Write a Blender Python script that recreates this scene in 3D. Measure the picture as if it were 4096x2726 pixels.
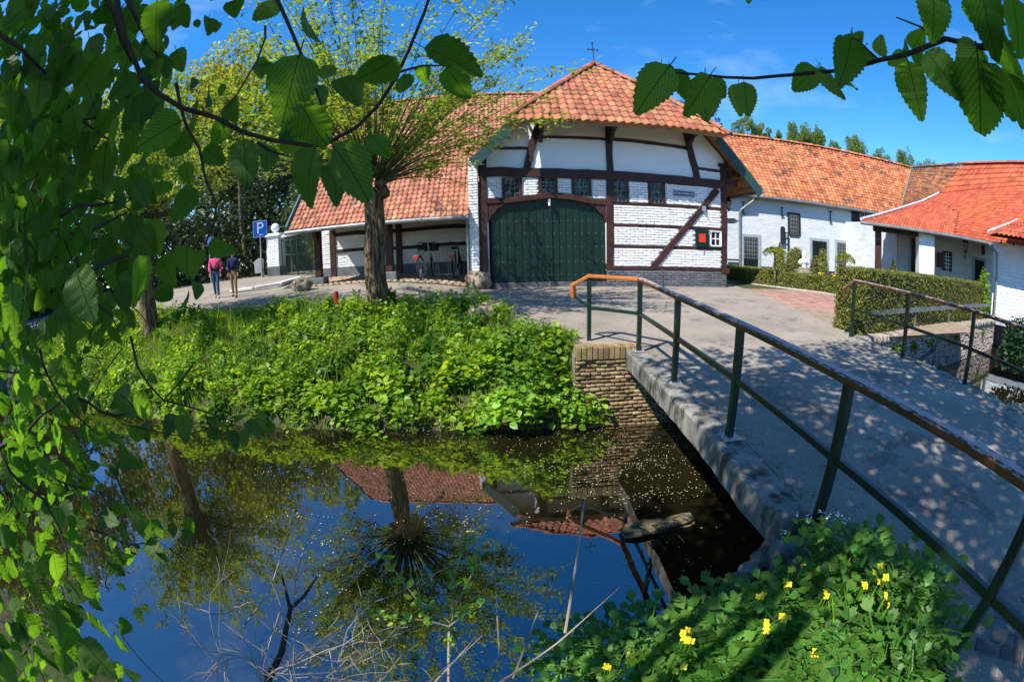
import bpy, math, random
import numpy as np
from mathutils import Matrix, Vector
rng = np.random.default_rng(7)
random.seed(7)
PI = math.pi
for o in list(bpy.data.objects):
    bpy.data.objects.remove(o)
scene = bpy.context.scene

# ------------------------------------------------------------------ camera
CAM = np.array([0.0, 0.0, 1.30])
F_PX = 1821.17
PIT, ROL, AZ = (math.radians(a) for a in (11.59, 1.326, 0.76))
_u = np.array([-math.sin(ROL) * math.cos(PIT), math.cos(ROL) * math.cos(PIT), math.sin(PIT)])
_r = np.cross([0, 0, -1.0], _u); _r /= np.linalg.norm(_r)
_f = np.cross(_u, _r)
_X = math.cos(AZ) * _r + math.sin(AZ) * _f
_Y = np.cross(_u, _X)
RM = np.array([_X, _Y, _u])
cd = bpy.data.cameras.new("Camera")
cam = bpy.data.objects.new("Camera", cd)
scene.collection.objects.link(cam)
cam.matrix_world = Matrix.Translation(CAM.tolist()) @ Matrix(RM.tolist()).to_4x4()
cd.type = 'PANO'
cd.panorama_type = 'FISHEYE_EQUISOLID'
cd.sensor_width = 36.0
cd.sensor_fit = 'HORIZONTAL'
cd.fisheye_lens = F_PX / 4096 * 36.0
cd.fisheye_fov = math.radians(190)
cd.clip_start = 0.02
cd.clip_end = 3000
scene.camera = cam

# ------------------------------------------------------------------ sky, sun, exposure
SUN_EL = math.radians(50.7)
SUN_DIR = np.array([-0.80 * math.cos(SUN_EL), -0.60 * math.cos(SUN_EL), math.sin(SUN_EL)])
world = bpy.data.worlds.new("World")
scene.world = world
world.use_nodes = True
wn = world.node_tree.nodes; wl = world.node_tree.links
sky = wn.new('ShaderNodeTexSky')
sky.sky_type = 'NISHITA'
sky.sun_disc = False
sky.sun_elevation = SUN_EL
sky.sun_rotation = math.atan2(SUN_DIR[0], SUN_DIR[1])
sky.air_density = 1.0
sky.dust_density = 0.0
sky.ozone_density = 4.0
sky.altitude = 1500
hsv = wn.new('ShaderNodeHueSaturation')
hsv.inputs['Saturation'].default_value = 1.30
hsv.inputs['Value'].default_value = 1.0
wl.new(sky.outputs[0], hsv.inputs['Color'])
tc = wn.new('ShaderNodeTexCoord'); mp = wn.new('ShaderNodeMapping'); mp.inputs['Scale'].default_value = (1.2, 1.2, 3.5)
wl.new(tc.outputs['Generated'], mp.inputs[0])
cn = wn.new('ShaderNodeTexNoise'); cn.inputs['Scale'].default_value = 2.4; cn.inputs['Detail'].default_value = 8; cn.inputs['Roughness'].default_value = 0.62
wl.new(mp.outputs[0], cn.inputs['Vector'])
cr_ = wn.new('ShaderNodeMapRange'); cr_.inputs['From Min'].default_value = 0.52; cr_.inputs['From Max'].default_value = 0.85; cr_.inputs['To Max'].default_value = 0.26
wl.new(cn.outputs['Fac'], cr_.inputs[0])
cm_ = wn.new('ShaderNodeMixRGB'); cm_.inputs[2].default_value = (4.6, 5.2, 6.2, 1)
wl.new(cr_.outputs[0], cm_.inputs[0]); wl.new(hsv.outputs[0], cm_.inputs[1])
wl.new(cm_.outputs[0], wn['Background'].inputs[0])
wn['Background'].inputs[1].default_value = 0.15
sl = bpy.data.lights.new("Sun", 'SUN')
sl.energy = 4.3
sl.angle = math.radians(0.53)
sl.color = (1.0, 0.95, 0.86)
sun = bpy.data.objects.new("Sun", sl)
scene.collection.objects.link(sun)
sun.rotation_euler = Vector((-SUN_DIR).tolist()).to_track_quat('-Z', 'Y').to_euler()
sun.location = (-20, -15, 25)
vs = scene.view_settings
vs.view_transform = 'Standard'
vs.look = 'None'
vs.exposure = 0.92
vs.gamma = 1.0
vs.use_curve_mapping = False
scene.cycles.use_denoising = True
scene.cycles.max_bounces = 7
scene.cycles.diffuse_bounces = 3
scene.cycles.glossy_bounces = 3
scene.cycles.transmission_bounces = 4
scene.cycles.transparent_max_bounces = 6
scene.cycles.caustics_reflective = False
scene.cycles.caustics_refractive = False

# ------------------------------------------------------------------ helpers
def ray(x, y):
    """world direction of the lens ray through a point of the photograph (2356 x 1568 grid)"""
    q = np.array([x * 1.7385 - 2048.0, 1363.0 - y * 1.7385])
    r = math.hypot(*q) + 1e-9
    t = 2 * math.asin(min(1, r / (2 * F_PX)))
    return RM @ np.array([q[0] / r * math.sin(t), q[1] / r * math.sin(t), -math.cos(t)])
def at(x, y, dist): return CAM + ray(x, y) * dist
def aty(x, y, Y):
    v = ray(x, y); return CAM + v * (Y / v[1])
def atz(x, y, z):
    v = ray(x, y); return CAM + v * ((z - CAM[2]) / v[2])

def link(o, parent=None):
    scene.collection.objects.link(o)
    if parent is not None:
        o.parent = parent
        o.matrix_parent_inverse = parent.matrix_basis.inverted() if parent.parent is None else Matrix()
    return o
def tag(o, label=None, cat=None, group=None, kind=None):
    if label: o['label'] = label
    if cat: o['category'] = cat
    if group: o['group'] = group
    if kind: o['kind'] = kind
    return o
def thing(name, label, cat, loc=(0, 0, 0), group=None):
    o = bpy.data.objects.new(name, None)
    o.empty_display_size = 0.2
    scene.collection.objects.link(o)
    o.matrix_basis = Matrix.Translation(Vector([float(c) for c in loc]))
    return tag(o, label, cat, group)

def np_mesh(name, verts, faces_idx, face_len, uv=None, smooth=False, mats=()):
    me = bpy.data.meshes.new(name)
    verts = np.ascontiguousarray(verts, dtype=np.float32).reshape(-1, 3)
    faces_idx = np.ascontiguousarray(faces_idx, dtype=np.int32).ravel()
    face_len = np.ascontiguousarray(face_len, dtype=np.int32).ravel()
    me.vertices.add(len(verts)); me.vertices.foreach_set('co', verts.ravel())
    me.loops.add(len(faces_idx)); me.loops.foreach_set('vertex_index', faces_idx)
    me.polygons.add(len(face_len))
    st = np.zeros(len(face_len), np.int32); st[1:] = np.cumsum(face_len)[:-1]
    me.polygons.foreach_set('loop_start', st)
    me.polygons.foreach_set('loop_total', face_len)
    if smooth:
        me.polygons.foreach_set('use_smooth', np.ones(len(face_len), bool))
    if uv is not None:
        ul = me.uv_layers.new(name='UVMap')
        ul.data.foreach_set('uv', np.ascontiguousarray(uv, dtype=np.float32)[faces_idx].ravel())
    for m in mats: me.materials.append(m)
    me.update(calc_edges=True)
    me.validate()
    return me

class MB:
    def __init__(s): s.v = []; s.f = []
    def add(s, verts, faces):
        n = len(s.v)
        s.v += [tuple(map(float, p)) for p in verts]
        s.f += [tuple(i + n for i in f) for f in faces]
        return s
    def box(s, a, b):
        x0, y0, z0 = a; x1, y1, z1 = b
        return s.add([(x0,y0,z0),(x1,y0,z0),(x1,y1,z0),(x0,y1,z0),(x0,y0,z1),(x1,y0,z1),(x1,y1,z1),(x0,y1,z1)],
                     [(0,3,2,1),(4,5,6,7),(0,1,5,4),(1,2,6,5),(2,3,7,6),(3,0,4,7)])
    def obox(s, c, ax, ay, az):
        c, ax, ay, az = (np.array(k, float) for k in (c, ax, ay, az))
        p = [c + i*ax + j*ay + k*az for k in (-1,1) for j in (-1,1) for i in (-1,1)]
        return s.add(p, [(0,2,3,1),(4,5,7,6),(0,1,5,4),(1,3,7,5),(3,2,6,7),(2,0,4,6)])
    def bar(s, a, b, w, h, up=(0,0,1)):
        """rectangular bar from a to b: w across, h along up"""
        a = np.array(a, float); b = np.array(b, float)
        d = b - a; L = np.linalg.norm(d); d /= L
        up = np.array(up, float)
        sx = np.cross(d, up); sx /= np.linalg.norm(sx)
        uu = np.cross(sx, d)
        return s.obox((a+b)/2, d*L/2, sx*w/2, uu*h/2)
    def prism(s, poly, off):
        """planar polygon extruded by the vector off"""
        n = len(poly); off = np.array(off, float)
        p = [np.array(q, float) for q in poly]
        return s.add(p + [q + off for q in p], [tuple(range(n))[::-1], tuple(range(n, 2*n))] +
                     [(i, (i+1) % n, n + (i+1) % n, n + i) for i in range(n)])
    def tube(s, path, rad, k=8, cap=True):
        path = [np.array(p, float) for p in path]
        n = len(path)
        if not hasattr(rad, '__len__'): rad = [rad]*n
        t = [path[min(i+1, n-1)] - path[max(i-1, 0)] for i in range(n)]
        t = [q/(np.linalg.norm(q)+1e-12) for q in t]
        a = np.cross(t[0], [0.31, 0.2, 0.93]); 
        if np.linalg.norm(a) < 1e-3: a = np.cross(t[0], [1, 0, 0])
        a /= np.linalg.norm(a)
        vs_ = []
        for i in range(n):
            a = a - t[i]*np.dot(a, t[i]); a /= np.linalg.norm(a)
            b = np.cross(t[i], a)
            for j in range(k):
                an = 2*PI*j/k
                vs_.append(path[i] + rad[i]*(math.cos(an)*a + math.sin(an)*b))
        fs = [(i*k+j, i*k+(j+1) % k, (i+1)*k+(j+1) % k, (i+1)*k+j) for i in range(n-1) for j in range(k)]
        if cap: fs += [tuple(range(k))[::-1], tuple(range((n-1)*k, n*k))]
        return s.add(vs_, fs)
    def lathe(s, c, prof, k=16, ax=(0,0,1)):
        """(radius, height) profile turned about an axis through c"""
        ax = np.array(ax, float); ax /= np.linalg.norm(ax)
        a = np.cross(ax, [0.3, 0.9, 0.1]); a /= np.linalg.norm(a); b = np.cross(ax, a)
        c = np.array(c, float); vs_ = []
        for r, hh in prof:
            for j in range(k):
                an = 2*PI*j/k
                vs_.append(c + ax*hh + r*(math.cos(an)*a + math.sin(an)*b))
        n = len(prof)
        fs = [(i*k+j, i*k+(j+1) % k, (i+1)*k+(j+1) % k, (i+1)*k+j) for i in range(n-1) for j in range(k)]
        fs += [tuple(range(k))[::-1], tuple(range((n-1)*k, n*k))]
        return s.add(vs_, fs)
    def grid(s, P):
        """P: array (n, m, 3)"""
        n, m = P.shape[:2]
        return s.add(P.reshape(-1, 3), [(i*m+j, i*m+j+1, (i+1)*m+j+1, (i+1)*m+j) for i in range(n-1) for j in range(m-1)])
    def ring(s, o, i, y0, y1):
        """rectangular frame in the xz plane, outer and inner (x0, z0, x1, z1)"""
        c = lambda q, y: [(q[0],y,q[1]),(q[2],y,q[1]),(q[2],y,q[3]),(q[0],y,q[3])]
        F = []
        for k in range(4):
            n = (k+1) % 4
            F += [(k, n, 4+n, 4+k), (8+n, 8+k, 12+k, 12+n), (n, k, 8+k, 8+n), (4+k, 4+n, 12+n, 12+k)]
        return s.add(c(o, y0) + c(i, y0) + c(o, y1) + c(i, y1), F)
    def mesh(s, name, mat=None, smooth=False):
        me = bpy.data.meshes.new(name)
        me.from_pydata(s.v, [], s.f)
        if mat: me.materials.append(mat)
        if smooth: me.polygons.foreach_set('use_smooth', [True]*len(me.polygons))
        me.update()
        return me
    def build(s, name, mat=None, parent=None, smooth=False, bevel=0):
        o = bpy.data.objects.new(name, s.mesh(name, mat, smooth))
        link(o, parent)
        if bevel:
            b = o.modifiers.new('bevel', 'BEVEL'); b.width = bevel; b.segments = 2; b.limit_method = 'ANGLE'
        return o

def rot_z(a): c, s = math.cos(a), math.sin(a); return np.array([[c,-s,0],[s,c,0],[0,0,1]])
def rand_rot(n, tilt=None, g=rng):
    """n random rotation matrices; with tilt: normals within tilt radians or so of +Z"""
    if tilt is None:
        q = g.normal(size=(n, 4)); q /= np.linalg.norm(q, axis=1)[:, None]
    else:
        yaw = g.uniform(0, 2*PI, n); t = np.abs(g.normal(0, tilt, n)); pa = g.uniform(0, 2*PI, n)
        qy = np.stack([np.cos(yaw/2), 0*yaw, 0*yaw, np.sin(yaw/2)], 1)
        qt = np.stack([np.cos(t/2), np.sin(t/2)*np.cos(pa), np.sin(t/2)*np.sin(pa), 0*t], 1)
        w1,x1,y1,z1 = qt.T; w2,x2,y2,z2 = qy.T
        q = np.stack([w1*w2-x1*x2-y1*y2-z1*z2, w1*x2+x1*w2+y1*z2-z1*y2, w1*y2-x1*z2+y1*w2+z1*x2, w1*z2+x1*y2-y1*x2+z1*w2], 1)
    w, x, y, z = q.T
    return np.stack([1-2*(y*y+z*z), 2*(x*y-z*w), 2*(x*z+y*w), 2*(x*y+z*w), 1-2*(x*x+z*z), 2*(y*z-x*w),
                     2*(x*z-y*w), 2*(y*z+x*w), 1-2*(x*x+y*y)], 1).reshape(-1, 3, 3)
def scatter_mesh(name, base, R, pos, mat, smooth=False):
    """base = (verts, faces, uv or None); R (n,3,3) includes scale"""
    bv, bf, buv = base
    bv = np.array(bv, float); n, m = len(pos), len(bv)
    V = np.einsum('nij,mj->nmi', R, bv) + np.asarray(pos)[:, None, :]
    fl = np.array([len(f) for f in bf]); fi = np.concatenate([np.array(f) for f in bf])
    FI = (fi[None, :] + (np.arange(n)*m)[:, None]).ravel()
    FL = np.tile(fl, n)
    uv = np.tile(np.array(buv), (n, 1)) if buv is not None else None
    return np_mesh(name, V.reshape(-1, 3), FI, FL, uv, smooth, (mat,) if mat else ())
def scatter(name, base, R, pos, mat, parent=None, smooth=False, kind=None):
    o = bpy.data.objects.new(name, scatter_mesh(name, base, R, pos, mat, smooth))
    link(o, parent)
    if kind: o['kind'] = kind
    return o
def pieces(name, bases, R, pos, mat, parent, limit=300, rest=None, smooth=False, keep=None):
    """the pieces that show largest become objects of their own sharing mesh data, the rest one joined part"""
    pos = np.asarray(pos, float); R = np.asarray(R, float); n = len(pos)
    if n == 0: return
    meshes = []
    for bi, b in enumerate(bases):
        v, f, uv = b
        fl = [len(q) for q in f]; fi = [i for q in f for i in q]
        meshes.append(np_mesh(name, np.array(v, float), fi, fl, np.array(uv) if uv is not None else None, smooth, (mat,)))
    which = rng.integers(0, len(bases), n)
    dist = np.linalg.norm(pos - CAM, axis=1) / np.cbrt(np.abs(np.linalg.det(R)) + 1e-12)
    order = np.argsort(dist)
    if keep is not None: order = np.concatenate([order[keep[order]], order[~keep[order]]])
    for i in order[:limit]:
        o = bpy.data.objects.new(name, meshes[which[i]])
        scene.collection.objects.link(o)
        o.parent = parent
        if parent.parent is None: o.matrix_parent_inverse = parent.matrix_basis.inverted()
        M4 = np.eye(4); M4[:3, :3] = R[i]; M4[:3, 3] = pos[i]
        o.matrix_basis = Matrix(M4.tolist())
    r = order[limit:]
    if len(r):
        for k in range(1):
            scatter(rest or name + '_field', bases[0], R[r], pos[r], mat, parent, smooth, kind='stuff')

# ------------------------------------------------------------------ materials
def nd(nt, t, **kw):
    n = nt.nodes.new(t)
    for k, v in kw.items():
        if k == 'inp':
            for i, x in v.items(): n.inputs[i].default_value = x
        else: setattr(n, k, v)
    return n
def c4(c): return (c[0], c[1], c[2], 1.0)
def mat(name, c1, c2=None, rough=0.8, scale=3.0, stretch=None, rnd=0.0, hue=0.0, bump=0.0, bscale=None, c3=None, s3=0.7, t3=0.58,
        metal=0.0, spec=0.3, trans=0.0, lo=0.35, hi=0.65, detail=6.0, coat=0.0, ior=None, t3w=0.06):
    m = bpy.data.materials.new(name); m.use_nodes = True
    nt = m.node_tree; L = nt.links.new
    bs = nt.nodes['Principled BSDF']
    bs.inputs['Roughness'].default_value = rough
    bs.inputs['Metallic'].default_value = metal
    bs.inputs['Specular IOR Level'].default_value = spec
    if coat: bs.inputs['Coat Weight'].default_value = coat
    if ior: bs.inputs['IOR'].default_value = ior
    geo = nd(nt, 'ShaderNodeNewGeometry')
    pos = geo.outputs['Position']
    if stretch:
        vm = nd(nt, 'ShaderNodeVectorMath', operation='MULTIPLY'); vm.inputs[1].default_value = stretch
        L(pos, vm.inputs[0]); pos = vm.outputs[0]
    col = None
    if c2 is not None:
        nz = nd(nt, 'ShaderNodeTexNoise', inp={'Scale': scale, 'Detail': detail, 'Roughness': 0.6}); L(pos, nz.inputs['Vector'])
        rp = nd(nt, 'ShaderNodeValToRGB'); L(nz.outputs['Fac'], rp.inputs[0])
        rp.color_ramp.elements[0].position = lo; rp.color_ramp.elements[0].color = c4(c1)
        rp.color_ramp.elements[1].position = hi; rp.color_ramp.elements[1].color = c4(c2)
        col = rp.outputs[0]
    else:
        rgb = nd(nt, 'ShaderNodeRGB'); rgb.outputs[0].default_value = c4(c1); col = rgb.outputs[0]
    if c3 is not None:
        nz = nd(nt, 'ShaderNodeTexNoise', inp={'Scale': s3, 'Detail': 8.0, 'Roughness': 0.7}); L(pos, nz.inputs['Vector'])
        mr = nd(nt, 'ShaderNodeMapRange', inp={'From Min': t3, 'From Max': t3 + t3w}); L(nz.outputs['Fac'], mr.inputs[0])
        mx = nd(nt, 'ShaderNodeMixRGB'); L(mr.outputs[0], mx.inputs[0]); L(col, mx.inputs[1]); mx.inputs[2].default_value = c4(c3)
        col = mx.outputs[0]
    if rnd or hue:
        oi = nd(nt, 'ShaderNodeObjectInfo')
        ad = nd(nt, 'ShaderNodeMath', operation='ADD'); L(oi.outputs['Random'], ad.inputs[0]); L(geo.outputs['Random Per Island'], ad.inputs[1])
        fr = nd(nt, 'ShaderNodeMath', operation='FRACT'); L(ad.outputs[0], fr.inputs[0])
        hs = nd(nt, 'ShaderNodeHueSaturation'); L(col, hs.inputs['Color'])
        mv = nd(nt, 'ShaderNodeMapRange', inp={'To Min': 1 - rnd, 'To Max': 1 + rnd}); L(fr.outputs[0], mv.inputs[0]); L(mv.outputs[0], hs.inputs['Value'])
        if hue:
            m2 = nd(nt, 'ShaderNodeMath', operation='MULTIPLY'); m2.inputs[1].default_value = 7.31; L(fr.outputs[0], m2.inputs[0])
            f2 = nd(nt, 'ShaderNodeMath', operation='FRACT'); L(m2.outputs[0], f2.inputs[0])
            mh = nd(nt, 'ShaderNodeMapRange', inp={'To Min': 0.5 - hue, 'To Max': 0.5 + hue}); L(f2.outputs[0], mh.inputs[0]); L(mh.outputs[0], hs.inputs['Hue'])
        col = hs.outputs[0]
    L(col, bs.inputs['Base Color'])
    if bump:
        nz = nd(nt, 'ShaderNodeTexNoise', inp={'Scale': bscale or scale * 4, 'Detail': 5.0, 'Roughness': 0.6}); L(pos, nz.inputs['Vector'])
        bp = nd(nt, 'ShaderNodeBump', inp={'Strength': 1.0, 'Distance': bump}); L(nz.outputs['Fac'], bp.inputs['Height']); L(bp.outputs[0], bs.inputs['Normal'])
    if trans:
        tr = nd(nt, 'ShaderNodeBsdfTranslucent')
        gm = nd(nt, 'ShaderNodeMixRGB', blend_type='MULTIPLY', inp={0: 1.0}); L(col, gm.inputs[1]); gm.inputs[2].default_value = (2.4, 2.2, 0.75, 1)
        L(gm.outputs[0], tr.inputs['Color'])
        ms = nd(nt, 'ShaderNodeMixShader', inp={0: trans}); L(bs.outputs[0], ms.inputs[1]); L(tr.outputs[0], ms.inputs[2])
        L(ms.outputs[0], nt.nodes['Material Output'].inputs['Surface'])
    return m

MT = {}
MT['whitebrick'] = mat('white_painted_brick', (0.74,0.75,0.75), (0.80,0.80,0.79), 0.75, 2.0, rnd=0.07, bump=0.006, bscale=25, c3=(0.56,0.545,0.50), s3=1.8, t3=0.575, t3w=0.10)
MT['mortar'] = mat('white_mortar', (0.62,0.62,0.61), (0.72,0.72,0.71), 0.9, 3.0, bump=0.005, bscale=30)
MT['plaster'] = mat('white_lime_plaster', (0.76,0.77,0.77), (0.82,0.82,0.81), 0.8, 0.8, bump=0.012, bscale=3.5)
MT['whitewall'] = mat('whitewashed_wall', (0.55,0.575,0.59), (0.66,0.67,0.665), 0.85, 1.2, bump=0.035, bscale=7, stretch=(1,1,3.2), c3=(0.47,0.47,0.45), s3=0.7, t3=0.58, t3w=0.12)
MT['timber'] = mat('oxblood_timber', (0.030,0.0115,0.0095), (0.066,0.024,0.018), 0.55, 5.0, stretch=(1,1,1), bump=0.008, bscale=18, c3=(0.12,0.07,0.05), s3=6, t3=0.68)
MT['blacktimber'] = mat('dark_timber', (0.018,0.012,0.011), (0.045,0.022,0.018), 0.6, 5.0, bump=0.006, bscale=18)
MT['plinth'] = mat('grey_painted_brick', (0.085,0.09,0.10), (0.15,0.155,0.165), 0.75, 4.0, rnd=0.18, bump=0.008, bscale=20, c3=(0.3,0.28,0.26), s3=3, t3=0.70)
MT['green'] = mat('dark_green_gate_paint', (0.0035,0.018,0.012), (0.006,0.027,0.018), 0.42, 6.0, bump=0.002, bscale=30, rnd=0.12)
MT['railgreen'] = mat('dark_green_steel', (0.0035,0.015,0.0095), (0.006,0.024,0.015), 0.32, 8.0, spec=0.5)
MT['tilegate'] = mat('weathered_clay_tile', (0.31,0.092,0.045), (0.45,0.165,0.085), 0.8, 2.5, rnd=0.30, hue=0.012, bump=0.004, bscale=40, c3=(0.075,0.050,0.032), s3=3.6, t3=0.55, t3w=0.16)
MT['tileshed'] = mat('pale_clay_tile', (0.34,0.125,0.07), (0.47,0.20,0.12), 0.8, 2.0, rnd=0.28, hue=0.012, bump=0.004, bscale=40, c3=(0.12,0.08,0.05), s3=3.0, t3=0.57, t3w=0.14)
MT['tilewing'] = mat('orange_clay_tile', (0.36,0.105,0.042), (0.49,0.175,0.075), 0.8, 1.2, rnd=0.36, hue=0.008, c3=(0.11,0.065,0.04), s3=0.9, t3=0.545, t3w=0.09)
MT['tileporch'] = mat('new_clay_tile', (0.38,0.075,0.030), (0.48,0.110,0.048), 0.75, 1.5, rnd=0.26, hue=0.008, c3=(0.27,0.075,0.04), s3=1.3, t3=0.55, t3w=0.12)
MT['tiledark'] = mat('dark_clay_tile', (0.15,0.065,0.032), (0.36,0.13,0.06), 0.85, 2.5, rnd=0.35, c3=(0.07,0.05,0.03), s3=1.5, t3=0.52, t3w=0.1)  # darker clay tones with blotches darker still
MT['wood'] = mat('pale_rafter_wood', (0.28,0.15,0.06), (0.40,0.23,0.10), 0.7, 4.0)
MT['barge'] = mat('green_bargeboard', (0.015,0.055,0.048), (0.025,0.075,0.065), 0.5, 3.0)
MT['bluebarge'] = mat('blue_green_bargeboard', (0.05,0.14,0.16), (0.08,0.19,0.21), 0.5, 3.0)
MT['zinc'] = mat('zinc', (0.17,0.185,0.19), (0.27,0.285,0.29), 0.5, 4.0, metal=0.4)
MT['lead'] = mat('lead_flashing', (0.42,0.44,0.47), (0.54,0.56,0.58), 0.5, 3.0)
MT['glass'] = mat('dark_window_glass', (0.006,0.007,0.008), (0.018,0.020,0.022), 0.12, 2.0, spec=0.35)
MT['leadbar'] = mat('window_lead', (0.22,0.23,0.23), (0.32,0.33,0.33), 0.6, 5.0)
MT['whitepaint'] = mat('white_paint', (0.78,0.78,0.76), (0.82,0.82,0.80), 0.45, 3.0)
MT['greystone'] = mat('grey_stone_surround', (0.26,0.31,0.34), (0.34,0.39,0.42), 0.7, 3.0)
MT['iron'] = mat('black_iron', (0.010,0.010,0.011), (0.022,0.022,0.023), 0.5, 8.0, spec=0.5)
MT['red'] = mat('red_shutter_paint', (0.62,0.035,0.012), (0.70,0.05,0.018), 0.5, 4.0)
MT['darkred'] = mat('dark_red_shutter_paint', (0.16,0.018,0.012), (0.21,0.025,0.016), 0.6, 4.0)
MT['blue'] = mat('blue_enamel', (0.010,0.035,0.13), None, 0.35, spec=0.5)
MT['parkblue'] = mat('blue_traffic_sign', (0.010,0.13,0.56), None, 0.4)
MT['white'] = mat('white_lettering', (0.80,0.80,0.80), None, 0.5)
MT['concrete'] = mat('mossy_concrete', (0.12,0.113,0.095), (0.29,0.275,0.245), 0.9, 2.2, bump=0.004, bscale=26, c3=(0.045,0.047,0.028), s3=2.4, t3=0.50, t3w=0.10, lo=0.36, hi=0.64, stretch=(2.2,2.2,.9))
MT['oldbrick'] = mat('old_canal_brick', (0.20,0.125,0.062), (0.34,0.25,0.13), 0.9, 5.0, rnd=0.26, hue=0.014, bump=0.008, bscale=40, c3=(0.16,0.15,0.045), s3=2.4, t3=0.55, t3w=0.1)
MT['greybrick'] = mat('pale_canal_brick', (0.30,0.235,0.19), (0.46,0.39,0.34), 0.9, 5.0, rnd=0.30, hue=0.02, bump=0.008, bscale=40, c3=(0.12,0.12,0.05), s3=1.2, t3=0.60, t3w=0.1)
MT['oldmortar'] = mat('old_mortar', (0.15,0.125,0.085), (0.27,0.23,0.165), 0.95, 6.0, bump=0.01, bscale=30)
MT['millbrick'] = mat('white_mill_brick', (0.70,0.73,0.75), (0.78,0.79,0.80), 0.75, 2.0, rnd=0.06, bump=0.006, bscale=20)
def rail_mat():
    m = mat('weathered_varnished_handrail', (0.135,0.048,0.012), (0.060,0.030,0.014), 0.45, 5.0, stretch=(1.6,0.6,1.6), spec=0.4)
    nt = m.node_tree; L = nt.links.new; bs = nt.nodes['Principled BSDF']; src = bs.inputs['Base Color'].links[0].from_socket
    geo = nd(nt, 'ShaderNodeNewGeometry'); sx = nd(nt, 'ShaderNodeSeparateXYZ'); L(geo.outputs['Normal'], sx.inputs[0])
    vm = nd(nt, 'ShaderNodeVectorMath', operation='MULTIPLY'); vm.inputs[1].default_value = (3, .7, 3); L(geo.outputs['Position'], vm.inputs[0])
    nz = nd(nt, 'ShaderNodeTexNoise', inp={'Scale': 26.0, 'Detail': 6.0, 'Roughness': 0.7}); L(vm.outputs[0], nz.inputs['Vector'])
    ad = nd(nt, 'ShaderNodeMath', operation='MULTIPLY_ADD', inp={1: 0.26, 2: -0.16}); L(sx.outputs[2], ad.inputs[0])
    a2 = nd(nt, 'ShaderNodeMath', operation='ADD'); L(ad.outputs[0], a2.inputs[0]); L(nz.outputs['Fac'], a2.inputs[1])
    mr = nd(nt, 'ShaderNodeMapRange', inp={'From Min': 0.50, 'From Max': 0.57}); L(a2.outputs[0], mr.inputs[0])
    mx = nd(nt, 'ShaderNodeMixRGB'); L(mr.outputs[0], mx.inputs[0]); L(src, mx.inputs[1]); mx.inputs[2].default_value = (0.38,0.335,0.33,1)
    L(mx.outputs[0], bs.inputs['Base Color']); return m
MT['handrail'] = rail_mat()
MT['handrailnew'] = mat('orange_varnished_handrail', (0.48,0.145,0.020), (0.36,0.11,0.022), 0.35, 5.0, c3=(0.62,0.32,0.14), s3=9, t3=0.64, spec=0.5)
MT['stone'] = mat('lichen_boulder', (0.13,0.095,0.06), (0.34,0.28,0.20), 0.9, 3.5, bump=0.05, bscale=7, c3=(0.09,0.08,0.06), s3=5, t3=0.58)
MT['bark'] = mat('furrowed_bark', (0.035,0.022,0.012), (0.20,0.135,0.075), 0.95, 5.5, stretch=(3.2,3.2,0.55), bump=0.07, bscale=5.0, lo=0.42, hi=0.58)
MT['twig'] = mat('willow_shoot', (0.055,0.055,0.022), (0.10,0.095,0.04), 0.8, 5.0)
MT['branch'] = mat('dark_branch', (0.022,0.013,0.008), (0.05,0.03,0.018), 0.7, 20.0, bump=0.001, bscale=80)
MT['drytwig'] = mat('dry_pale_twig', (0.10,0.075,0.055), (0.32,0.27,0.22), 0.8, 5.0)
MT['log'] = mat('wet_rotting_log', (0.05,0.038,0.018), (0.27,0.21,0.11), 0.8, 5.0, stretch=(1,6,6), bump=0.02, bscale=8)
MT['soil'] = mat('bank_soil', (0.045,0.040,0.018), (0.07,0.065,0.028), 0.95, 4.0, bump=0.03, bscale=8, c3=(0.05,0.08,0.015), s3=1.5, t3=0.5)
def leafmat(name, c1, c2, trans=0.45, rough=0.45, scale=0.6, rnd=0.28, hue=0.02, spec=0.3):
    return mat(name, c1, c2, rough, scale, rnd=rnd, hue=hue, trans=trans, spec=spec)
MT['willowleaf'] = leafmat('willow_leaf', (0.12,0.20,0.034), (0.23,0.29,0.060), 0.42)
MT['springleaf'] = leafmat('spring_leaf', (0.13,0.19,0.022), (0.27,0.27,0.028), 0.42, scale=0.25)
MT['midleaf'] = leafmat('mid_green_leaf', (0.045,0.085,0.014), (0.10,0.14,0.022), 0.38, scale=0.5)
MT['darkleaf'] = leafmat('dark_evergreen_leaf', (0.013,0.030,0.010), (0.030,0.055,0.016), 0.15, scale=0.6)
MT['hollyleaf'] = leafmat('glossy_laurel_leaf', (0.05,0.085,0.035), (0.12,0.17,0.075), 0.2, rough=0.3, scale=1.0, spec=0.6)
MT['birchleaf'] = leafmat('birch_leaf', (0.10,0.17,0.055), (0.18,0.25,0.075), 0.42)
MT['copperleaf'] = leafmat('copper_leaf', (0.05,0.016,0.018), (0.085,0.022,0.022), 0.35)
MT['bankleaf'] = leafmat('bank_weed_leaf', (0.13,0.24,0.018), (0.27,0.38,0.036), 0.42, scale=1.6)
MT['nettle'] = leafmat('bright_nettle_leaf', (0.14,0.27,0.024), (0.24,0.39,0.040), 0.40, scale=3)
MT['grassleaf'] = leafmat('grass_blade', (0.11,0.20,0.018), (0.22,0.31,0.036), 0.40, scale=1.6)
MT['celandine'] = leafmat('celandine_leaf', (0.060,0.165,0.026), (0.115,0.25,0.040), 0.40, scale=5)
MT['ivy'] = leafmat('dark_ivy_leaf', (0.015,0.045,0.016), (0.035,0.080,0.026), 0.2, scale=4)
MT['hedge'] = leafmat('yew_hedge', (0.080,0.105,0.018), (0.23,0.225,0.042), 0.25, scale=6, rnd=0.4)
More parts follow.
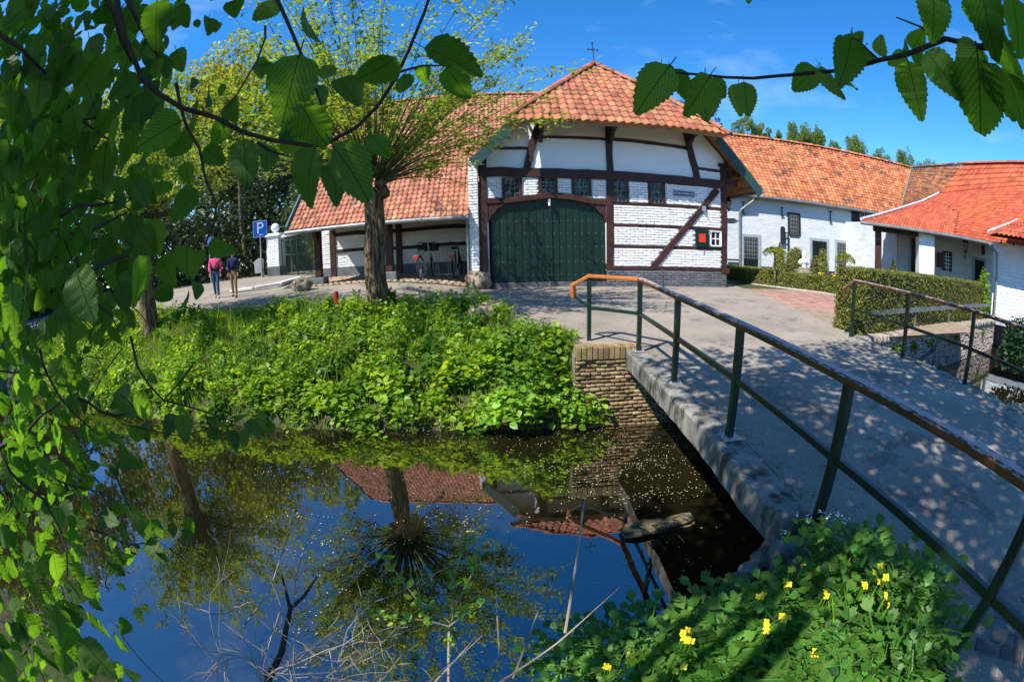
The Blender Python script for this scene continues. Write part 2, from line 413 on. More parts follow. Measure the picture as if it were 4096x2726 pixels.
MT['boxhedge'] = leafmat('box_hedge', (0.115,0.14,0.024), (0.25,0.245,0.046), 0.25, scale=6, rnd=0.4)
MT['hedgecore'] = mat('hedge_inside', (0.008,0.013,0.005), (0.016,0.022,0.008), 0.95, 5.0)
MT['yellow'] = mat('yellow_petal', (0.80,0.55,0.010), (0.85,0.62,0.02), 0.5, 20.0)
MT['purple'] = mat('purple_petal', (0.07,0.02,0.16), None, 0.6)
MT['whitepetal'] = mat('white_petal', (0.80,0.80,0.76), None, 0.6)
MT['petal'] = mat('floating_petal', (0.55,0.46,0.18), (0.72,0.66,0.46), 0.7, 12.0)
MT['bust'] = mat('white_marble', (0.76,0.77,0.78), (0.82,0.82,0.82), 0.5, 3.0)
MT['bench'] = mat('orange_bench_wood', (0.30,0.085,0.018), (0.40,0.12,0.025), 0.5, 4.0)
MT['galv'] = mat('galvanised_steel', (0.34,0.35,0.36), (0.46,0.47,0.48), 0.4, 5.0, metal=0.5)
MT['greyrail'] = mat('grey_painted_rail', (0.10,0.11,0.115), (0.16,0.165,0.17), 0.55, 5.0)
MT['bollard'] = mat('red_bollard', (0.30,0.012,0.010), (0.42,0.02,0.014), 0.4, 6.0)
MT['bin'] = mat('grey_bin', (0.22,0.23,0.24), (0.3,0.31,0.32), 0.5, 4.0)
MT['meshgreen'] = mat('green_wire', (0.015,0.07,0.045), None, 0.5)
MT['doordark'] = mat('black_green_door', (0.004,0.011,0.009), (0.007,0.016,0.013), 0.4, 5.0)
MT['topiary'] = leafmat('clipped_yew_shoots', (0.15,0.175,0.028), (0.30,0.29,0.055), 0.25, scale=6, rnd=0.35)
MT['bankdark'] = leafmat('deep_green_weed_leaf', (0.050,0.125,0.014), (0.115,0.21,0.024), 0.38, scale=2.0)
MT['skin'] = mat('skin', (0.48,0.26,0.18), (0.54,0.30,0.21), 0.55, 10)
MT['pink'] = mat('pink_shirt', (0.72,0.075,0.20), (0.80,0.11,0.25), 0.8, 12, bump=0.01, bscale=14)
MT['jeans'] = mat('blue_jeans', (0.018,0.045,0.10), (0.04,0.085,0.16), 0.85, 10, bump=0.008, bscale=16)
MT['navy'] = mat('navy_jacket', (0.010,0.016,0.065), (0.02,0.03,0.10), 0.8, 10, bump=0.008, bscale=16)
MT['khaki'] = mat('khaki_trousers', (0.26,0.14,0.06), (0.34,0.19,0.08), 0.85, 10, bump=0.006, bscale=16)
MT['hair'] = mat('brown_hair', (0.05,0.028,0.014), (0.09,0.05,0.026), 0.6, 20)
MT['shoe'] = mat('grey_shoe', (0.30,0.30,0.31), (0.4,0.4,0.41), 0.7, 10)
MT['blackshoe'] = mat('black_shoe', (0.012,0.012,0.012), None, 0.5)
MT['tyre'] = mat('rubber', (0.012,0.012,0.012), (0.02,0.02,0.02), 0.8, 20)
MT['bikeframe'] = mat('silver_bicycle_frame', (0.42,0.41,0.38), (0.5,0.49,0.46), 0.35, 8, metal=0.3)
MT['redlamp'] = mat('red_reflector', (0.5,0.01,0.01), None, 0.3)
MT['cobble'] = mat('sandstone_cobble', (0.24,0.17,0.11), (0.40,0.30,0.21), 0.9, 5.0, rnd=0.25, bump=0.01, bscale=20)
MT['paverred'] = mat('red_clinker_paver', (0.28,0.145,0.112), (0.38,0.225,0.18), 0.85, 3.0, rnd=0.16, hue=0.01)
MT['pavergrey'] = mat('grey_clinker_paver', (0.10,0.085,0.080), (0.17,0.15,0.14), 0.85, 6.0, rnd=0.22)
MT['kerb'] = mat('pale_kerb_stone', (0.36,0.33,0.28), (0.50,0.47,0.42), 0.9, 3.0, bump=0.01, bscale=15)
MT['whitestrip'] = mat('worn_white_kerb', (0.55,0.52,0.47), (0.68,0.66,0.62), 0.85, 3.0)

def asphalt():
    m = mat('worn_asphalt', (0.215,0.18,0.142), (0.335,0.285,0.228), 0.92, 0.8, bump=0.004, bscale=140, c3=(0.175,0.152,0.125), s3=1.1, t3=0.56, t3w=0.05, lo=0.3, hi=0.7)
    nt = m.node_tree; L = nt.links.new
    bs = nt.nodes['Principled BSDF']
    src = bs.inputs['Base Color'].links[0].from_socket
    geo = nd(nt, 'ShaderNodeNewGeometry')
    vo = nd(nt, 'ShaderNodeTexVoronoi', inp={'Scale': 55.0, 'Randomness': 1.0}); L(geo.outputs['Position'], vo.inputs['Vector'])
    sep = nd(nt, 'ShaderNodeSeparateColor'); L(vo.outputs['Color'], sep.inputs[0])
    gt = nd(nt, 'ShaderNodeMapRange', inp={'From Min': 0.86, 'From Max': 1.0}); L(sep.outputs[0], gt.inputs[0])
    dm = nd(nt, 'ShaderNodeMapRange', inp={'From Min': 0.50, 'From Max': 0.30}); L(vo.outputs['Distance'], dm.inputs[0])
    mu = nd(nt, 'ShaderNodeMath', operation='MULTIPLY'); L(gt.outputs[0], mu.inputs[0]); L(dm.outputs[0], mu.inputs[1])
    mx = nd(nt, 'ShaderNodeMixRGB'); L(mu.outputs[0], mx.inputs[0]); L(src, mx.inputs[1]); mx.inputs[2].default_value = (0.46,0.45,0.44,1)
    v2 = nd(nt, 'ShaderNodeTexNoise', inp={'Scale': 90.0, 'Detail': 3.0}); L(geo.outputs['Position'], v2.inputs['Vector'])
    r2 = nd(nt, 'ShaderNodeMapRange', inp={'From Min': 0.3, 'From Max': 0.7, 'To Min': 0.62, 'To Max': 1.3}); L(v2.outputs['Fac'], r2.inputs[0])
    m3 = nd(nt, 'ShaderNodeMixRGB', blend_type='MULTIPLY', inp={0: 1.0}); L(mx.outputs[0], m3.inputs[1]); L(r2.outputs[0], m3.inputs[2])
    L(m3.outputs[0], bs.inputs['Base Color'])
    return m
MT['asphalt'] = asphalt()

def hazel_mat():
    """leaf with pinnate veins drawn from the leaf's own uv"""
    m = bpy.data.materials.new('hazel_leaf'); m.use_nodes = True
    nt = m.node_tree; L = nt.links.new
    bs = nt.nodes['Principled BSDF']
    bs.inputs['Roughness'].default_value = 0.5; bs.inputs['Specular IOR Level'].default_value = 0.25
    uv = nd(nt, 'ShaderNodeUVMap'); sp = nd(nt, 'ShaderNodeSeparateXYZ'); L(uv.outputs[0], sp.inputs[0])
    ab = nd(nt, 'ShaderNodeMath', operation='ABSOLUTE'); L(sp.outputs[0], ab.inputs[0])
    k = nd(nt, 'ShaderNodeMath', operation='MULTIPLY', inp={1: 0.62}); L(ab.outputs[0], k.inputs[0])
    su = nd(nt, 'ShaderNodeMath', operation='SUBTRACT'); L(sp.outputs[1], su.inputs[0]); L(k.outputs[0], su.inputs[1])
    ml = nd(nt, 'ShaderNodeMath', operation='MULTIPLY', inp={1: 9.0}); L(su.outputs[0], ml.inputs[0])
    pp = nd(nt, 'ShaderNodeMath', operation='PINGPONG', inp={1: 0.5}); L(ml.outputs[0], pp.inputs[0])
    v1 = nd(nt, 'ShaderNodeMapRange', inp={'From Min': 0.11, 'From Max': 0.0}); L(pp.outputs[0], v1.inputs[0])
    v2 = nd(nt, 'ShaderNodeMapRange', inp={'From Min': 0.035, 'From Max': 0.012}); L(ab.outputs[0], v2.inputs[0])
    vm = nd(nt, 'ShaderNodeMath', operation='MAXIMUM'); L(v1.outputs[0], vm.inputs[0]); L(v2.outputs[0], vm.inputs[1])
    geo = nd(nt, 'ShaderNodeNewGeometry'); oi = nd(nt, 'ShaderNodeObjectInfo')
    ad = nd(nt, 'ShaderNodeMath', operation='ADD'); L(oi.outputs['Random'], ad.inputs[0]); L(geo.outputs['Random Per Island'], ad.inputs[1])
    fr = nd(nt, 'ShaderNodeMath', operation='FRACT'); L(ad.outputs[0], fr.inputs[0])
    rp = nd(nt, 'ShaderNodeValToRGB'); L(fr.outputs[0], rp.inputs[0])
    rp.color_ramp.elements[0].color = (0.042,0.098,0.018,1); rp.color_ramp.elements[1].color = (0.088,0.165,0.026,1)
    mx = nd(nt, 'ShaderNodeMixRGB'); L(vm.outputs[0], mx.inputs[0]); L(rp.outputs[0], mx.inputs[1]); mx.inputs[2].default_value = (0.018,0.045,0.012,1)
    L(mx.outputs[0], bs.inputs['Base Color'])
    iv = nd(nt, 'ShaderNodeMath', operation='SUBTRACT', inp={0: 1.0}); L(vm.outputs[0], iv.inputs[1])
    bp = nd(nt, 'ShaderNodeBump', inp={'Strength': 0.7, 'Distance': 0.002}); L(iv.outputs[0], bp.inputs['Height']); L(bp.outputs[0], bs.inputs['Normal'])
    tr = nd(nt, 'ShaderNodeBsdfTranslucent')
    gm = nd(nt, 'ShaderNodeMixRGB', blend_type='MULTIPLY', inp={0: 1.0}); L(mx.outputs[0], gm.inputs[1]); gm.inputs[2].default_value = (3.2, 3.4, 0.7, 1)
    L(gm.outputs[0], tr.inputs['Color'])
    ms = nd(nt, 'ShaderNodeMixShader', inp={0: 0.5}); L(bs.outputs[0], ms.inputs[1]); L(tr.outputs[0], ms.inputs[2])
    L(ms.outputs[0], nt.nodes['Material Output'].inputs['Surface'])
    return m
MT['hazel'] = hazel_mat()

def water_mat():
    m = bpy.data.materials.new('murky_water'); m.use_nodes = True
    nt = m.node_tree; L = nt.links.new
    bs = nt.nodes['Principled BSDF']
    bs.inputs['Roughness'].default_value = 0.015
    bs.inputs['IOR'].default_value = 3.1
    bs.inputs['Specular IOR Level'].default_value = 0.5
    geo = nd(nt, 'ShaderNodeNewGeometry')
    nz = nd(nt, 'ShaderNodeTexNoise', inp={'Scale': 0.5, 'Detail': 6.0}); L(geo.outputs['Position'], nz.inputs['Vector'])
    rp = nd(nt, 'ShaderNodeValToRGB'); L(nz.outputs['Fac'], rp.inputs[0])
    rp.color_ramp.elements[0].position = 0.35; rp.color_ramp.elements[0].color = (0.0040,0.0042,0.0022,1)
    rp.color_ramp.elements[1].position = 0.7; rp.color_ramp.elements[1].color = (0.020,0.016,0.006,1)
    L(rp.outputs[0], bs.inputs['Base Color'])
    n2 = nd(nt, 'ShaderNodeTexNoise', inp={'Scale': 2.2, 'Detail': 3.0}); L(geo.outputs['Position'], n2.inputs['Vector'])
    bp = nd(nt, 'ShaderNodeBump', inp={'Strength': 1.0, 'Distance': 0.0013}); L(n2.outputs['Fac'], bp.inputs['Height']); L(bp.outputs[0], bs.inputs['Normal'])
    return m
MT['water'] = water_mat()

# ------------------------------------------------------------------ terrain
_cp = np.array([(2,6.4,-.21),(6.8,6.8,-.21),(1.3,7.1,-.19),(0.5,7.6,-.08),(-.4,15,0.0),(3.5,15,0.0),(8,15,0),(-.3,9.3,.05),(-2.6,10.1,.15),(-1.2,14.6,.08),
  (-6.5,15,.36),(-3.9,15.3,.40),(-2.3,15.3,.27),(-9.6,13.8,.3),(-7.5,9.9,.15),(-12,10.5,.28),(-21,13,.3),(-13.2,23.9,.6),(-15.5,26,.6),(-5,19,.45),(-2,19,.4),
  (8.3,13,0),(11.7,12.3,0),(20,20,.1),(8,7.2,-.25),(19,9.4,-.2),(14,21,.1),(-30,30,.7),(-40,12,.4),(30,30,.2),(0,40,.6),(4,11,-.05),(4,6.6,-.2)])
_A = np.linalg.norm(_cp[:, None, :2] - _cp[None, :, :2], axis=2) + 1e-3*np.eye(len(_cp))
_w = np.linalg.solve(np.block([[_A, np.ones((len(_cp), 1))], [np.ones((1, len(_cp))), np.zeros((1, 1))]]), np.append(_cp[:, 2], 0))
def road_z(x, y):
    x = np.asarray(x, float); y = np.asarray(y, float)
    xx = np.clip(x, -40, 30); yy = np.clip(y, 5, 40)
    r = np.sqrt((xx[..., None]-_cp[:, 0])**2 + (yy[..., None]-_cp[:, 1])**2)
    return np.clip(r @ _w[:-1] + _w[-1], -0.4, 0.9)
def crest(x): return np.interp(x, [-60,-12,-7,-2.6,-0.9,-.2,.4,1.0,1.1,7.2,7.5,19.8,60], [11,10.3,9.7,9.9,9.5,8.9,7.4,6.85,6.62,6.62,7.1,9.5,17])
def foot(x): return np.interp(x, [-60,-12,-7,.8,1.5,7.2,7.5,19.8,60], [7.5,6.9,6.45,6.45,6.5,6.5,6.98,9.38,16.8])
def shore(x): return np.interp(x, [-60,-6,-1.5,0.2,1.0,1.7,2.2,7.0,9,20,60], [0,1.0,1.15,1.3,1.75,2.1,2.3,2.3,2.8,3.5,4])
def deck_z(y): return np.interp(y, [-6,0.4,2.0,2.7,3.5,4.9,6.4,7.0], [-.40,-.40,-.41,-.39,-.325,-.27,-.225,-.20])
def near_z(x, y):
    t = np.clip((shore(x) - y)/np.interp(x, [-60,0,1.2,1.9,2.2,60], [2.2,1.8,1.3,0.6,0.2,2]), 0, 1)
    top = np.where(x > 1.85, deck_z(y)-.08, -.45)
    return -1.55 + (top + 1.55)*np.power(t, 0.75)
def ground(x, y):
    x = np.asarray(x, float); y = np.asarray(y, float)
    c, f = crest(x), foot(x)
    t = np.clip((y - f)/(c - f), 0, 1)
    zf = -1.55 + (road_z(x, np.maximum(y, c)) + 1.55)*np.power(t, 0.62)
    z = np.where(y >= f, zf, np.where(y <= shore(x), near_z(x, y), -1.95))
    return z
gx = np.unique(np.round(np.concatenate([np.arange(-14, 22, .22), np.geomspace(.5, 900, 45)+22, -np.geomspace(.5, 900, 45)-14, [1.1, 1.0]]), 3))
gy = np.unique(np.round(np.concatenate([np.arange(-3, 12, .16), np.arange(12, 32, .6), np.geomspace(.5, 900, 40)+32, -np.geomspace(.5, 600, 30)-3, [6.5, 6.62]]), 3))
GX, GY = np.meshgrid(gx, gy, indexing='ij')
GZ = ground(GX, GY) + 0.025*np.sin(GX*2.3+GY*1.1)*np.sin(GY*2.9-GX*.7)*((GY < 6.4) | ((GY < crest(GX)-.3) & (GX < 1)))
m_ = MB(); m_.grid(np.stack([GX, GY, GZ], 2))
g = m_.build('ground', MT['soil'], smooth=True); tag(g, 'bank soil and earth under the grass, yard and trees', 'ground', kind='structure')

w = MB(); xs = np.linspace(-120, 60, 40); ys = np.linspace(-4, 18, 12)
w.grid(np.stack([*np.meshgrid(xs, ys, indexing='ij'), np.full((40, 12), -1.43)], 2))
tag(w.build('water', MT['water']), 'dark still canal water mirroring sky and willow', 'water', kind='structure')

# road: asphalt sheet following the ground
xs = np.unique(np.concatenate([np.arange(-40, -2, .8), np.arange(-2, 9.0, .12)]))
ylo = np.where(xs < 7.2, crest(xs) + np.where(xs < .9, .22, .01), 6.9 + (xs-7.2)*5.6)
yhi = np.interp(xs, [-40,-16,-14,-9.5,-8.6,-1.3,-1.0,8.2,9.0], [34,34,30,26,14.9,14.6,15.0,15.1,17.5])
yhi = np.maximum(yhi, ylo + .01)
T = np.linspace(0, 1, 30)
RY = ylo[:, None] + (yhi-ylo)[:, None]*T[None]
RX = np.repeat(xs[:, None], 30, 1)
m_ = MB(); m_.grid(np.stack([RX, RY, road_z(RX, RY) + 0.012], 2))
tag(m_.build('road', MT['asphalt'], smooth=True), 'worn grey asphalt road before the gate', 'road', kind='structure')

# ------------------------------------------------------------------ bridge
br = thing('footbridge', 'asphalt bridge with mossy concrete edge beam over the canal', 'bridge', (4.4, 4.3, -.45))
ys = np.array([-4, -2, 0, .4, 1.2, 2.0, 2.8, 3.6, 4.4, 5.2, 6.0, 6.66])
P = []
for y in ys:
    P.append([(2.06 if y > 1.9 else 1.98, y, deck_z(y)+.004), (3.2, y, deck_z(y)+.035), (4.4, y, deck_z(y)+.045), (5.6, y, deck_z(y)+.035), (6.98 if y > 2.6 else 9.5, y, deck_z(y)+.015)])
dk = MB().grid(np.array(P)); dk.build('deck', MT['asphalt'], br, smooth=True)
sb_ = MB(); yy = [2.0, 3.5, 5, 6.55]
for a, b in zip(yy[:-1], yy[1:]):
    za, zb = deck_z(a), deck_z(b)
    sb_.add([(2.1,a,za-.22),(6.9,a,za-.22),(6.9,b,zb-.22),(2.1,b,zb-.22),(2.1,a,za),(6.9,a,za),(6.9,b,zb),(2.1,b,zb)],
            [(0,3,2,1),(0,1,5,4),(1,2,6,5),(2,3,7,6),(3,0,4,7)])
sb_.build('slab', MT['concrete'], br)
def beam(x0, x1, y0, y1, htop, hbot, name):
    m_ = MB(); n = 22; rows = []
    for i in range(n+1):
        y = y0 + (y1-y0)*i/n; z = float(deck_z(y))
        j = lambda: rng.normal(0, .006)
        rows.append([(x0+j(), y, z-hbot+j()), (x0+j(), y, z+htop-.025), (x0+.025+j(), y, z+htop+j()*.6), (x1-.02, y, z+htop+j()*.6), (x1, y, z+htop-.03), (x1, y, z-hbot)])
    P = np.array(rows); m_.grid(P[:, ::-1])
    m_.f += [tuple(range(6)), tuple(range(n*6, n*6+6))]
    m_.build(name, MT['concrete'], br)
beam(1.79, 2.075, 2.08, 6.47, .015, .24, 'edge_beam')
beam(6.76, 7.06, 2.3, 6.75, .03, .40, 'edge_beam')

# railings
def railing(name, label, posts, end, start, railmat_fn, foot_plates=None):
    """posts: (x, y, z foot, z of the middle rail, z of the handrail)"""
    t = thing(name, label, 'railing', posts[len(posts)//2][:3], 'bridge railings')
    for i, p in enumerate(posts):
        p = np.array(p, float)
        MB().box((p[0]-.032, p[1]-.032, p[2]), (p[0]+.032, p[1]+.032, p[4]-.026)).build('post', MT['railgreen'], t, bevel=.004)
        if foot_plates and i in foot_plates:
            m_ = MB().box((p[0]-.085, p[1]-.085, p[2]-.002), (p[0]+.085, p[1]+.085, p[2]+.014))
            pl = m_.build('foot_plate', MT['galv'], t, bevel=.002)
            for sx in (-.06, .06):
                for sy in (-.06, .06):
                    MB().lathe((p[0]+sx, p[1]+sy, p[2]+.013), [(.012, 0), (.012, .012), (.006, .018), (.006, .03)], 8).build('bolt', MT['galv'], pl)
    P = [np.array(p[:2], float) for p in posts]
    for i in range(len(P)-1):
        a = np.append(P[i], posts[i][3]); b = np.append(P[i+1], posts[i+1][3])
        d = (b-a)/np.linalg.norm(b-a)
        MB().bar(a+d*.034, b-d*.034, .042, .050).build('mid_rail', MT['railgreen'], t, bevel=.003)
    chain = start + [np.append(q, p[4]) for q, p in zip(P, posts)] + end
    for i, (a, b) in enumerate(zip(chain[:-1], chain[1:])):
        a = np.array(a, float); b = np.array(b, float); L = np.linalg.norm(b-a); d = (b-a)/L
        n = max(2, int(L/.12))
        sx = np.cross(d, [0,0,1]) if abs(d[2]) < .9 else np.array([0.7,0.7,0])
        sx = sx/np.linalg.norm(sx); uz = np.cross(sx, d)
        prof = [(-.048,-.018),(-.040,-.028),(.040,-.028),(.048,-.018),(.048,.014),(.034,.028),(-.034,.028),(-.048,.014)]
        m_ = MB(); rows = [[a - d*.012 + (d*(L+.024))*i2/n + sx*q[0] + uz*q[1] for q in prof] for i2 in range(n+1)]
        Pm = np.array(rows); K = len(prof)
        m_.add(Pm.reshape(-1, 3), [(r*K+c, r*K+(c+1) % K, (r+1)*K+(c+1) % K, (r+1)*K+c) for r in range(n) for c in range(K)] + [tuple(range(K))[::-1], tuple(range(n*K, n*K+K))])
        m_.build('handrail', railmat_fn(i), t)
    return t
PL = [(1.33,7.07,-.20,.355,.86),(1.955,6.35,-.205,aty(1469.6,721,6.35)[2],.855),(1.97,4.88,-.255,aty(1554.8,777,4.88)[2],.765),(1.957,3.355,-.315,aty(1692,872,3.355)[2],.70),
      (2.03,1.98,-.41,.09,.605),(2.03,.44,-.40,.04,.565),(2.10,-1.1,-.40,.03,.56)]
rl = railing('bridge_railing', 'near dark green bridge railing with varnished handrail, orange at its far end', PL, [], [aty(1320,682,7.15), aty(1318,655,7.15)], lambda i: MT['handrailnew'] if i < 3 else MT['handrail'], foot_plates=(1,2,3))
MB().bar(aty(1321,681,7.15), np.array([1.33,7.07,.36]), .035, .045).build('brace', MT['railgreen'], rl)
MB().bar((2.06,.42,.03), (2.75,.10,.05), .05, .04).build('cross_rail', MT['greyrail'], rl)
PR = [(x, y, z, z+.58, z+1.14) for x, y, z in ((6.82,6.80,-.21),(6.75,5.17,-.255),(6.84,3.63,-.32),(6.84,2.0,-.40),(6.84,.4,-.40))]
rr = railing('bridge_railing', 'far dark green bridge railing with worn brown handrail in front of tall hedge', PR, [], [aty(1942,690,7.0), aty(1941,664,7.0)], lambda i: MT['handrail'], foot_plates=(0,1,2))
MB().bar(aty(1944,690,7.0), np.array([6.82,6.80,.37]), .035, .045).build('brace', MT['railgreen'], rr)

# ------------------------------------------------------------------ brick shapes
def brick_base(seed, j=.03):
    g_ = np.random.default_rng(seed)
    v = np.array([(x, y, z) for z in (-.5, .5) for y in (-.5, .5) for x in (-.5, .5)], float)
    # bevelled front face: inset ring on -y side
    f = np.array([(-.46,-.62,-.40),(.46,-.62,-.40),(.46,-.62,.40),(-.46,-.62,.40)])
    v = np.vstack([v, f]); v += g_.normal(0, j, v.shape)*[.5, 1, 1]
    F = [(4,5,7,6),(0,2,3,1),(1,3,7,5),(2,6,7,3),(0,4,6,2),(0,1,9,8),(1,5,10,9),(5,4,11,10),(4,0,8,11),(8,9,10,11)]
    return (v, F, None)
BRICKS = [brick_base(i) for i in range(4)]
ROUGHBRICKS = [brick_base(10+i, .06) for i in range(4)]
def brick_wall(x0, x1, z0, z1, y, bl, bh, skip=None, depth=.05, joint=.012, jit=.004):
    """positions and rotations of stretcher bricks on the plane y = const"""
    R, P = [], []
    n = max(1, round((z1-z0)/bh)); bh = (z1-z0)/n
    for r in range(n):
        z = z0 + (r+.5)*bh
        x = x0 - (bl*.5 if r % 2 else 0)
        while x < x1 - .02:
            a, b = max(x, x0), min(x+bl, x1)
            x += bl
            if b-a < .05: continue
            c = ((a+b)/2, z)
            if skip and skip(*c): continue
            w_ = b-a-joint
            R.append(rot_z(rng.normal(0, .012)) @ np.diag([w_, depth, bh-joint*.9]))
            P.append((c[0], y + rng.normal(0, jit), z + rng.normal(0, .003)))
    return R, P

# ------------------------------------------------------------------ roof tiles
def pantile():
    """S-profile tile: u 0..1.1 across, v 0..1.18 up the slope, height in units of the width"""
    us = np.array([0, .14, .30, .46, .62, .80, 1.0, 1.1])
    hs = np.array([.02, -.03, -.045, -.01, .09, .15, .10, .03])*1.15
    v = []
    for vv, dz in ((0, .085), (.5, .055), (1.16, -.02)):
        v += [(u, vv, h_+dz) for u, h_ in zip(us, hs)]
    n = len(us)
    v += [(u, .01, h_+.085-.075) for u, h_ in zip(us, hs)]
    F = [(r*n+i, r*n+i+1, (r+1)*n+i+1, (r+1)*n+i) for r in range(2) for i in range(n-1)]
    F += [(3*n+i, 3*n+i+1, i+1, i) for i in range(n-1)]
    F += [(n-1, 3*n+n-1, n+n-1), (n*2-1, 3*n-1, n*2-1)][:1]
    return (np.array(v), F, None)
TILE = pantile()
def tiles_on_plane(O, U, V, w, l, inside, nu, nv, jit=.03, u0=0):
    """tile transforms on the plane O + u U + v V (unit vectors); inside(u, v) keeps a tile by its centre"""
    U = np.array(U, float)/np.linalg.norm(U); V = np.array(V, float)/np.linalg.norm(V)
    N = np.cross(U, V)
    R, P = [], []
    for j in range(nv):
        for i in range(u0, nu):
            u, v = i*w, j*l
            if not inside(u + w*.5, v + l*.5): continue
            a = rng.normal(0, jit*.4); k = rng.normal(0, jit*.5)
            Ur = U*math.cos(a) + V*math.sin(a); Vr = V*math.cos(a) - U*math.sin(a)
            Vr = Vr + N*k
            R.append(np.stack([Ur*w, Vr*l, N*w], 1))
            P.append(np.array(O) + U*(u + rng.normal(0, .004)) + V*(v + rng.normal(0, .008)) + N*abs(rng.normal(0, .004)))
    return np.array(R), np.array(P)
def tiles_on_patch(A, B, C, D, nu, nv, jit=.03, keep=None):
    """tiles on the bilinear patch A (eave left) B (eave right) C (top left) D (top right)"""
    A, B, C, D = (np.array(q, float) for q in (A, B, C, D)); R, P = [], []
    S = lambda s, t: (A*(1-s)+B*s)*(1-t) + (C*(1-s)+D*s)*t
    for j in range(nv):
        for i in range(nu):
            s, t = i/nu, j/nv
            if keep and not keep(s+.5/nu, t+.5/nv): continue
            p = S(s, t); U = S(s+1/nu, t)-p; V = S(s, t+1/nv)-p
            N = np.cross(U, V); N /= np.linalg.norm(N); N *= np.linalg.norm(U)
            R.append(np.stack([U, V + N*rng.normal(0, jit), N], 1)); P.append(p + N*.05)
    return np.array(R), np.array(P)
def ridge_tiles(a, b, n, r, parent, matl, up=(0,0,1)):
    a = np.array(a, float); b = np.array(b, float); d = (b-a)/n; L = np.linalg.norm(d); e = d/L
    sx = np.cross(e, up); sx /= np.linalg.norm(sx); uz = np.cross(sx, e)
    k = 7; v = []
    for t, rr in ((0, 1.0), (.5, .94), (1.06, .86)):
        for j in range(k):
            an = PI*j/(k-1); v.append((t, math.cos(an)*rr, math.sin(an)*rr*.9))
    v += [(0.01, math.cos(PI*j/(k-1))*.85, math.sin(PI*j/(k-1))*.75) for j in range(k)]
    F = [(q*k+j, (q+1)*k+j, (q+1)*k+j+1, q*k+j+1) for q in range(2) for j in range(k-1)] + [(j, j+1, 3*k+j+1, 3*k+j) for j in range(k-1)]
    Rm = np.stack([e*L, sx*r, uz*r], 1)
    R = np.repeat(Rm[None], n, 0); P = np.array([a + d*i + rng.normal(0, .006, 3) for i in range(n)])
    pieces('ridge_tile', [(np.array(v), F, None)], R, P, matl, parent)

# ------------------------------------------------------------------ gate building
GY0 = 15.0
gb = thing('gate_building', 'white timber framed gatehouse with green double gate and clay tiled hip roof', 'building', (3.7, 15.2, 0))
wall = MB()
wall.prism([(-.70,15.0,.02),(-.70,15.0,4.6),(.40,15.0,5.75),(7.05,15.0,5.75),(8.02,15.0,4.72),(8.02,15.0,.02),(3.42,15.0,.02),(3.42,15.0,2.6),(3.36,15.0,2.86),(2.9,15.0,2.90),(1.5,15.0,3.05),(.3,15.0,2.92),(-.40,15.0,2.90),(-.48,15.0,2.6),(-.48,15.0,.02)], (0,.25,0))
wallo = wall.build('wall', MT['plaster'], gb)
# side walls and back so the house is closed
m_ = MB().box((-.70,15.26,.02), (-.45,26,4.2)).box((7.78,15.26,.02), (8.02,26,4.4)).box((-.70,25.75,.02), (8.02,26.0,4.2))
m_.prism([(-.7,26,4.2),(8.02,26,4.2),(8.02,26,5.0),(4.0,26,9.1),(-.7,26,4.6)], (0,-.2,0))
m_.build('side_wall', MT['whitewall'], gb)
MB().box((-.55,15.26,.0), (3.5,15.36,3.2)).build('gate_backing', MT['blacktimber'], gb)

def brace_zone(x, z):
    # skip bricks under the diagonal brace, shutter and window
    t = (3.53 - z)/(3.53-.67); xc = 7.63 + (5.09-7.63)*t
    if abs(x-xc) < .12: return True
    return 6.62 < x < 7.8 and 1.40 < z < 2.05
R, P = [], []
for z0, z1 in ((.70,1.31),(1.43,2.03),(2.14,2.77)):
    a, b = brick_wall(3.70, 7.80, z0, z1, 14.985, .29, .088, brace_zone); R += a; P += b
for x0, x1 in ((-.49,-.02),(.70,1.18),(1.82,2.26),(2.98,3.44),(4.26,4.94),(5.64,7.8)):
    zb = 2.89 if x0 > 3.4 else 2.98 + (.08 if 1 < x0 < 2 else 0)
    a, b = brick_wall(x0, x1, zb, 3.60, 14.985, .29, .088, brace_zone if x0 > 5 else None); R += a; P += b
pieces('brick', BRICKS, R, P, MT['whitebrick'], wallo, 300, 'brick_facing')
# projecting white pier at the left
pier = MB().box((-1.10,14.86,.58), (-.80,15.3,4.4)); pier.box((-1.13,14.84,.55), (-.78,15.32,.585))
pio = pier.build('pier', MT['mortar'], gb)
R, P = brick_wall(-1.11, -.79, .6, 4.4, 14.85, .31, .095)
pieces('brick', BRICKS, R, P, MT['whitebrick'], pio, 100, 'brick_facing')
# dark painted plinth
plo = MB().box((3.42,14.94,-.1), (8.0,15.2,.555)).build('plinth', MT['plinth'], gb)
R, P = brick_wall(3.43, 7.99, .0, .55, 14.93, .29, .079)
pieces('brick', BRICKS, R, P, MT['plinth'], plo, 200, 'brick_facing')
MB().box((-.75,14.90,-.05), (-.45,15.2,.55)).build('plinth', MT['plinth'], gb, bevel=.02)

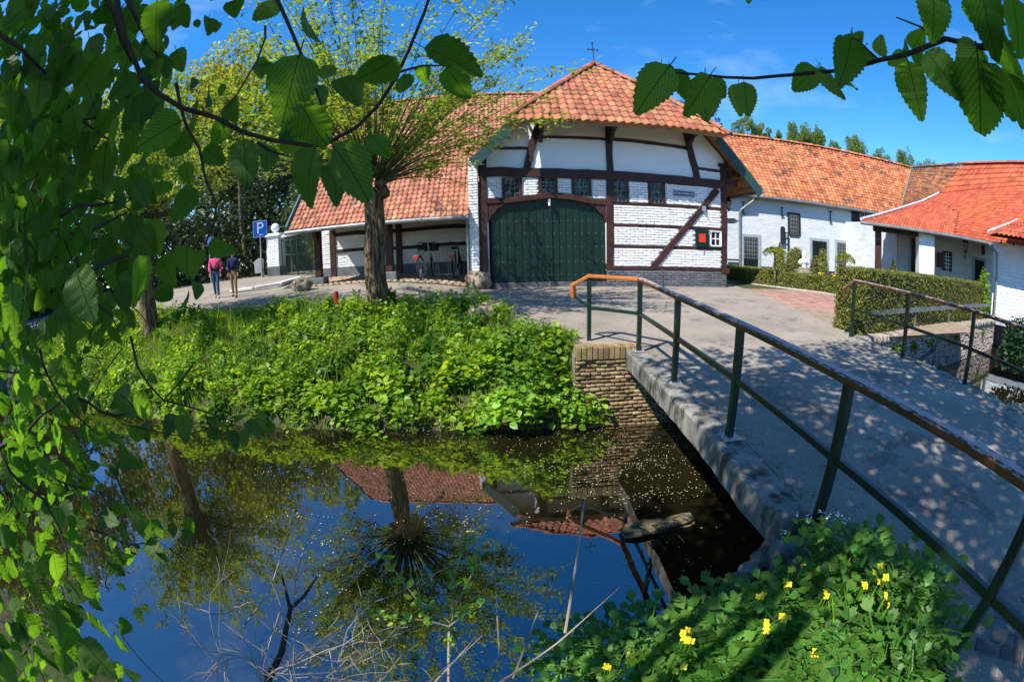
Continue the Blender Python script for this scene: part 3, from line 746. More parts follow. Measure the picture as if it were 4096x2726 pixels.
def beamxz(pts, w, y0=14.955, y1=15.1, mt='timber', name='beam', seg=9, wob=.012):
    """timber along a polyline in the facade plane; w = visible width"""
    pts = [np.array(p, float) for p in pts]
    L = [0]
    for a, b in zip(pts[:-1], pts[1:]): L.append(L[-1] + np.linalg.norm(b-a))
    rows = []
    for i in range(seg+1):
        s = L[-1]*i/seg
        x = np.interp(s, L, [p[0] for p in pts]); z = np.interp(s, L, [p[1] for p in pts])
        s2 = min(s+.01, L[-1]); s1 = max(s-.01, 0)
        d = np.array([np.interp(s2, L, [p[0] for p in pts]) - np.interp(s1, L, [p[0] for p in pts]), np.interp(s2, L, [p[1] for p in pts]) - np.interp(s1, L, [p[1] for p in pts])])
        d /= np.linalg.norm(d); n = np.array([-d[1], d[0]])
        ww = w*(1 + rng.normal(0, .05)); off = rng.normal(0, wob*.5)
        a = np.array([x, z]) + n*(ww/2+off); b = np.array([x, z]) - n*(ww/2-off)
        yy = y0 + rng.normal(0, .003); cfr = n*.012
        rows.append([(a[0], y1, a[1]), (a[0], yy+.012, a[1]), (a[0]-cfr[0], yy, a[1]-cfr[1]), (b[0]+cfr[0], yy, b[1]+cfr[1]), (b[0], yy+.012, b[1]), (b[0], y1, b[1])])
    Pm = np.array(rows); m_ = MB(); m_.grid(Pm); m_.f += [tuple(range(6))[::-1], tuple(range(seg*6, seg*6+6))]
    return m_.build(name, MT[mt], gb)
beamxz([(-.63,.52),(-.66,2.5),(-.62,4.5)], .25, 14.90, name='post')
beamxz([(3.53,.58),(3.57,2.5),(3.64,5.62)], .24, 14.935, name='post')
beamxz([(7.90,.60),(7.92,2.5),(7.95,4.45)], .24, 14.935, name='post')
MB().box((7.76,14.87,4.42), (8.14,15.1,4.56)).build('post_cap', MT['timber'], gb, bevel=.015)
MB().box((7.76,14.88,.50), (8.12,15.1,.70)).build('post_foot', MT['timber'], gb, bevel=.015)
beamxz([(-.5,3.90),(1.3,3.83),(3.4,3.80),(5.5,3.77),(8.0,3.76)], .31, 14.90, name='main_beam', seg=18)
beamxz([(-.52,2.92),(.3,2.92),(.9,2.99),(1.55,3.06),(2.2,3.02),(2.9,2.90),(3.44,2.86)], .19, 14.92, name='gate_lintel', seg=16)
for z, w_ in ((2.825,.115),(2.08,.105),(1.365,.11)):
    beamxz([(3.68,z-.01),(5.6,z+.0),(7.80,z+.03)], w_, 14.96, name='rail')
beamxz([(3.42,.62),(7.95,.645)], .13, 14.925, name='sill_beam')
beamxz([(7.66,3.56),(6.4,2.16),(5.05,.66)], .235, 14.915, name='brace')
beamxz([(1.28,5.66),(1.05,4.9),(.80,3.98)], .25, 14.93, name='brace')
beamxz([(6.50,5.72),(6.66,4.8),(6.86,3.90)], .25, 14.93, name='brace')
beamxz([(1.30,5.10),(2.4,5.11),(3.52,5.08)], .10, 14.955, name='collar')
beamxz([(3.72,5.11),(5,5.07),(6.55,4.99)], .13, 14.955, name='collar')
beamxz([(-.50,4.73),(.98,4.70)], .10, 14.955, name='collar')
beamxz([(6.90,4.28),(7.82,4.26)], .10, 14.955, name='collar')
# stub tie beams and gallows bracket under the right verge
MB().bar((8.02,15.0,3.84), (8.50,14.98,3.84), .20, .26).build('tie_end', MT['timber'], gb, bevel=.02)
MB().bar((8.02,15.0,4.22), (8.72,15.0,4.22), .16, .16).build('tie_end', MT['timber'], gb, bevel=.02)
MB().bar((8.05,15.0,3.95), (8.5,15.0,4.30), .12, .14).build('bracket', MT['timber'], gb, bevel=.01)
# curved corner brackets of the gate
for s, xa in ((1, -.50), (-1, 3.42)):
    pts = [(xa, 2.18), (xa, 2.86), (xa+s*.66, 2.86), (xa+s*.52, 2.74), (xa+s*.33, 2.66), (xa+s*.24, 2.52), (xa+s*.10, 2.42), (xa+s*.06, 2.26)]
    m_ = MB().prism([(x, 14.965, z) for x, z in pts], (0, .10, 0)); m_.build('gate_bracket', MT['timber'], gb)
# gate leaves
def gate_top(x): return np.interp(x, [-.36,-.2,.08,.8,1.5,2.3,3.03,3.25,3.39], [2.62,2.78,2.88,2.95,3.00,2.95,2.88,2.78,2.62])
edges_l = np.linspace(-.40, 1.555, 9); edges_r = np.linspace(1.575, 3.42, 9)
for li, ed in enumerate((edges_l, edges_r)):
    x0, x1 = ed[0], ed[-1]
    lf = MB().box((x0, 15.11, .19), (x1, 15.15, 2.4)).build('gate_leaf', MT['green'], gb)
    for a, b in zip(ed[:-1], ed[1:]):
        a2, b2 = a+.006, b-.006
        MB().prism([(a2,15.085,.185),(b2,15.085,.185),(b2,15.085,float(gate_top(b2))),(a2,15.085,float(gate_top(a2)))], (0,.024,0)).build('plank', MT['green'], lf, bevel=.005)
    for a in ed[1:-1]:
        MB().box((a-.020,15.062,.185), (a+.020,15.083,float(gate_top(a))-.03)).build('cover_strip', MT['green'], lf, bevel=.005)
    rv = MB()
    for zr in (.42,.85,1.35,1.80,2.22):
        for k in range(15):
            x = x0 + .10 + k*(x1-x0-.2)/14 
            rv.lathe((x, 15.084, zr + rng.normal(0,.008)), [(.013,0),(.009,.010)], 6, ax=(0,-1,0))
    rv.build('rivets', MT['galv'], lf)['kind'] = 'stuff'
    MB().box((x0, 15.02, .015), (x1, 15.12, .178)).build('kick_board', MT['plinth'], lf, bevel=.01)
MB().box((1.535,15.03,.185), (1.60,15.060,2.86)).build('closing_strip', MT['green'], gb, bevel=.004)
MB().lathe((1.52,14.88,2.80), [(.04,0),(.045,.10),(.03,.12)], 10, ax=(0,-.4,-1)).box((1.48,14.85,2.80),(1.56,14.96,2.93)).build('gate_lamp', MT['galv'], gb)

def lattice_window(x0, x1, z0, z1, nx, nz, y=15.02, frame=None, parent=gb, fm='timber', bar=.012, barmat='leadbar', fy=-.06):
    wo = MB()
    fw = frame or .10
    wo.ring((x0-fw, z0-.02, x1+fw, z1+.02), (x0, z0, x1, z1), y+fy, y+.08)
    wo = wo.build('window', MT[fm], parent)
    for i in range(nx):
        for j in range(nz):
            a, b = x0+(x1-x0)*i/nx, x0+(x1-x0)*(i+1)/nx; c, d = z0+(z1-z0)*j/nz, z0+(z1-z0)*(j+1)/nz
            t = rng.normal(0, .006, 2)
            MB().add([(a,y-.001+t[0],c),(b,y-.001-t[0],c),(b,y-.001-t[1],d),(a,y-.001+t[1],d)], [(0,1,2,3)]).build('pane', MT['glass'], wo)
    m_ = MB()
    for i in range(nx+1): x = x0+(x1-x0)*i/nx; m_.box((x-bar/2, y-.022, z0), (x+bar/2, y-.004, z1))
    for j in range(nz+1): z = z0+(z1-z0)*j/nz; m_.box((x0, y-.020, z-bar/2), (x1, y-.003, z+bar/2))
    m_.build('glazing_bar', MT[barmat], wo)
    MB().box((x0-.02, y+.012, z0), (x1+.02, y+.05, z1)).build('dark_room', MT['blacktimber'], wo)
    return wo
for x0, x1, z0 in ((.09,.55,2.99),(1.29,1.71,3.12),(2.39,2.85,3.07),(3.72,4.14,2.89),(5.04,5.48,2.89)):
    lattice_window(x0, x1, z0, 3.66, 3, 4, y=14.99, frame=.10, fy=-.05)
# red shutter and little white window
sh = MB().box((6.68,14.88,1.44), (7.23,14.925,2.04)).build('shutter', MT['green'], gb, bevel=.008)
MB().box((6.82,14.868,1.60), (7.08,14.882,1.90)).build('shutter_panel', MT['red'], sh)
for z in (1.50, 1.98): MB().box((7.20,14.86,z-.02), (7.28,14.90,z+.02)).build('hinge', MT['iron'], sh)
MB().box((6.955,14.86,1.30), (6.975,14.89,1.46)).build('latch', MT['iron'], sh)
lattice_window(7.33, 7.71, 1.50, 2.00, 2, 2, y=14.95, frame=.05, fm='whitepaint', bar=.035, barmat='whitepaint')
# iron strap where the brace meets the rail
MB().box((6.98,14.87,2.72), (7.12,14.93,2.90)).bar((7.05,14.9,2.74), (7.2,14.86,2.52), .02, .03).build('iron_strap', MT['galv'], gb)

# roof
AP = np.array([3.95, 18.1, 9.35]); HL = np.array([.15, 13.85, 5.42]); HR = np.array([7.66, 13.85, 5.42]); BK = 26.0
sl_r = (9.35-5.42)/(7.66-3.95); sl_l = (9.35-5.42)/(3.95-.15)
def rzR(x): return 9.35 - (x-3.95)*sl_r
def rzL(x): return 9.35 - (3.95-x)*sl_l
EL, ER = -0.95, 9.30
VF = 14.42
roof = MB()
def slab(poly, t=.10):
    p = [np.array(q, float) for q in poly]
    n = np.cross(p[1]-p[0], p[2]-p[0]); n /= np.linalg.norm(n)
    if n[2] < 0: n = -n
    roof.prism(p, -n*t)
slab([HL, HR, AP])
slab([(ER,VF,rzR(ER)), (ER,BK,rzR(ER)), (3.95,BK,9.35), AP, (HR[0]-.02,VF,rzR(HR[0]-.02))])
slab([(EL,VF,rzL(EL)), (EL,BK,rzL(EL)), (3.95,BK,9.35), AP, (HL[0]+.02,VF,rzL(HL[0]+.02))])
roofo = roof.build('roof', MT['wood'], gb)
hv = AP - (HL+HR)/2; hl = np.linalg.norm(hv); hw = HR[0]-HL[0]
R, P = tiles_on_plane(HL - hv/hl*.06, (1,0,0), hv, hw/26, hl/13.6, lambda u, v: v < hl-.1 and u > (v-.25)/hl*(AP[0]-HL[0])-.02 and u < hw - (v-.25)/hl*(HR[0]-AP[0])+.02, 26, 15)
pieces('tile', [TILE], R, P, MT['tilegate'], roofo, 300, 'tile_field', smooth=True)
Vr = np.array([3.95-ER, 0, 9.35-rzR(ER)]); Vl = np.linalg.norm(Vr)
R, P = tiles_on_plane((ER+.05,VF,rzR(ER)-.05), (0,1,0), Vr, .29, .42, lambda u, v: v < Vl-.1 and (v < Vl*(ER-HR[0])/(ER-3.95) or u > (v/Vl-(ER-HR[0])/(ER-3.95))/(1-(ER-HR[0])/(ER-3.95))*(18.1-VF)), 40, 19)
pieces('tile', [TILE], R, P, MT['tilegate'], roofo, 0, 'tile_field', smooth=True)
Vq = np.array([3.95-EL, 0, 9.35-rzL(EL)]); Vql = np.linalg.norm(Vq)
R, P = tiles_on_plane((EL-.05,BK,rzL(EL)-.05), (0,-1,0), Vq, .29, .42, lambda u, v: v < Vql-.1 and (v < Vql*(HL[0]-EL)/(3.95-EL) or (BK-VF-u) > (v/Vql-(HL[0]-EL)/(3.95-EL))/(1-(HL[0]-EL)/(3.95-EL))*(18.1-VF)), 40, 19)
pieces('tile', [TILE], R, P, MT['tilegate'], roofo, 0, 'tile_field', smooth=True)
nn = np.cross([1,0,0], hv/hl)
ridge_tiles(HL+[-.08,-.05,-.02], AP+[0,0,.06], 17, .15, roofo, MT['tilegate'])
ridge_tiles(HR+[.08,-.05,-.02], AP+[0,0,.06], 17, .15, roofo, MT['tilegate'])
ridge_tiles(AP+[0,0,.02], (3.95,BK,9.37), 20, .16, roofo, MT['tilegate'])
# fascia, soffit rafters, bargeboards
MB().bar(HL+[.1,.10,-.09], HR+[-.1,.10,-.09], .04, .10).build('fascia', MT['wood'], gb)
for k in range(11):
    x = .55 + k*.68
    MB().bar((x,13.92,5.36), (x,15.05,5.36+1.13*(9.35-5.42)/4.25), .07, .09).build('rafter', MT['blacktimber'], gb)
for k in (1.30, 3.66, 6.52):
    MB().bar((k,15.0,5.35), (k,14.05,5.35), .14, .14).build('lookout', MT['blacktimber'], gb)
    MB().bar((k,14.95,4.95), (k,14.35,5.30), .12, .12).build('bracket', MT['blacktimber'], gb)
def barge(xa, za, xb, zb, y, name, mt, hgt=.34, th=.05):
    a = np.array([xa, y, za]); b = np.array([xb, y, zb]); d = (b-a)/np.linalg.norm(b-a); n = np.array([-d[2], 0, d[0]]); n = n if n[2] > 0 else -n
    MB().prism([a+n*.02, b+n*.02, b-n*hgt, a-n*hgt], (0, th, 0)).build(name, MT[mt], gb)
barge(7.64, rzR(7.64), ER+.08, rzR(ER+.08), VF-.06, 'bargeboard', 'barge')
barge(HL[0]-.02, rzL(HL[0]-.02), EL-.08, rzL(EL-.08), VF-.06, 'bargeboard', 'barge')
m_ = MB()
for k in range(4):
    x = 8.25 + k*.28; m_.bar((x,VF,rzR(x)-.16), (x,15.9,rzR(x)-.16), .08, .10)
m_.build('purlin_end', MT['wood'], gb)
MB().tube([(ER+.05,VF-.1,rzR(ER)-.10),(ER+.05,BK,rzR(ER)-.10)], .07, 8).build('gutter', MT['zinc'], gb)
# wrought iron cross on the apex
cx, cy, cz = AP + [0,-.05,.05]
fin = MB().lathe((cx,cy,cz), [(.07,0),(.05,.12),(.02,.25)], 10)
fin.box((cx-.014,cy-.014,cz+.2), (cx+.014,cy+.014,cz+1.02)).box((cx-.20,cy-.012,cz+.68), (cx+.20,cy+.012,cz+.705))
for dx, dz in ((-.20,.69),(.20,.69),(0,1.03)):
    fin.lathe((cx+dx,cy-.02,cz+dz), [(.045,0),(.045,.04)], 8, ax=(0,1,0))
for sx in (-1,1):
    for sz in (-1,1): fin.bar((cx+sx*.02,cy,cz+.69+sz*.02), (cx+sx*.09,cy,cz+.69+sz*.09), .015, .015)
fin.build('cross_finial', MT['iron'], gb)

def text_mesh(body, size, matl, name, parent, origin, ux, uz, ext=.004):
    """flat raised lettering: ux reading direction, uz up"""
    cu = bpy.data.curves.new(name, 'FONT'); cu.body = body; cu.size = size; cu.extrude = ext; cu.align_x = 'CENTER'; cu.align_y = 'CENTER'; cu.resolution_u = 3
    tmp = bpy.data.objects.new('tmp', cu); scene.collection.objects.link(tmp)
    bpy.context.view_layer.update()
    me = bpy.data.meshes.new_from_object(tmp.evaluated_get(bpy.context.evaluated_depsgraph_get()))
    bpy.data.objects.remove(tmp)
    ux = np.array(ux, float); uz = np.array(uz, float); nz_ = np.cross(ux, uz)
    M4 = np.eye(4); M4[:3, :3] = np.stack([ux, uz, nz_], 1); M4[:3, 3] = origin
    me.transform(Matrix(M4.tolist())); me.materials.clear(); me.materials.append(matl); me.name = name
    o = bpy.data.objects.new(name, me); link(o, parent); o['kind'] = 'stuff'; return o
ss = thing('street_sign', 'dark blue enamel street name sign with white capitals on gatehouse wall', 'sign', (6.295,14.93,3.2))
MB().box((5.88,14.915,3.205), (6.71,14.945,3.38)).build('plate', MT['blue'], ss, bevel=.006)
text_mesh('PATER KARELWEG', .105, MT['white'], 'lettering', ss, (6.295,14.912,3.29), (1,0,0), (0,0,1))

# ------------------------------------------------------------------ open cart shed left of the gate
sd = thing('cart_shed', 'open fronted shed with pale tiled roof between gatehouse and iron gate', 'shed', (-4.3, 16.5, .38))
SX0, SX1 = -7.35, -1.14
bw = MB().box((-7.95,18.5,.2), (SX1+.45,18.75,2.9)).box((SX0+.3,18.5,2.9), (SX1+.45,18.75,6.2)); bwo = bw.build('back_wall', MT['whitewall'], sd)
plq = MB().box((-7.96,18.44,.2), (SX1+.4,18.5,.86)).build('plinth', MT['plinth'], sd)
for z, w_ in ((2.28,.16),(1.56,.14)):
    m_ = MB(); n = 12
    xs_ = np.linspace(-7.25, SX1+.3, n)
    for a, b in zip(range(n-1), range(1, n)):
        za, zb = z+.03*math.sin(a*.9), z+.03*math.sin(b*.9)
        m_.bar((xs_[a],18.46,za), (xs_[b]+.01,18.46,zb), .08, w_)
    m_.build('wall_rail', MT['blacktimber'], sd)
for x in (-7.28, -4.3):
    MB().box((x-.13,18.40,.4), (x+.13,18.49,2.9)).build('wall_post', MT['timber'], sd, bevel=.01)
R, P = brick_wall(-7.94, SX1+.3, .88, 2.9, 18.49, .30, .095, depth=.03)
pieces('brick', BRICKS, R, P, MT['whitebrick'], bwo, 300, 'brick_facing')
for x, zb in ((-6.62,.30), (-3.92,.34)):
    MB().box((x-.27,15.05,zb-.25), (x+.27,15.58,zb+.36)).build('post_plinth', MT['plinth'], sd, bevel=.03)
    MB().bar((x,15.3,zb+.36), (x+.0,15.3,2.40), .24, .24, up=(0,1,0)).build('post', MT['timber'], sd, bevel=.015)
    MB().bar((x-.02,15.3,1.85), (x-.02,14.95,2.35), .14, .14).build('bracket', MT['timber'], sd)
MB().bar((SX0,15.3,2.50), (SX1+.3,15.3,2.50), .2, .2).build('eaves_beam', MT['timber'], sd)
sO = np.array([SX0-.15,14.62,2.42]); sV = np.array([0,6.4,6.42]); sVl = np.linalg.norm(sV)
rf = MB()
nS = np.cross([1,0,0], sV/sVl)
XR = 3.2
rf.prism([sO, (SX1-.02,14.62,2.42), (SX1-.02,16.0,3.80), (-.9,16.0,3.80), (XR,21.02,8.84), (SX0-.15,21.02,8.84)], -nS*.10)
rf.prism([(SX0-.15,21.02,8.84), (XR,21.02,8.84), (XR,27,2.9), (SX0-.15,27,2.9)], np.array([0,-.07,-.07]))
rfo = rf.build('roof', MT['wood'], sd)
def shed_in(u, v):
    x = SX0-.15+u; y = 14.62 + v/sVl*6.4
    return v < sVl-.05 and x < (SX1+.02 if y < 15.95 else (-.55 if y < 17.2 else min(XR, EL + (2.42+(y-14.62)*1.003-rzL(EL))/sl_l + .45)))
R, P = tiles_on_plane(sO + [.02,-.03,.0], (1,0,0), sV, .182, .255, shed_in, 58, 36)
pieces('tile', [TILE], R, P, MT['tileshed'], rfo, 300, 'tile_field', smooth=True)
ridge_tiles((SX0-.15,21.02,8.86), (XR,21.02,8.86), 26, .16, rfo, MT['tileshed'])
# bargeboard on the open end
a = sO + [-.05,-.03,.10]; b = a + sV; n_ = nS*.30
MB().prism([a+nS*.05, b+nS*.05, b-n_, a-n_], (-.05,0,0)).build('bargeboard', MT['bluebarge'], sd)
MB().prism([(SX0,15.3,2.5),(SX0,21.0,8.7),(SX0,26.5,2.9),(SX0,18.6,2.9),(SX0,18.6,2.5)], (.1,0,0)).build('gable', MT['whitewall'], sd)
MB().tube([(SX0-.25,14.56,2.33),(SX1+.04,14.56,2.36)], .075, 10).build('gutter', MT['zinc'], sd)
MB().tube([(SX1-.02,14.70,2.30),(SX1-.02,14.78,1.4),(SX1-.02,14.78,.35)], .035, 8).build('downpipe', MT['zinc'], sd)

# cobbled floor under the shed
cs = []
for i in range(26):
    for j in range(17):
        x = -7.2 + i*.235 + (.11 if j % 2 else 0) + rng.normal(0, .015); y = 15.05 + j*.20 + rng.normal(0, .012)
        if x < -1.25: cs.append((x, y))
cs = np.array(cs); cz = road_z(cs[:, 0], cs[:, 1])
cobv = []
for (r, z) in ((.50,-.3),(.50,.1),(.36,.26)):
    for k in range(7): cobv.append((r*math.cos(2*PI*k/7)*1.05, r*math.sin(2*PI*k/7)*.95, z))
cobf = [(a*7+k, a*7+(k+1) % 7, (a+1)*7+(k+1) % 7, (a+1)*7+k) for a in range(2) for k in range(7)] + [tuple(range(14, 21))]
COB = (np.array(cobv), cobf, None)
fl = MB(); fx = np.linspace(-7.3, -1.2, 14); fy = np.linspace(14.95, 18.5, 8); FX, FY = np.meshgrid(fx, fy, indexing='ij')
fl.grid(np.stack([FX, FY, road_z(FX, FY)+.014], 2))
flo = fl.build('shed_floor', MT['cobble']); tag(flo, 'sandstone cobbles of the shed floor', 'floor', kind='structure')
Rr = np.array([rot_z(rng.uniform(0, 6)) @ np.diag([.22*rng.uniform(.85,1.1), .19*rng.uniform(.85,1.1), .12]) for _ in cs])
pieces('cobble', [COB], Rr, np.column_stack([cs, cz+.03]), MT['cobble'], flo, 300, 'cobble_field', smooth=True)

# ------------------------------------------------------------------ right wing behind the garden
rw = thing('right_wing', 'long white farmhouse wing with weathered orange tile roof behind the garden', 'building', (16.5, 21.4, .1))
A0 = np.array([11.85,22.0]); A1 = np.array([21.6,20.28]); wd = (A1-A0)/np.linalg.norm(A1-A0); wnrm = np.array([wd[1], -wd[0]])
if wnrm[1] > 0: wnrm = -wnrm
ZE = 4.44
def W(p2, z, off=0.0):
    """point on the wing's wall seen from the camera in a given direction"""
    q = np.array(p2) + wnrm*off; return np.array([q[0], q[1], z])
def on_wing(x, y, off=0.0):
    """photograph point -> (distance along the wall, height)"""
    v = ray(x, y); base = A0 + wnrm*off
    k = np.dot(base - CAM[:2], wnrm)/np.dot(v[:2], wnrm)
    p = CAM + v*k; return np.dot(p[:2]-A0, wd), p[2]
def wbox(s0, s1, z0, z1, d0, d1):
    """box on the wing wall: along s, height z, depth measured out of the wall"""
    m_ = MB(); c = A0 + wd*(s0+s1)/2 + wnrm*(d0+d1)/2
    return m_.obox((c[0], c[1], (z0+z1)/2), (wd[0]*(s1-s0)/2, wd[1]*(s1-s0)/2, 0), (wnrm[0]*(d1-d0)/2, wnrm[1]*(d1-d0)/2, 0), (0,0,(z1-z0)/2))
c2p = lambda x, y: ((2700+x*.38265)/1.7385, (600+y*.38265)/1.7385)
r2p = lambda x, y: ((2800+x*.6378)/1.7385, (400+y*.6378)/1.7385)
wbox(-3.2, 12.5, -.2, ZE+.3, -.4, 0).build('wall', MT['whitewall'], rw)
wbox(-3.2, 12.5, -.2, .62, 0, .02).build('plinth', MT['iron'], rw)
def opening(px0, px1, name, door, fw=.16, split=.5, grille=True, bot=.15, fm='greystone'):
    s0, z1 = on_wing(*px0); s1, zb = on_wing(*px1)
    if door: zb = bot
    o = wbox(s0, s1, zb, z1, .01, .03).build(name, MT['doordark'] if door else MT['glass'], rw)
    fr = MB()
    for a, b, c, d in ((s0-fw, s0, zb, z1+fw), (s1, s1+fw, zb, z1+fw), (s0-.001, s1+.001, z1, z1+fw)):
        t = wbox(a, b, c, d, .005, .06); fr.add(t.v, t.f)
    if not door:
        t = wbox(s0-.001, s1+.001, zb-fw*.7, zb, .005, .07); fr.add(t.v, t.f)
    fr.build('surround', MT[fm], o)
    if grille:
        zz = zb + (z1-zb)*(.42 if door else 0)
        wbox(s0+.06, s1-.06, zz, z1-.06, .028, .036).build('pane', MT['glass'], o)
        g_ = MB(); n = 5
        for i in range(n+1):
            s_ = s0+.06 + (s1-s0-.12)*i/n; t = wbox(s_-.008, s_+.008, zz, z1-.06, .036, .05); g_.add(t.v, t.f)
        nz_ = max(3, int((z1-zz)/.2))
        for j in range(nz_+1):
            z_ = zz + (z1-.06-zz)*j/nz_; t = wbox(s0+.06, s1-.06, z_-.008, z_+.008, .038, .052); g_.add(t.v, t.f)
        g_.build('grille', MT['leadbar'], o)
    return o
opening(c2p(715,905), c2p(865,1215), 'door', True, bot=.2)
opening(c2p(1190,668), c2p(1295,893), 'window', False, fw=.10, fm='iron')
opening(r2p(702,880), r2p(792,1040), 'door', True, grille=False, bot=.2)
opening(r2p(858,893), r2p(915,1065), 'door', True, bot=.2)
opening(r2p(1148,940), r2p(1195,1060), 'door', True, grille=False, bot=.2)
# upper casement with open shutter
s0, z1 = on_wing(*r2p(1000,700)); s1, z0 = on_wing(*r2p(1045,790))
wo = wbox(s0, s1, z0, z1, .01, .03).build('window', MT['glass'], rw)
for f_ in (0, .33, .66, 1): wbox(s0+(s1-s0)*f_-.03, s0+(s1-s0)*f_+.03, z0, z1, .03, .06).build('glazing_bar', MT['whitepaint'], wo)
wbox(s0-.05, s1+.05, z0-.14, z0-.02, .0, .10).build('sill', MT['iron'], wo)
s2_, z2 = on_wing(*r2p(948,690)); wbox(s2_, s0-.03, z0-.05, z1+.05, .03, .08).build('shutter', MT['iron'], rw)
# wall anchors, shelf, lead flashing, arched plaque
for x, ya, yb in ((270,640,710),(513,675,728),(816,700,768)):
    s_, za = on_wing(*r2p(x, ya)); _, zb = on_wing(*r2p(x, yb))
    m_ = wbox(s_-.03, s_+.03, zb, za, .0, .05)
    for z_ in (za, zb): t = wbox(s_-.10, s_+.10, z_-.03, z_+.03, .05, .08); m_.add(t.v, t.f)
    m_.build('wall_anchor', MT['iron'], rw)
s0, z1 = on_wing(*r2p(940,930)); s1, z0 = on_wing(*r2p(1110,955)); wbox(s0, s1, z0-.1, z0+.06, .0, .28).build('ledge', MT['greystone'], rw, bevel=.03)
s0, z1 = on_wing(*r2p(499,790)); s1, z0 = on_wing(*r2p(528,905))
m_ = MB(); pl = [(s0, z0), (s1, z0), (s1, z1-.12), ((s0+s1)/2+.08, z1-.02), ((s0+s1)/2, z1), ((s0+s1)/2-.08, z1-.02), (s0, z1-.12)]
q = [A0 + wd*s_ + wnrm*.10 for s_, _ in pl]; m_.prism([(a[0], a[1], z_) for a, (_, z_) in zip(q, pl)], (wnrm[0]*.06, wnrm[1]*.06, 0)).build('arched_plaque', MT['iron'], rw)
s_, z_ = on_wing(*c2p(1155,860)); _, zb = on_wing(*c2p(1165,1050))
m_ = wbox(s_+.05, s_+.11, zb-.5, z_, .15, .21)
for zz in (z_, z_-.35): t = wbox(s_-.12, s_+.11, zz-.05, zz, .16, .20); m_.add(t.v, t.f)
m_.build('pump_handle', MT['iron'], rw)
s0, z0 = on_wing(*c2p(535,1140)); s1, _ = on_wing(*c2p(660,1140)); wbox(s0, s1, z0-.05, z0+.03, .1, .18).build('hand_bar', MT['iron'], rw)
# gutter and downpipe
gp = lambda s_, z, off: np.append(A0 + wd*s_ + wnrm*off, z)
MB().tube([gp(-.4,ZE-.05,.42), gp(11.2,ZE-.08,.42)], .09, 8).build('gutter', MT['zinc'], rw)
sdp, zdp = on_wing(*c2p(815,500), .3); sd2, zd2 = on_wing(*c2p(675,660), .1)
MB().tube([gp(sdp,ZE-.1,.42), gp(sdp-.02,ZE-.30,.40), gp(sd2+.1,zd2+.2,.12), gp(sd2,zd2,.10), gp(sd2,.2,.10)], .065, 8).build('downpipe', MT['zinc'], rw)
# roof slope of the wing
RZ = 9.06
rA = np.array([14.0,26.6,RZ]); rB = np.array([30.8,23.0,RZ])
eA = np.array([*(A0 + wd*(-.7) + wnrm*.42), ZE]); eB = np.array([*(A0 + wd*15.5 + wnrm*.42), ZE])
rA2 = rA - (rB-rA)*.12
rf = MB().add([q+np.array([0,.05,-.10]) for q in (eA, eB, rB, rA2)], [(0,1,3),(1,2,3)]); rf.add([rA2, rB, rB+[0,5,-4.6], rA2+[0,5,-4.6]], [(0,1,2,3)])
rwo = rf.build('roof', MT['tilewing'], rw)
def wing_keep(s_, t_): return True
R, P = tiles_on_patch(eA, eB, rA2, rB, 62, 21, .04)
pieces('tile', [TILE], R, P, MT['tilewing'], rwo, 300, 'tile_field', smooth=True)
ridge_tiles(rA2+[0,0,.08], rB+[0,0,.08], 44, .17, rwo, MT['tilewing'])

# ------------------------------------------------------------------ corner wing with porch
pw = thing('porch_wing', 'wing with broad bright orange roof sweeping down over a white porch', 'building', (20.5, 13.5, 0))
c0 = 1.86
E1 = np.array([15.79,15.31,c0+1.3]); E2 = np.array([22.55,11.0,c0+1.3])
V0 = rB.copy(); Pk = np.array([31.0,17.4,RZ]); K2 = np.array([31.4,11.4,RZ]); K3 = K2 + (K2-Pk)*.9
def apt(x, y, y0): return aty(*r2p(x, y), y0)
H1 = apt(1500,590,18.6); H2 = apt(1400,640,18.3); H3 = apt(1250,690,17.4); H4 = apt(1120,730,16.3)
E3 = E2 + (E2-E1)*.35
rf = MB()
hipline = [E1, H4, H3, H2, H1, Pk]
n = 16
def along(pts, t):
    pts = [np.array(p) for p in pts]; L = np.cumsum([0]+[np.linalg.norm(b-a) for a, b in zip(pts[:-1], pts[1:])]); s_ = t*L[-1]
    return np.array([np.interp(s_, L, [p[k] for p in pts]) for k in range(3)])
KR = [E3, E3*.62+K3*.38+np.array([0,0,-.5]), K3]
# lower eave -> ridge rows, bowed like the sweeping roof
rows = 22; cols = 46
def porch(sv, tv):
    a = along(hipline, tv); b = along(KR, tv); return a*(1-sv) + b*sv
G = np.array([[porch(i/40, j/20) for i in range(41)] for j in range(21)])
rf.grid(G - np.array([0,0,.05])); pwo = rf.build('roof', MT['tileporch'], pw, smooth=True)
R, P = [], []
for j in range(24):
    for i in range(60):
        s_, t_ = i/60, j/24
        p = porch(s_, t_); U = porch(s_+1/60, t_)-p; Vv = porch(s_, min(1, t_+1/24))-p
        N = np.cross(U, Vv); N /= np.linalg.norm(N); N *= np.linalg.norm(U)
        R.append(np.stack([U, Vv + N*rng.normal(0, .03), N], 1)); P.append(p + N*.04)
pieces('tile', [TILE], R, P, MT['tileporch'], pwo, 300, 'tile_field', smooth=True)
ridge_tiles(Pk+[0,0,.08], K3+[0,0,.08], 18, .19, pwo, MT['tileporch'])
ridge_tiles(V0+[0,0,.08], Pk+[0,0,.08], 14, .17, pwo, MT['tiledark'])
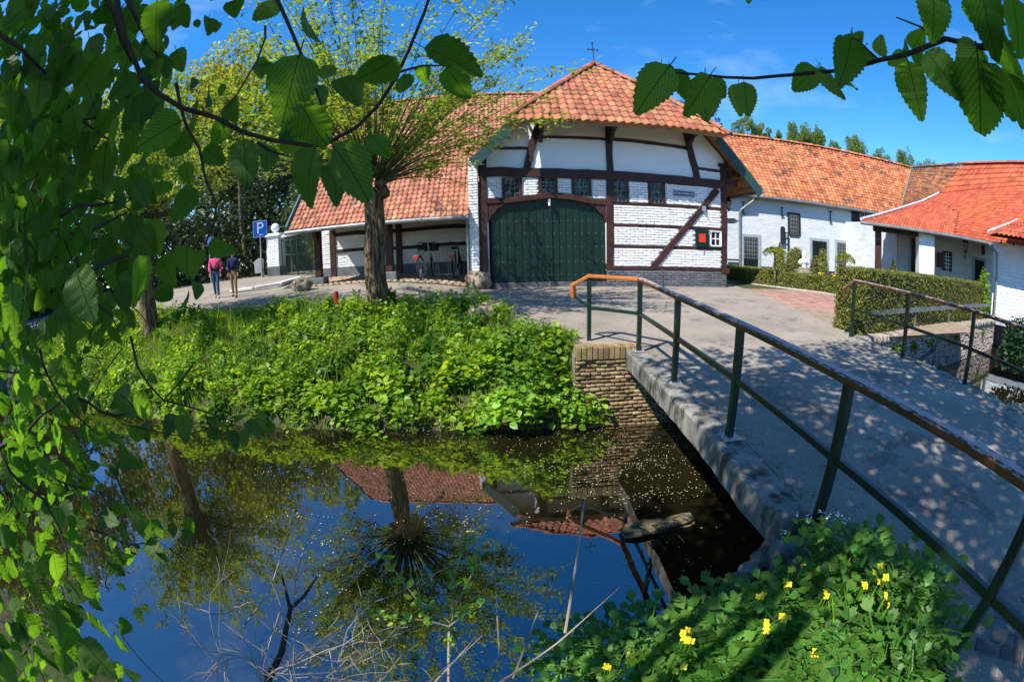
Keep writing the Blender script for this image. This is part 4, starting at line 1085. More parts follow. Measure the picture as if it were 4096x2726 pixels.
# slope in darker tile colours between valley and hip
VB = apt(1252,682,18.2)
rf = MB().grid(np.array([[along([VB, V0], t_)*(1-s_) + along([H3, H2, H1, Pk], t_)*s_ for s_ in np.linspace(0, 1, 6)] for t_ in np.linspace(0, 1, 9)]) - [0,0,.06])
dko = rf.build('dark_roof_slope', MT['tiledark'], pw)
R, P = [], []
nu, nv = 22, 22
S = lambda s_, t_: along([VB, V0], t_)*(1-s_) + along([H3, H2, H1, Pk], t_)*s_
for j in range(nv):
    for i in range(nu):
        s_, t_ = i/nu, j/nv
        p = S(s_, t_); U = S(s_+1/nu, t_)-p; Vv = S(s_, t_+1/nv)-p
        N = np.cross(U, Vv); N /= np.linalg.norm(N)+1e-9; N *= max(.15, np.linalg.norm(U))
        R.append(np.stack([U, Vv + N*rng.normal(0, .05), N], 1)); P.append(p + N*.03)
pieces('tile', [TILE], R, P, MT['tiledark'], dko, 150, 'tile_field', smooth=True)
m_ = MB(); m_.tube([q + np.array([0,0,.10]) for q in hipline[:5]], .075, 6); m_.build('lead_flashing', MT['lead'], pw)
MB().tube([V0+[0,-.05,.03], VB+[0,-.1,.08]], .08, 6).build('valley_flashing', MT['oldmortar'], pw)
MB().tube([E1+[-.1,-.08,-.08], E2+[.05,-.08,-.08]], .085, 8).build('gutter', MT['zinc'], pw)
ed = (E2-E1)/np.linalg.norm(E2-E1); en = np.array([ed[1], -ed[0], 0]); en = en if en[1] > 0 else -en   # away from camera
def pb(px, off, z0, z1, w, d=.25):
    """box standing below the porch eave seen at photo column px"""
    v = ray(*r2p(px, 900)); b = E1 + en*off
    k = np.dot(b[:2], en[:2])/np.dot(v[:2], en[:2]); c = v*k
    return MB().obox((c[0], c[1], (z0+z1)/2), ed*w/2, en*d/2, (0,0,(z1-z0)/2)), c
def ppt(px, py, off):
    v = ray(*r2p(px, py)); k = np.dot((E1+en*off)[:2], en[:2])/np.dot(v[:2], en[:2]); return CAM + v*k
pst, _ = pb(1118, .6, -.1, 3.05, .32); pst.build('porch_post', MT['timber'], pw, bevel=.03)
bmc = ppt(1100,800,.6); bme = ppt(1385,830,.6)
MB().bar((bmc[0]-.1,bmc[1]+.06,2.95), (bme[0],bme[1],2.95), .22, .24).build('porch_beam', MT['timber'], pw)
plr, pc = pb(1412, .6, -.1, 3.1, .95, .6); plr.build('porch_pillar', MT['whitebrick'], pw, bevel=.02)
q0 = ppt(1300,850,3.2); q1 = ppt(1835,890,2.2)
dW = (q1-q0)[:2]; dW /= np.linalg.norm(dW); nW = np.array([-dW[1], dW[0]]); nW = nW if nW[1] > 0 else -nW
def wallpt(px, py, off=0.0):
    v = ray(*r2p(px, py)); b = q0[:2] - nW*off
    k = np.dot(b, nW)/np.dot(v[:2], nW); p = CAM + v*k; return np.dot(p[:2]-q0[:2], dW), p[2]
def pbox(s0, s1, z0, z1, d0, d1):
    c = q0[:2] + dW*(s0+s1)/2 - nW*(d0+d1)/2
    return MB().obox((c[0], c[1], (z0+z1)/2), (dW[0]*(s1-s0)/2, dW[1]*(s1-s0)/2, 0), (nW[0]*(d1-d0)/2, nW[1]*(d1-d0)/2, 0), (0,0,(z1-z0)/2))
pbox(-.6, 12, -.1, 3.6, -.3, 0).build('porch_wall', MT['whitewall'], pw)
# return wall from the wing to the porch
aa = q0[:2] - dW*.6; bb = aa + np.array([-.5, 6.5])
MB().bar((aa[0],aa[1],1.75), (bb[0],bb[1],1.75), .3, 3.7).build('return_wall', MT['whitewall'], pw)
def pdoor(a, b, name, mt, bot=None, frame=.14, fm='greystone'):
    s0, z1 = wallpt(*a); s1, z0 = wallpt(*b)
    if bot is not None: z0 = bot
    o = pbox(s0, s1, z0, z1, .01, .05).build(name, MT[mt], pw)
    f_ = MB()
    for x0, x1, y0, y1 in ((s0-frame, s0, z0, z1+frame), (s1, s1+frame, z0, z1+frame), (s0-.002, s1+.002, z1, z1+frame)):
        t = pbox(x0, x1, y0, y1, .01, .09); f_.add(t.v, t.f)
    f_.build('surround', MT[fm], o)
    return o
pdoor((1322,865), (1378,1070), 'door', 'doordark', -.05, .12)
pdoor((1722,1000), (1778,1110), 'door', 'doordark', -.05)
o = pdoor((1528,955), (1570,1075), 'window', 'glass', None, .08, 'iron')
s0, z1 = wallpt(1528,955); s1, z0 = wallpt(1570,1075)
for f_ in (.33,.66): pbox(s0+(s1-s0)*f_-.02, s0+(s1-s0)*f_+.02, z0, z1, .05, .08).build('glazing_bar', MT['whitepaint'], o)
for f_ in (.2,.4,.6,.8): pbox(s0, s1, z0+(z1-z0)*f_-.015, z0+(z1-z0)*f_+.015, .05, .075).build('glazing_bar', MT['whitepaint'], o)
s0, z1 = wallpt(1485,952,.1); s1, z0 = wallpt(1520,1052,.1); sh = pbox(s0, s1, z0, z1, .06, .12).build('shutter', MT['iron'], pw)
pbox(s0+.07, s1-.07, z0+.10, z1-.10, .12, .14).build('shutter_panel', MT['darkred'], sh)
s0, z1 = wallpt(1775,910,.1); pbox(s0-.1, s0+.1, z1-.5, z1, .05, .2).build('speaker_box', MT['iron'], pw)
# little iron balustrade beside the porch post
for k in range(11):
    p = ppt(1225+k*9, 1000, 1.4)
    MB().box((p[0]-.012,p[1]-.012,.0), (p[0]+.012,p[1]+.012,.85)).build('baluster', MT['greyrail'], pw)
pa, pb2 = ppt(1222,1000,1.4), ppt(1318,1000,1.4); MB().bar((pa[0],pa[1],.86), (pb2[0],pb2[1],.86), .03, .03).build('balustrade_rail', MT['greyrail'], pw)

# ------------------------------------------------------------------ white mill building at the far right
ml = thing('mill_building', 'white brick mill wall rising from the canal at the right edge', 'building', (21.0, 8.0, -.3))
m0 = np.array([19.75,9.22]); m1 = np.array([20.9,6.6]); md = (m1-m0)/np.linalg.norm(m1-m0); mn = np.array([md[1], -md[0]]); mn = mn if mn[0] < 0 else -mn
LW = 5.0
mz0, mz1 = -.12, 2.98
q = m0 + md*LW; cc = (m0+q)/2 - mn*.2
mo = MB().obox((cc[0],cc[1],(mz0+mz1)/2), (md[0]*LW/2,md[1]*LW/2,0), (mn[0]*.2,mn[1]*.2,0), (0,0,(mz1-mz0)/2)).build('wall', MT['mortar'], ml)
# return face towards the porch
e_ = m0 + np.array([4.5,2.2]); MB().bar((m0[0]+.2,m0[1]+.15,1.45), (e_[0],e_[1],1.45), .3, 3.1).build('side_wall', MT['millbrick'], ml)
R, P = [], []
rowsn = 21; bh = (mz1-mz0)/rowsn
for r in range(rowsn):
    x = -.22*(r % 2)
    while x < LW:
        a, b = max(x, 0), min(x+.44, LW); x += .44
        if b-a < .05: continue
        c = m0 + md*(a+b)/2 + mn*(.012+rng.normal(0,.004))
        B = np.stack([np.array([md[0],md[1],0])*(b-a-.014), np.array([-mn[0],-mn[1],0])*.05, np.array([0,0,bh-.012])], 1)
        R.append(B); P.append((c[0], c[1], mz0+(r+.5)*bh))
pieces('brick', BRICKS, R, P, MT['millbrick'], mo, 300, 'brick_facing')
# concrete lintel underneath; black panel stands in for shade in the mill race
MB().obox((cc[0],cc[1],mz0-.14), (md[0]*LW/2,md[1]*LW/2,0), (mn[0]*.22,mn[1]*.22,0), (0,0,.13)).build('lintel', MT['greystone'], ml)
cb = (m0+q)/2 - mn*1.6
MB().obox((cb[0],cb[1],-1.0), (md[0]*LW/2,md[1]*LW/2,0), (mn[0]*.1,mn[1]*.1,0), (0,0,.85)).build('race_shade_panel', MT['iron'], ml)
# roof edge
z3 = 3.14
r0 = aty(*r2p(1808,838), 8.95); rd_ = np.append(md, 0)
a = np.array([r0[0], r0[1], z3]); b = a + rd_*5; c = b + np.array([4.6,1.9,4.2]); d = a + np.array([4.6,1.9,4.2])
hp = [aty(*r2p(1950,780), 10.0), aty(*r2p(2034,738), 11.0)]
d = hp[1] + (hp[1]-hp[0])*1.3
rf = MB().add([q_+np.array([.05,.03,-.10]) for q_ in (a, b, c, d)], [(0,1,3),(1,2,3)]); mro = rf.build('roof', MT['tileporch'], ml)
R, P = tiles_on_patch(a, b, d, c, 20, 14, .03)
pieces('tile', [TILE], R, P, MT['tileporch'], mro, 300, 'tile_field', smooth=True)
MB().tube([a+[0,0,.06], hp[0]+[0,0,.08], hp[1]+[0,0,.08], d], .07, 6).build('lead_flashing', MT['lead'], ml)
for k in range(7):
    s_ = m0 + md*(.25+k*.7); MB().bar((s_[0],s_[1],z3-.14), (s_[0]+mn[0]*.35,s_[1]+mn[1]*.35,z3-.20), .08, .10).build('rafter', MT['blacktimber'], ml)
pt = np.array([m0[0]-.1, m0[1]+.05])
MB().tube([E2+[0,-.1,-.12], (pt[0]+.3,pt[1]+.5,2.85), (pt[0],pt[1]-.1,2.5), (pt[0],pt[1]-.1,-.25)], .06, 8).build('downpipe', MT['zinc'], ml)

# ------------------------------------------------------------------ wall lamps and signs on the buildings
def lantern(name, label, c, s, bracket):
    t = thing(name, label, 'lantern', c, 'wall lanterns')
    c = np.array(c, float)
    MB().lathe(c, [(.10*s,0),(.17*s,.34*s)], 6).build('glass', MT['bin'], t)
    MB().lathe(c+[0,0,.34*s], [(.20*s,0),(.16*s,.08*s),(.05*s,.18*s),(.02*s,.26*s)], 6).build('cap', MT['iron'], t)
    MB().lathe(c-[0,0,.08*s], [(.02*s,-.03*s),(.06*s,.0),(.11*s,.08*s)], 6).build('base', MT['iron'], t)
    MB().tube(bracket, .022*s, 6).build('bracket', MT['iron'], t)
    return t
lc = aty(*c2p(563,615), 17.0)
lantern('wall_lantern', 'iron lantern on bracket at the corner post of the gatehouse', lc, .85, [lc+[0,0,-.08], lc+[-.1,0,-.14], lc+[-.5,.0,-.12], (8.03,17.0,lc[2]-.05)])
p = ppt(1665,945,1.6); lantern('wall_lantern', 'black iron lantern hanging on a scrolled arm under the porch', p, 1.2, [p+[0,0,-.1], p+[.3,.2,-.4], p+[.7,.5,-.35], p+[1.0,.75,-.05]])
dsn = thing('direction_sign', 'black arrow shaped sign with white lettering beside the gatehouse corner post', 'sign', aty(*c2p(595,740), 17.4))
pl = [aty(*c2p(x, y), 17.4) for x, y in ((500,712),(622,714),(662,743),(622,768),(500,764))]
MB().prism(pl, (0,.03,0)).build('plate', MT['iron'], dsn)
a, b = aty(*c2p(585,745), 17.38), aty(*c2p(600,745), 17.38); ux = (b-a)/np.linalg.norm(b-a)
text_mesh('S  HOUBEN', .20, MT['white'], 'lettering', dsn, aty(*c2p(582,744), 17.36), (1,0,0), (0,0,1))

# ------------------------------------------------------------------ canal walls
aw = thing('abutment_wall', 'mossy old brick wall under the far end of the bridge', 'wall', (1.7, 6.6, -1.5))
MB().box((1.02,6.53,-1.9), (7.3,6.75,-.24)).build('core', MT['oldmortar'], aw)
R, P = brick_wall(1.02, 2.9, -1.75, -.36, 6.52, .155, .060, depth=.06, joint=.011, jit=.008)
awc = MB().box((1.0,6.50,-1.92), (1.02,6.75,-.3)).build('wall_end', MT['oldmortar'], aw)
pieces('brick', ROUGHBRICKS, R, P, MT['oldbrick'], awc, 300, 'brick_facing')
for k in range(12):   # soldier course on top
    x = 1.03 + k*.085
    MB().box((x,6.46,-.345+rng.normal(0,.006)), (x+.072,6.74,-.15+rng.normal(0,.008))).build('coping_brick', MT['oldbrick'], aw, bevel=.008)

cwall = thing('canal_wall', 'long pale brick canal wall below the tall hedge', 'wall', (13, 7.8, -.9))
w0 = np.array([7.25,6.80]); w1 = np.array([19.9,9.22]); cd_ = (w1-w0)/np.linalg.norm(w1-w0); cn_ = np.array([cd_[1], -cd_[0]]); CL = np.linalg.norm(w1-w0)
cm = (w0+w1)/2 - cn_*.22
MB().obox((cm[0],cm[1],-1.1), (cd_[0]*CL/2,cd_[1]*CL/2,0), (cn_[0]*.2,cn_[1]*.2,0), (0,0,.78)).build('core', MT['oldmortar'], cwall)
R, P = [], []
for r in range(18):
    z = -1.62 + r*.077; x = -.12*(r % 2)
    while x < CL:
        a, b = max(0, x), min(CL, x+.24); x += .24
        if b-a < .04 or rng.random() < .03: continue
        c = w0 + cd_*(a+b)/2 + cn_*(-.01+rng.normal(0,.010))
        R.append(np.stack([np.array([cd_[0],cd_[1],0])*(b-a-.014), np.array([-cn_[0],-cn_[1],0])*.06, np.array([0,0,.064])], 1)); P.append((c[0], c[1], z))
cwo = MB().obox((w0[0],w0[1]+.2,-1.1), (.02,0,0), (0,.2,0), (0,0,.8)).build('wall_end', MT['oldmortar'], cwall)
pieces('brick', ROUGHBRICKS, R, P, MT['greybrick'], cwo, 300, 'brick_facing')
R, P = [], []
for k in range(int(CL/.075)):
    c = w0 + cd_*(k+.5)*.075 - cn_*.16
    R.append(np.stack([np.array([cd_[0],cd_[1],0])*.064, np.array([-cn_[0],-cn_[1],0])*.40, np.array([0,0,.15])], 1)); P.append((c[0], c[1], -.285+rng.normal(0,.006)))
pieces('coping_brick', BRICKS, R, P, MT['greybrick'], cwo, 200, 'coping_field')
# grey flat rail behind the wall
gr = thing('canal_fence', 'low grey flat bar fence on the canal wall before the hedge', 'fence', (12, 7.9, -.2))
pts = [aty(*r2p(x, y), Y_) for x, y, Y_ in ((1085,1335,7.15),(1360,1315,7.6),(1570,1300,8.1),(1710,1290,8.7),(1820,1285,9.2))]
for a, b in zip(pts[:-1], pts[1:]): MB().bar(a, b, .02, .12).build('flat_rail', MT['greyrail'], gr)
for p in pts[:-1]: MB().box((p[0]-.03,p[1]+.02,-.28), (p[0]+.03,p[1]+.05,p[2]+.10)).build('post', MT['greyrail'], gr)
MB().bar((10.6,7.38,-1.02), (11.5,7.5,-.80), .22, .12).build('plank', MT['drytwig'], gr)
MB().bar((11.45,7.40,-1.45), (11.5,7.44,-.62), .07, .07, up=(0,1,0)).build('stake', MT['drytwig'], gr)

# ------------------------------------------------------------------ leaf shapes
QUAD = (np.array([(0,0,0),(.5,-.34,.06),(1,0,0),(.5,.34,.06)])-[.5,0,0], [(0,1,2),(0,2,3)], None)
LANCE = (np.array([(0,0,0),(.4,-.19,.03),(1,0,0),(.4,.19,.03)]), [(0,1,2),(0,2,3)], None)
BLADE = (np.array([(-.035,0,0),(.035,0,0),(.028,.03,.5),(-.028,.03,.5),(0,.16,1)]), [(0,1,2,3),(3,2,4)], None)
HEART = (np.array([(0,0,0),(.30,-.42,.05),(.75,-.34,.03),(1.15,0,-.08),(.75,.34,.03),(.30,.42,.05),(.55,0,-.04)]), [(0,1,6),(1,2,6),(2,3,6),(3,4,6),(4,5,6),(5,0,6)], None)
def fan_rot(n, up=.5, g_=rng):
    """rotations whose x axis points outward and a bit up: leaves on a stem"""
    yaw = g_.uniform(0, 2*PI, n); pit = g_.normal(up, .35, n)
    x = np.stack([np.cos(yaw)*np.cos(pit), np.sin(yaw)*np.cos(pit), np.sin(pit)], 1)
    z = np.stack([-np.cos(yaw)*np.sin(pit), -np.sin(yaw)*np.sin(pit), np.cos(pit)], 1) + g_.normal(0, .35, (n, 3))
    y = np.cross(z, x); y /= np.linalg.norm(y, axis=1)[:, None]; z = np.cross(x, y)
    return np.stack([x, y, z], 2)
def scl(R, s): return R*np.asarray(s)[:, None, None]

# ------------------------------------------------------------------ hedges and topiary
def leafy_solid(name, label, cat, corners_fn, n, size, matl, core, loc, group=None, shape=QUAD):
    """core mesh plus a skin of small leaves; corners_fn(k) -> points and normals"""
    t = thing(name, label, cat, loc, group)
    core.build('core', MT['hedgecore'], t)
    P, N = corners_fn(n)
    Rr = rand_rot(n, .9)
    # bend the random frames so that their normal leans outward
    z = N + rng.normal(0, .55, (n, 3)); z /= np.linalg.norm(z, axis=1)[:, None]
    x = np.cross(z, rng.normal(size=(n, 3))); x /= np.linalg.norm(x, axis=1)[:, None]; y = np.cross(z, x)
    Rr = np.stack([x, y, z], 2)*(size*rng.uniform(.6, 1.4, n))[:, None, None]
    scatter('foliage', shape, Rr, P + N*rng.uniform(-.05, .035, n)[:, None] + rng.normal(0, .008, (n, 3)), matl, t)
    return t
def poly_hedge(name, label, path, w, ztop, zbot, n, size, matl, group=None):
    """hedge along a 2-D path"""
    path = [np.array(p, float) for p in path]; core = MB(); segs = []
    for a, b in zip(path[:-1], path[1:]):
        d = (b-a)/np.linalg.norm(b-a); nn_ = np.array([-d[1], d[0]]); c = (a+b)/2; L = np.linalg.norm(b-a)
        core.obox((c[0],c[1],(ztop+zbot)/2-.02), (d[0]*(L/2-.03),d[1]*(L/2-.03),0), (nn_[0]*(w/2-.05),nn_[1]*(w/2-.05),0), (0,0,(ztop-zbot)/2-.03))
        segs.append((a, b, d, nn_, L))
    tot = sum(s_[4] for s_ in segs)
    def fn(n_):
        P, N = [], []
        for a, b, d, nn_, L in segs:
            k = max(1, int(n_*L/tot)); u = rng.uniform(-.02, L+.02, k)
            hgt = ztop-zbot; per = np.array([hgt, w, hgt]); f = rng.choice(3, k, p=per/per.sum())
            v = rng.uniform(0, 1, k)
            off = np.where(f == 0, -w/2, np.where(f == 2, w/2, (v-.5)*w)); z = np.where(f == 1, ztop, zbot + v*hgt)
            P.append(np.column_stack([a[0]+d[0]*u+nn_[0]*off, a[1]+d[1]*u+nn_[1]*off, z]))
            nrm = np.where((f == 1)[:, None], [0,0,1.0], np.where((f == 0)[:, None], [-nn_[0],-nn_[1],0], [nn_[0],nn_[1],0])); N.append(nrm)
        # end caps
        for (a, s_) in ((segs[0][0], -segs[0][2]), (segs[-1][1], segs[-1][2])):
            k = max(40, int(n_*w/tot)); nn_ = np.array([-s_[1], s_[0]]); o_ = rng.uniform(-w/2, w/2, k)
            P.append(np.column_stack([a[0]+nn_[0]*o_, a[1]+nn_[1]*o_, rng.uniform(zbot, ztop, k)])); N.append(np.tile([s_[0],s_[1],0], (k, 1)))
        P = np.vstack(P); N = np.vstack(N)
        idx = rng.permutation(len(P)); idx = np.resize(idx, n_); return P[idx], N[idx]
    return leafy_solid(name, label, 'hedge', fn, n, size, matl, core, (*path[0], zbot), group)
h0 = atz(*c2p(588,1370), 0)[:2]; h1 = atz(*c2p(820,1412), 0)[:2]; h2 = atz(*r2p(905,1235), 0)[:2]
th_top = 1.16
poly_hedge('tall_hedge', 'tall clipped yew hedge beside the far bridge railing', [(7.35,7.45),(12.5,8.6),(19.2,10.0)], .9, th_top, -.30, 42000, .050, MT['hedge'])
poly_hedge('low_hedge', 'low box hedge edging the bust garden toward the road', [h1+[.2,.25], h2+[.5,.3]], .55, .62, -.02, 15000, .048, MT['boxhedge'], 'low garden hedges')
poly_hedge('low_hedge', 'shaded low box hedge running back beside the gatehouse corner', [h1+[.1,.3], h0+[.25,.2], h0+[1.2,3.0]], .55, .62, -.02, 12000, .048, MT['boxhedge'], 'low garden hedges')
poly_hedge('low_hedge', 'low box hedge behind the bust and cones', [h0+[1.4,3.4], (13.5,18.2), (17.5,15.5)], .5, .60, .0, 9000, .055, MT['boxhedge'], 'low garden hedges')
def topiary(name, label, c, r, hgt, kind, n, matl, size=.052, group=None):
    core = MB()
    if kind == 'cone': prof = [(r*.96,0),(r,.12*hgt),(r*.80,.40*hgt),(r*.48,.72*hgt),(r*.16,.96*hgt),(.01,hgt)]
    else: prof = [(r*.9,0),(r,.25*hgt),(r*.98,.55*hgt),(r*.78,.82*hgt),(r*.4,.97*hgt),(.01,hgt)]
    core.lathe(c, [(max(.005, a-.04), b-.03 if b > .1 else b) for a, b in prof], 16)
    rr, hh = np.array(prof).T
    def fn(n_):
        h_ = hgt*(1-np.sqrt(1-rng.uniform(0, 1, n_)*.98)) if kind == 'cone' else hgt*rng.uniform(0, 1, n_); a = rng.uniform(0, 2*PI, n_); rad = np.interp(h_, hh, rr)
        P = np.column_stack([c[0]+rad*np.cos(a), c[1]+rad*np.sin(a), c[2]+h_])
        sl_ = np.clip((h_/hgt)**3*(2 if kind != 'cone' else .5) + (.3 if kind == 'cone' else 0), 0, 3)
        N = np.column_stack([np.cos(a), np.sin(a), sl_]); N /= np.linalg.norm(N, axis=1)[:, None]; return P, N
    return leafy_solid(name, label, 'topiary', fn, n, size, matl, core, c, group)
def tp(x, ytop, ybot, Y_):
    t_, b_ = aty(*c2p(x, ytop), Y_), aty(*c2p(x, ybot), Y_); return t_, b_
t_, _ = tp(1095,945,1270,17.2); topiary('topiary_cone', 'tall clipped yew cone left of the white bust beside the doorway', (t_[0],17.2,0), .40, t_[2], 'cone', 3600, MT['topiary'], group='clipped cones around the bust')
t_, _ = tp(1255,1018,1290,17.6); topiary('topiary_dome', 'broad rounded yew dome behind the white bust', (t_[0]+.05,17.6,0), .56, t_[2], 'dome', 3600, MT['topiary'])
t_, _ = tp(1462,1040,1330,16.0); topiary('topiary_cone', 'slim clipped cone just right of the white bust', (t_[0],16.0,0), .33, t_[2], 'cone', 2600, MT['hedge'], group='clipped cones around the bust')
t_ = aty(*r2p(770,893), 17.0); topiary('topiary_cone', 'tallest clipped cone between bust and standard tree', (t_[0],17.0,0), .38, t_[2], 'cone', 3200, MT['topiary'], group='clipped cones around the bust')
t_ = aty(*r2p(1212,983), 14.2); topiary('topiary_cone', 'small clipped cone standing by the porch balustrade', (t_[0],14.2,0), .42, t_[2], 'cone', 1600, MT['hedge'], group='clipped cones around the bust')

# bust on rock pedestal
bx, by = aty(*c2p(1345,1200), 15.2)[:2]
bz = aty(*c2p(1350,1222), 15.2)[2]; btop = aty(*c2p(1355,1050), 15.2)[2]; H_ = btop-bz
pd_ = thing('rock_pedestal', 'rough piled stone pedestal under the white bust', 'pedestal', (bx,by,0))
def rock_mesh(c, r, seed, sub=3, sq=(1,1,.8), rough=.22):
    import bmesh
    bm = bmesh.new(); bmesh.ops.create_icosphere(bm, subdivisions=sub, radius=1.0)
    g_ = np.random.default_rng(seed); ph = g_.uniform(0, 6, (6, 3)); fr = g_.uniform(1.2, 4.5, (6, 3))
    planes = g_.normal(size=(7, 3)); planes /= np.linalg.norm(planes, axis=1)[:, None]
    for v in bm.verts:
        p = np.array(v.co); k = 1 + rough*sum(math.sin(np.dot(fr[i], p*1.6)+ph[i][0])/(1.5+i) for i in range(6))*.5
        q_ = p*k
        for pl_ in planes:
            dd = np.dot(q_, pl_)-.82
            if dd > 0: q_ = q_ - pl_*dd*.85
        v.co = (c[0]+q_[0]*r*sq[0], c[1]+q_[1]*r*sq[1], c[2]+q_[2]*r*sq[2])
    me = bpy.data.meshes.new('rock'); bm.to_mesh(me); bm.free(); return me
k = 0
for lv, cnt, rad in ((0,7,.34),(1,6,.28),(2,5,.22)):
    for i in range(cnt):
        a = 2*PI*i/cnt + lv*.5
        me = rock_mesh((bx+rad*math.cos(a), by+rad*math.sin(a), .10+lv*bz/3.2), .19, 50+k, 2, (1,1,.75)); me.materials.append(MT['stone'])
        link(bpy.data.objects.new('stone', me), pd_); k += 1
MB().lathe((bx,by,0), [(.34,0),(.26,bz-.05),(.2,bz-.01)], 10).build('core', MT['oldmortar'], pd_)
bo = thing('bust', 'white marble bust of a bearded man on the rock pedestal', 'bust', (bx,by,bz))
u = H_/.62
m_ = MB()
def ell(cx_, cz_, rx, ry, rz, cy_=0, k=14, rings=9):
    m_.lathe((0,0,0), [(0.001,0),(0.001,0.001)], 3) if False else None
    vs_ = []; 
    for i in range(rings+1):
        ph = -PI/2 + PI*i/rings
        for j in range(k):
            th = 2*PI*j/k; vs_.append((bx+u*(cx_+rx*math.cos(ph)*math.cos(th)), by+u*(cy_+ry*math.cos(ph)*math.sin(th)), bz+u*(cz_+rz*math.sin(ph))))
    m_.add(vs_, [(i*k+j, i*k+(j+1) % k, (i+1)*k+(j+1) % k, (i+1)*k+j) for i in range(rings) for j in range(k)])
ell(0,.47,.085,.105,.13); ell(0,.36,.06,.065,.12); ell(0,.40,.05,.05,.08,-.07); ell(0,.20,.22,.13,.13); ell(.0,.09,.16,.10,.14); ell(0,.48,.018,.03,.035,-.105); ell(.088,.47,.015,.025,.03); ell(-.088,.47,.015,.025,.03)
ell(-.17,.17,.09,.10,.10); ell(.17,.17,.09,.10,.10)
hd = m_.build('bust_body', MT['bust'], bo, smooth=True)
rm = hd.modifiers.new('remesh', 'REMESH'); rm.mode = 'VOXEL'; rm.voxel_size = .018*u; rm.use_smooth_shade = True
MB().lathe((bx,by,bz-.02), [(.12*u,0),(.09*u,.03*u),(.07*u,.07*u)], 14).build('socle', MT['bust'], bo)

# little standard trees
def standard_tree(label, x, ytop, ycrown, ybot, Y_, wpx, seed):
    top = aty(*c2p(x, ytop), Y_); mid = aty(*c2p(x, ycrown), Y_); g_ = np.random.default_rng(seed)
    t = thing('standard_tree', label, 'tree', (top[0],Y_,0), 'small standard trees in the garden')
    MB().tube([(top[0],Y_,0),(top[0]+.02,Y_,mid[2]*.5),(top[0]-.01,Y_,mid[2])], [.05,.04,.04], 7).build('trunk', MT['bark'], t)
    n = 900; a = g_.uniform(0, 2*PI, n); r = wpx*np.sqrt(g_.uniform(0, 1, n)); th = (top[2]-mid[2])
    P = np.column_stack([top[0]+r*np.cos(a), Y_+r*np.sin(a), mid[2]+th*(.15+.8*(1-(r/wpx)**2)*g_.uniform(.3, 1, n)) - .25*(r/wpx)**3*g_.uniform(0, 1, n)])
    scatter('crown', QUAD, scl(rand_rot(n, .7, g_), g_.uniform(.05,.11,n)), P, MT['springleaf'], t)
standard_tree('small flat topped tree in front of the grilled left doorway', 1045, 1005, 1062, 1270, 15.4, .52, 1)
p_ = aty(*r2p(912,955), 14.6); 
standard_tree('small flat topped tree before the narrow grilled doorway', (r2p(912,955)[0]*1.7385-2700)/.38265, (r2p(912,955)[1]*1.7385-600)/.38265, (r2p(912,1000)[1]*1.7385-600)/.38265, 0, 14.6, .48, 2)

# pansies
def flower_bed(px, Y_, label, n, cols):
    c = aty(*r2p(*px), Y_); t = thing('pansy_clump', label, 'flowers', (c[0],Y_,.1), 'pansies in the garden')
    for cname, mt_ in cols:
        P = np.array([c[0],Y_,c[2]]) + rng.normal(0, 1, (n, 3))*[.28,.2,.04]
        scatter('blossom', HEART, scl(rand_rot(n, .5), rng.uniform(.07,.12,n)), P, MT[mt_], t)
    P = np.array([c[0],Y_,c[2]-.10]) + rng.normal(0, 1, (150, 3))*[.3,.2,.06]
    scatter('foliage', QUAD, scl(rand_rot(150, .8), rng.uniform(.05,.1,150)), P, MT['midleaf'], t)
flower_bed((760,1090), 14.0, 'small clump of yellow pansies between cone and hedge', 10, [('y','yellow')])
flower_bed((800,1097), 13.9, 'clump of purple pansies with a few yellow among them', 12, [('p','purple')])
flower_bed((835,1100), 13.8, 'bright yellow pansies near the narrow doorway tree', 24, [('y','yellow'),('p','purple')])

# bench by the wing
b0 = on_wing(*r2p(985,1050)); b1 = on_wing(*r2p(1100,1050))
be = thing('garden_bench', 'orange wooden bench against the white wing wall', 'bench', gp(b0[0],0,.6))
for nm, z0, z1, d0, d1 in (('seat',.40,.46,.35,.85),('backrest',.62,1.02,.28,.34)):
    wbox(b0[0], b1[0], z0+.15, z1+.15, d0, d1).build(nm, MT['bench'], be)
for s_ in (b0[0]+.06, b1[0]-.06): wbox(s_-.06, s_+.06, 0, 1.3, .28, .40).build('leg', MT['bench'], be); wbox(s_-.05, s_+.05, 0, .56, .72, .84).build('leg', MT['bench'], be)

# ------------------------------------------------------------------ paving
pv = []
for i in range(70):
    for j in range(46):
        u_, v_ = i*.118, j*.225 + (.11 if i % 2 else 0)
        x = 6.7 + u_*.88 + v_*.47; y = 13.6 + u_*.47 - v_*.88
        if y > 13.9 or x > 13.2 or y < 7.1: continue
        if x < 7.25 + (y-6.9)*.19: continue
        if y > np.interp(x, [h0[0], h1[0], h2[0]], [h0[1]+.6, h1[1]-.02, h2[1]-.02]): continue
        if y < np.interp(x, [7.2,12.5,19], [7.0,8.2,9.6]): continue
        pv.append((x, y))
pv = np.array(pv); pz = road_z(pv[:, 0], pv[:, 1])
base = MB(); bx_ = np.linspace(7.2, 14, 20); by_ = np.linspace(6.9, 14.5, 20); BX, BY = np.meshgrid(bx_, by_, indexing='ij')
base.grid(np.stack([BX, BY, road_z(BX, BY)+.006], 2))
yo = base.build('brick_yard', MT['cobble']); tag(yo, 'red clinker brick paving of the yard', 'paving', kind='structure')
PAV = (np.array([(-.5,-.5,0),(.5,-.5,0),(.5,.5,0),(-.5,.5,0),(-.46,-.47,.5),(.46,-.47,.5),(.46,.47,.5),(-.46,.47,.5)]), [(4,5,6,7),(0,1,5,4),(1,2,6,5),(2,3,7,6),(3,0,4,7)], None)
an = math.atan2(-.88, .47)
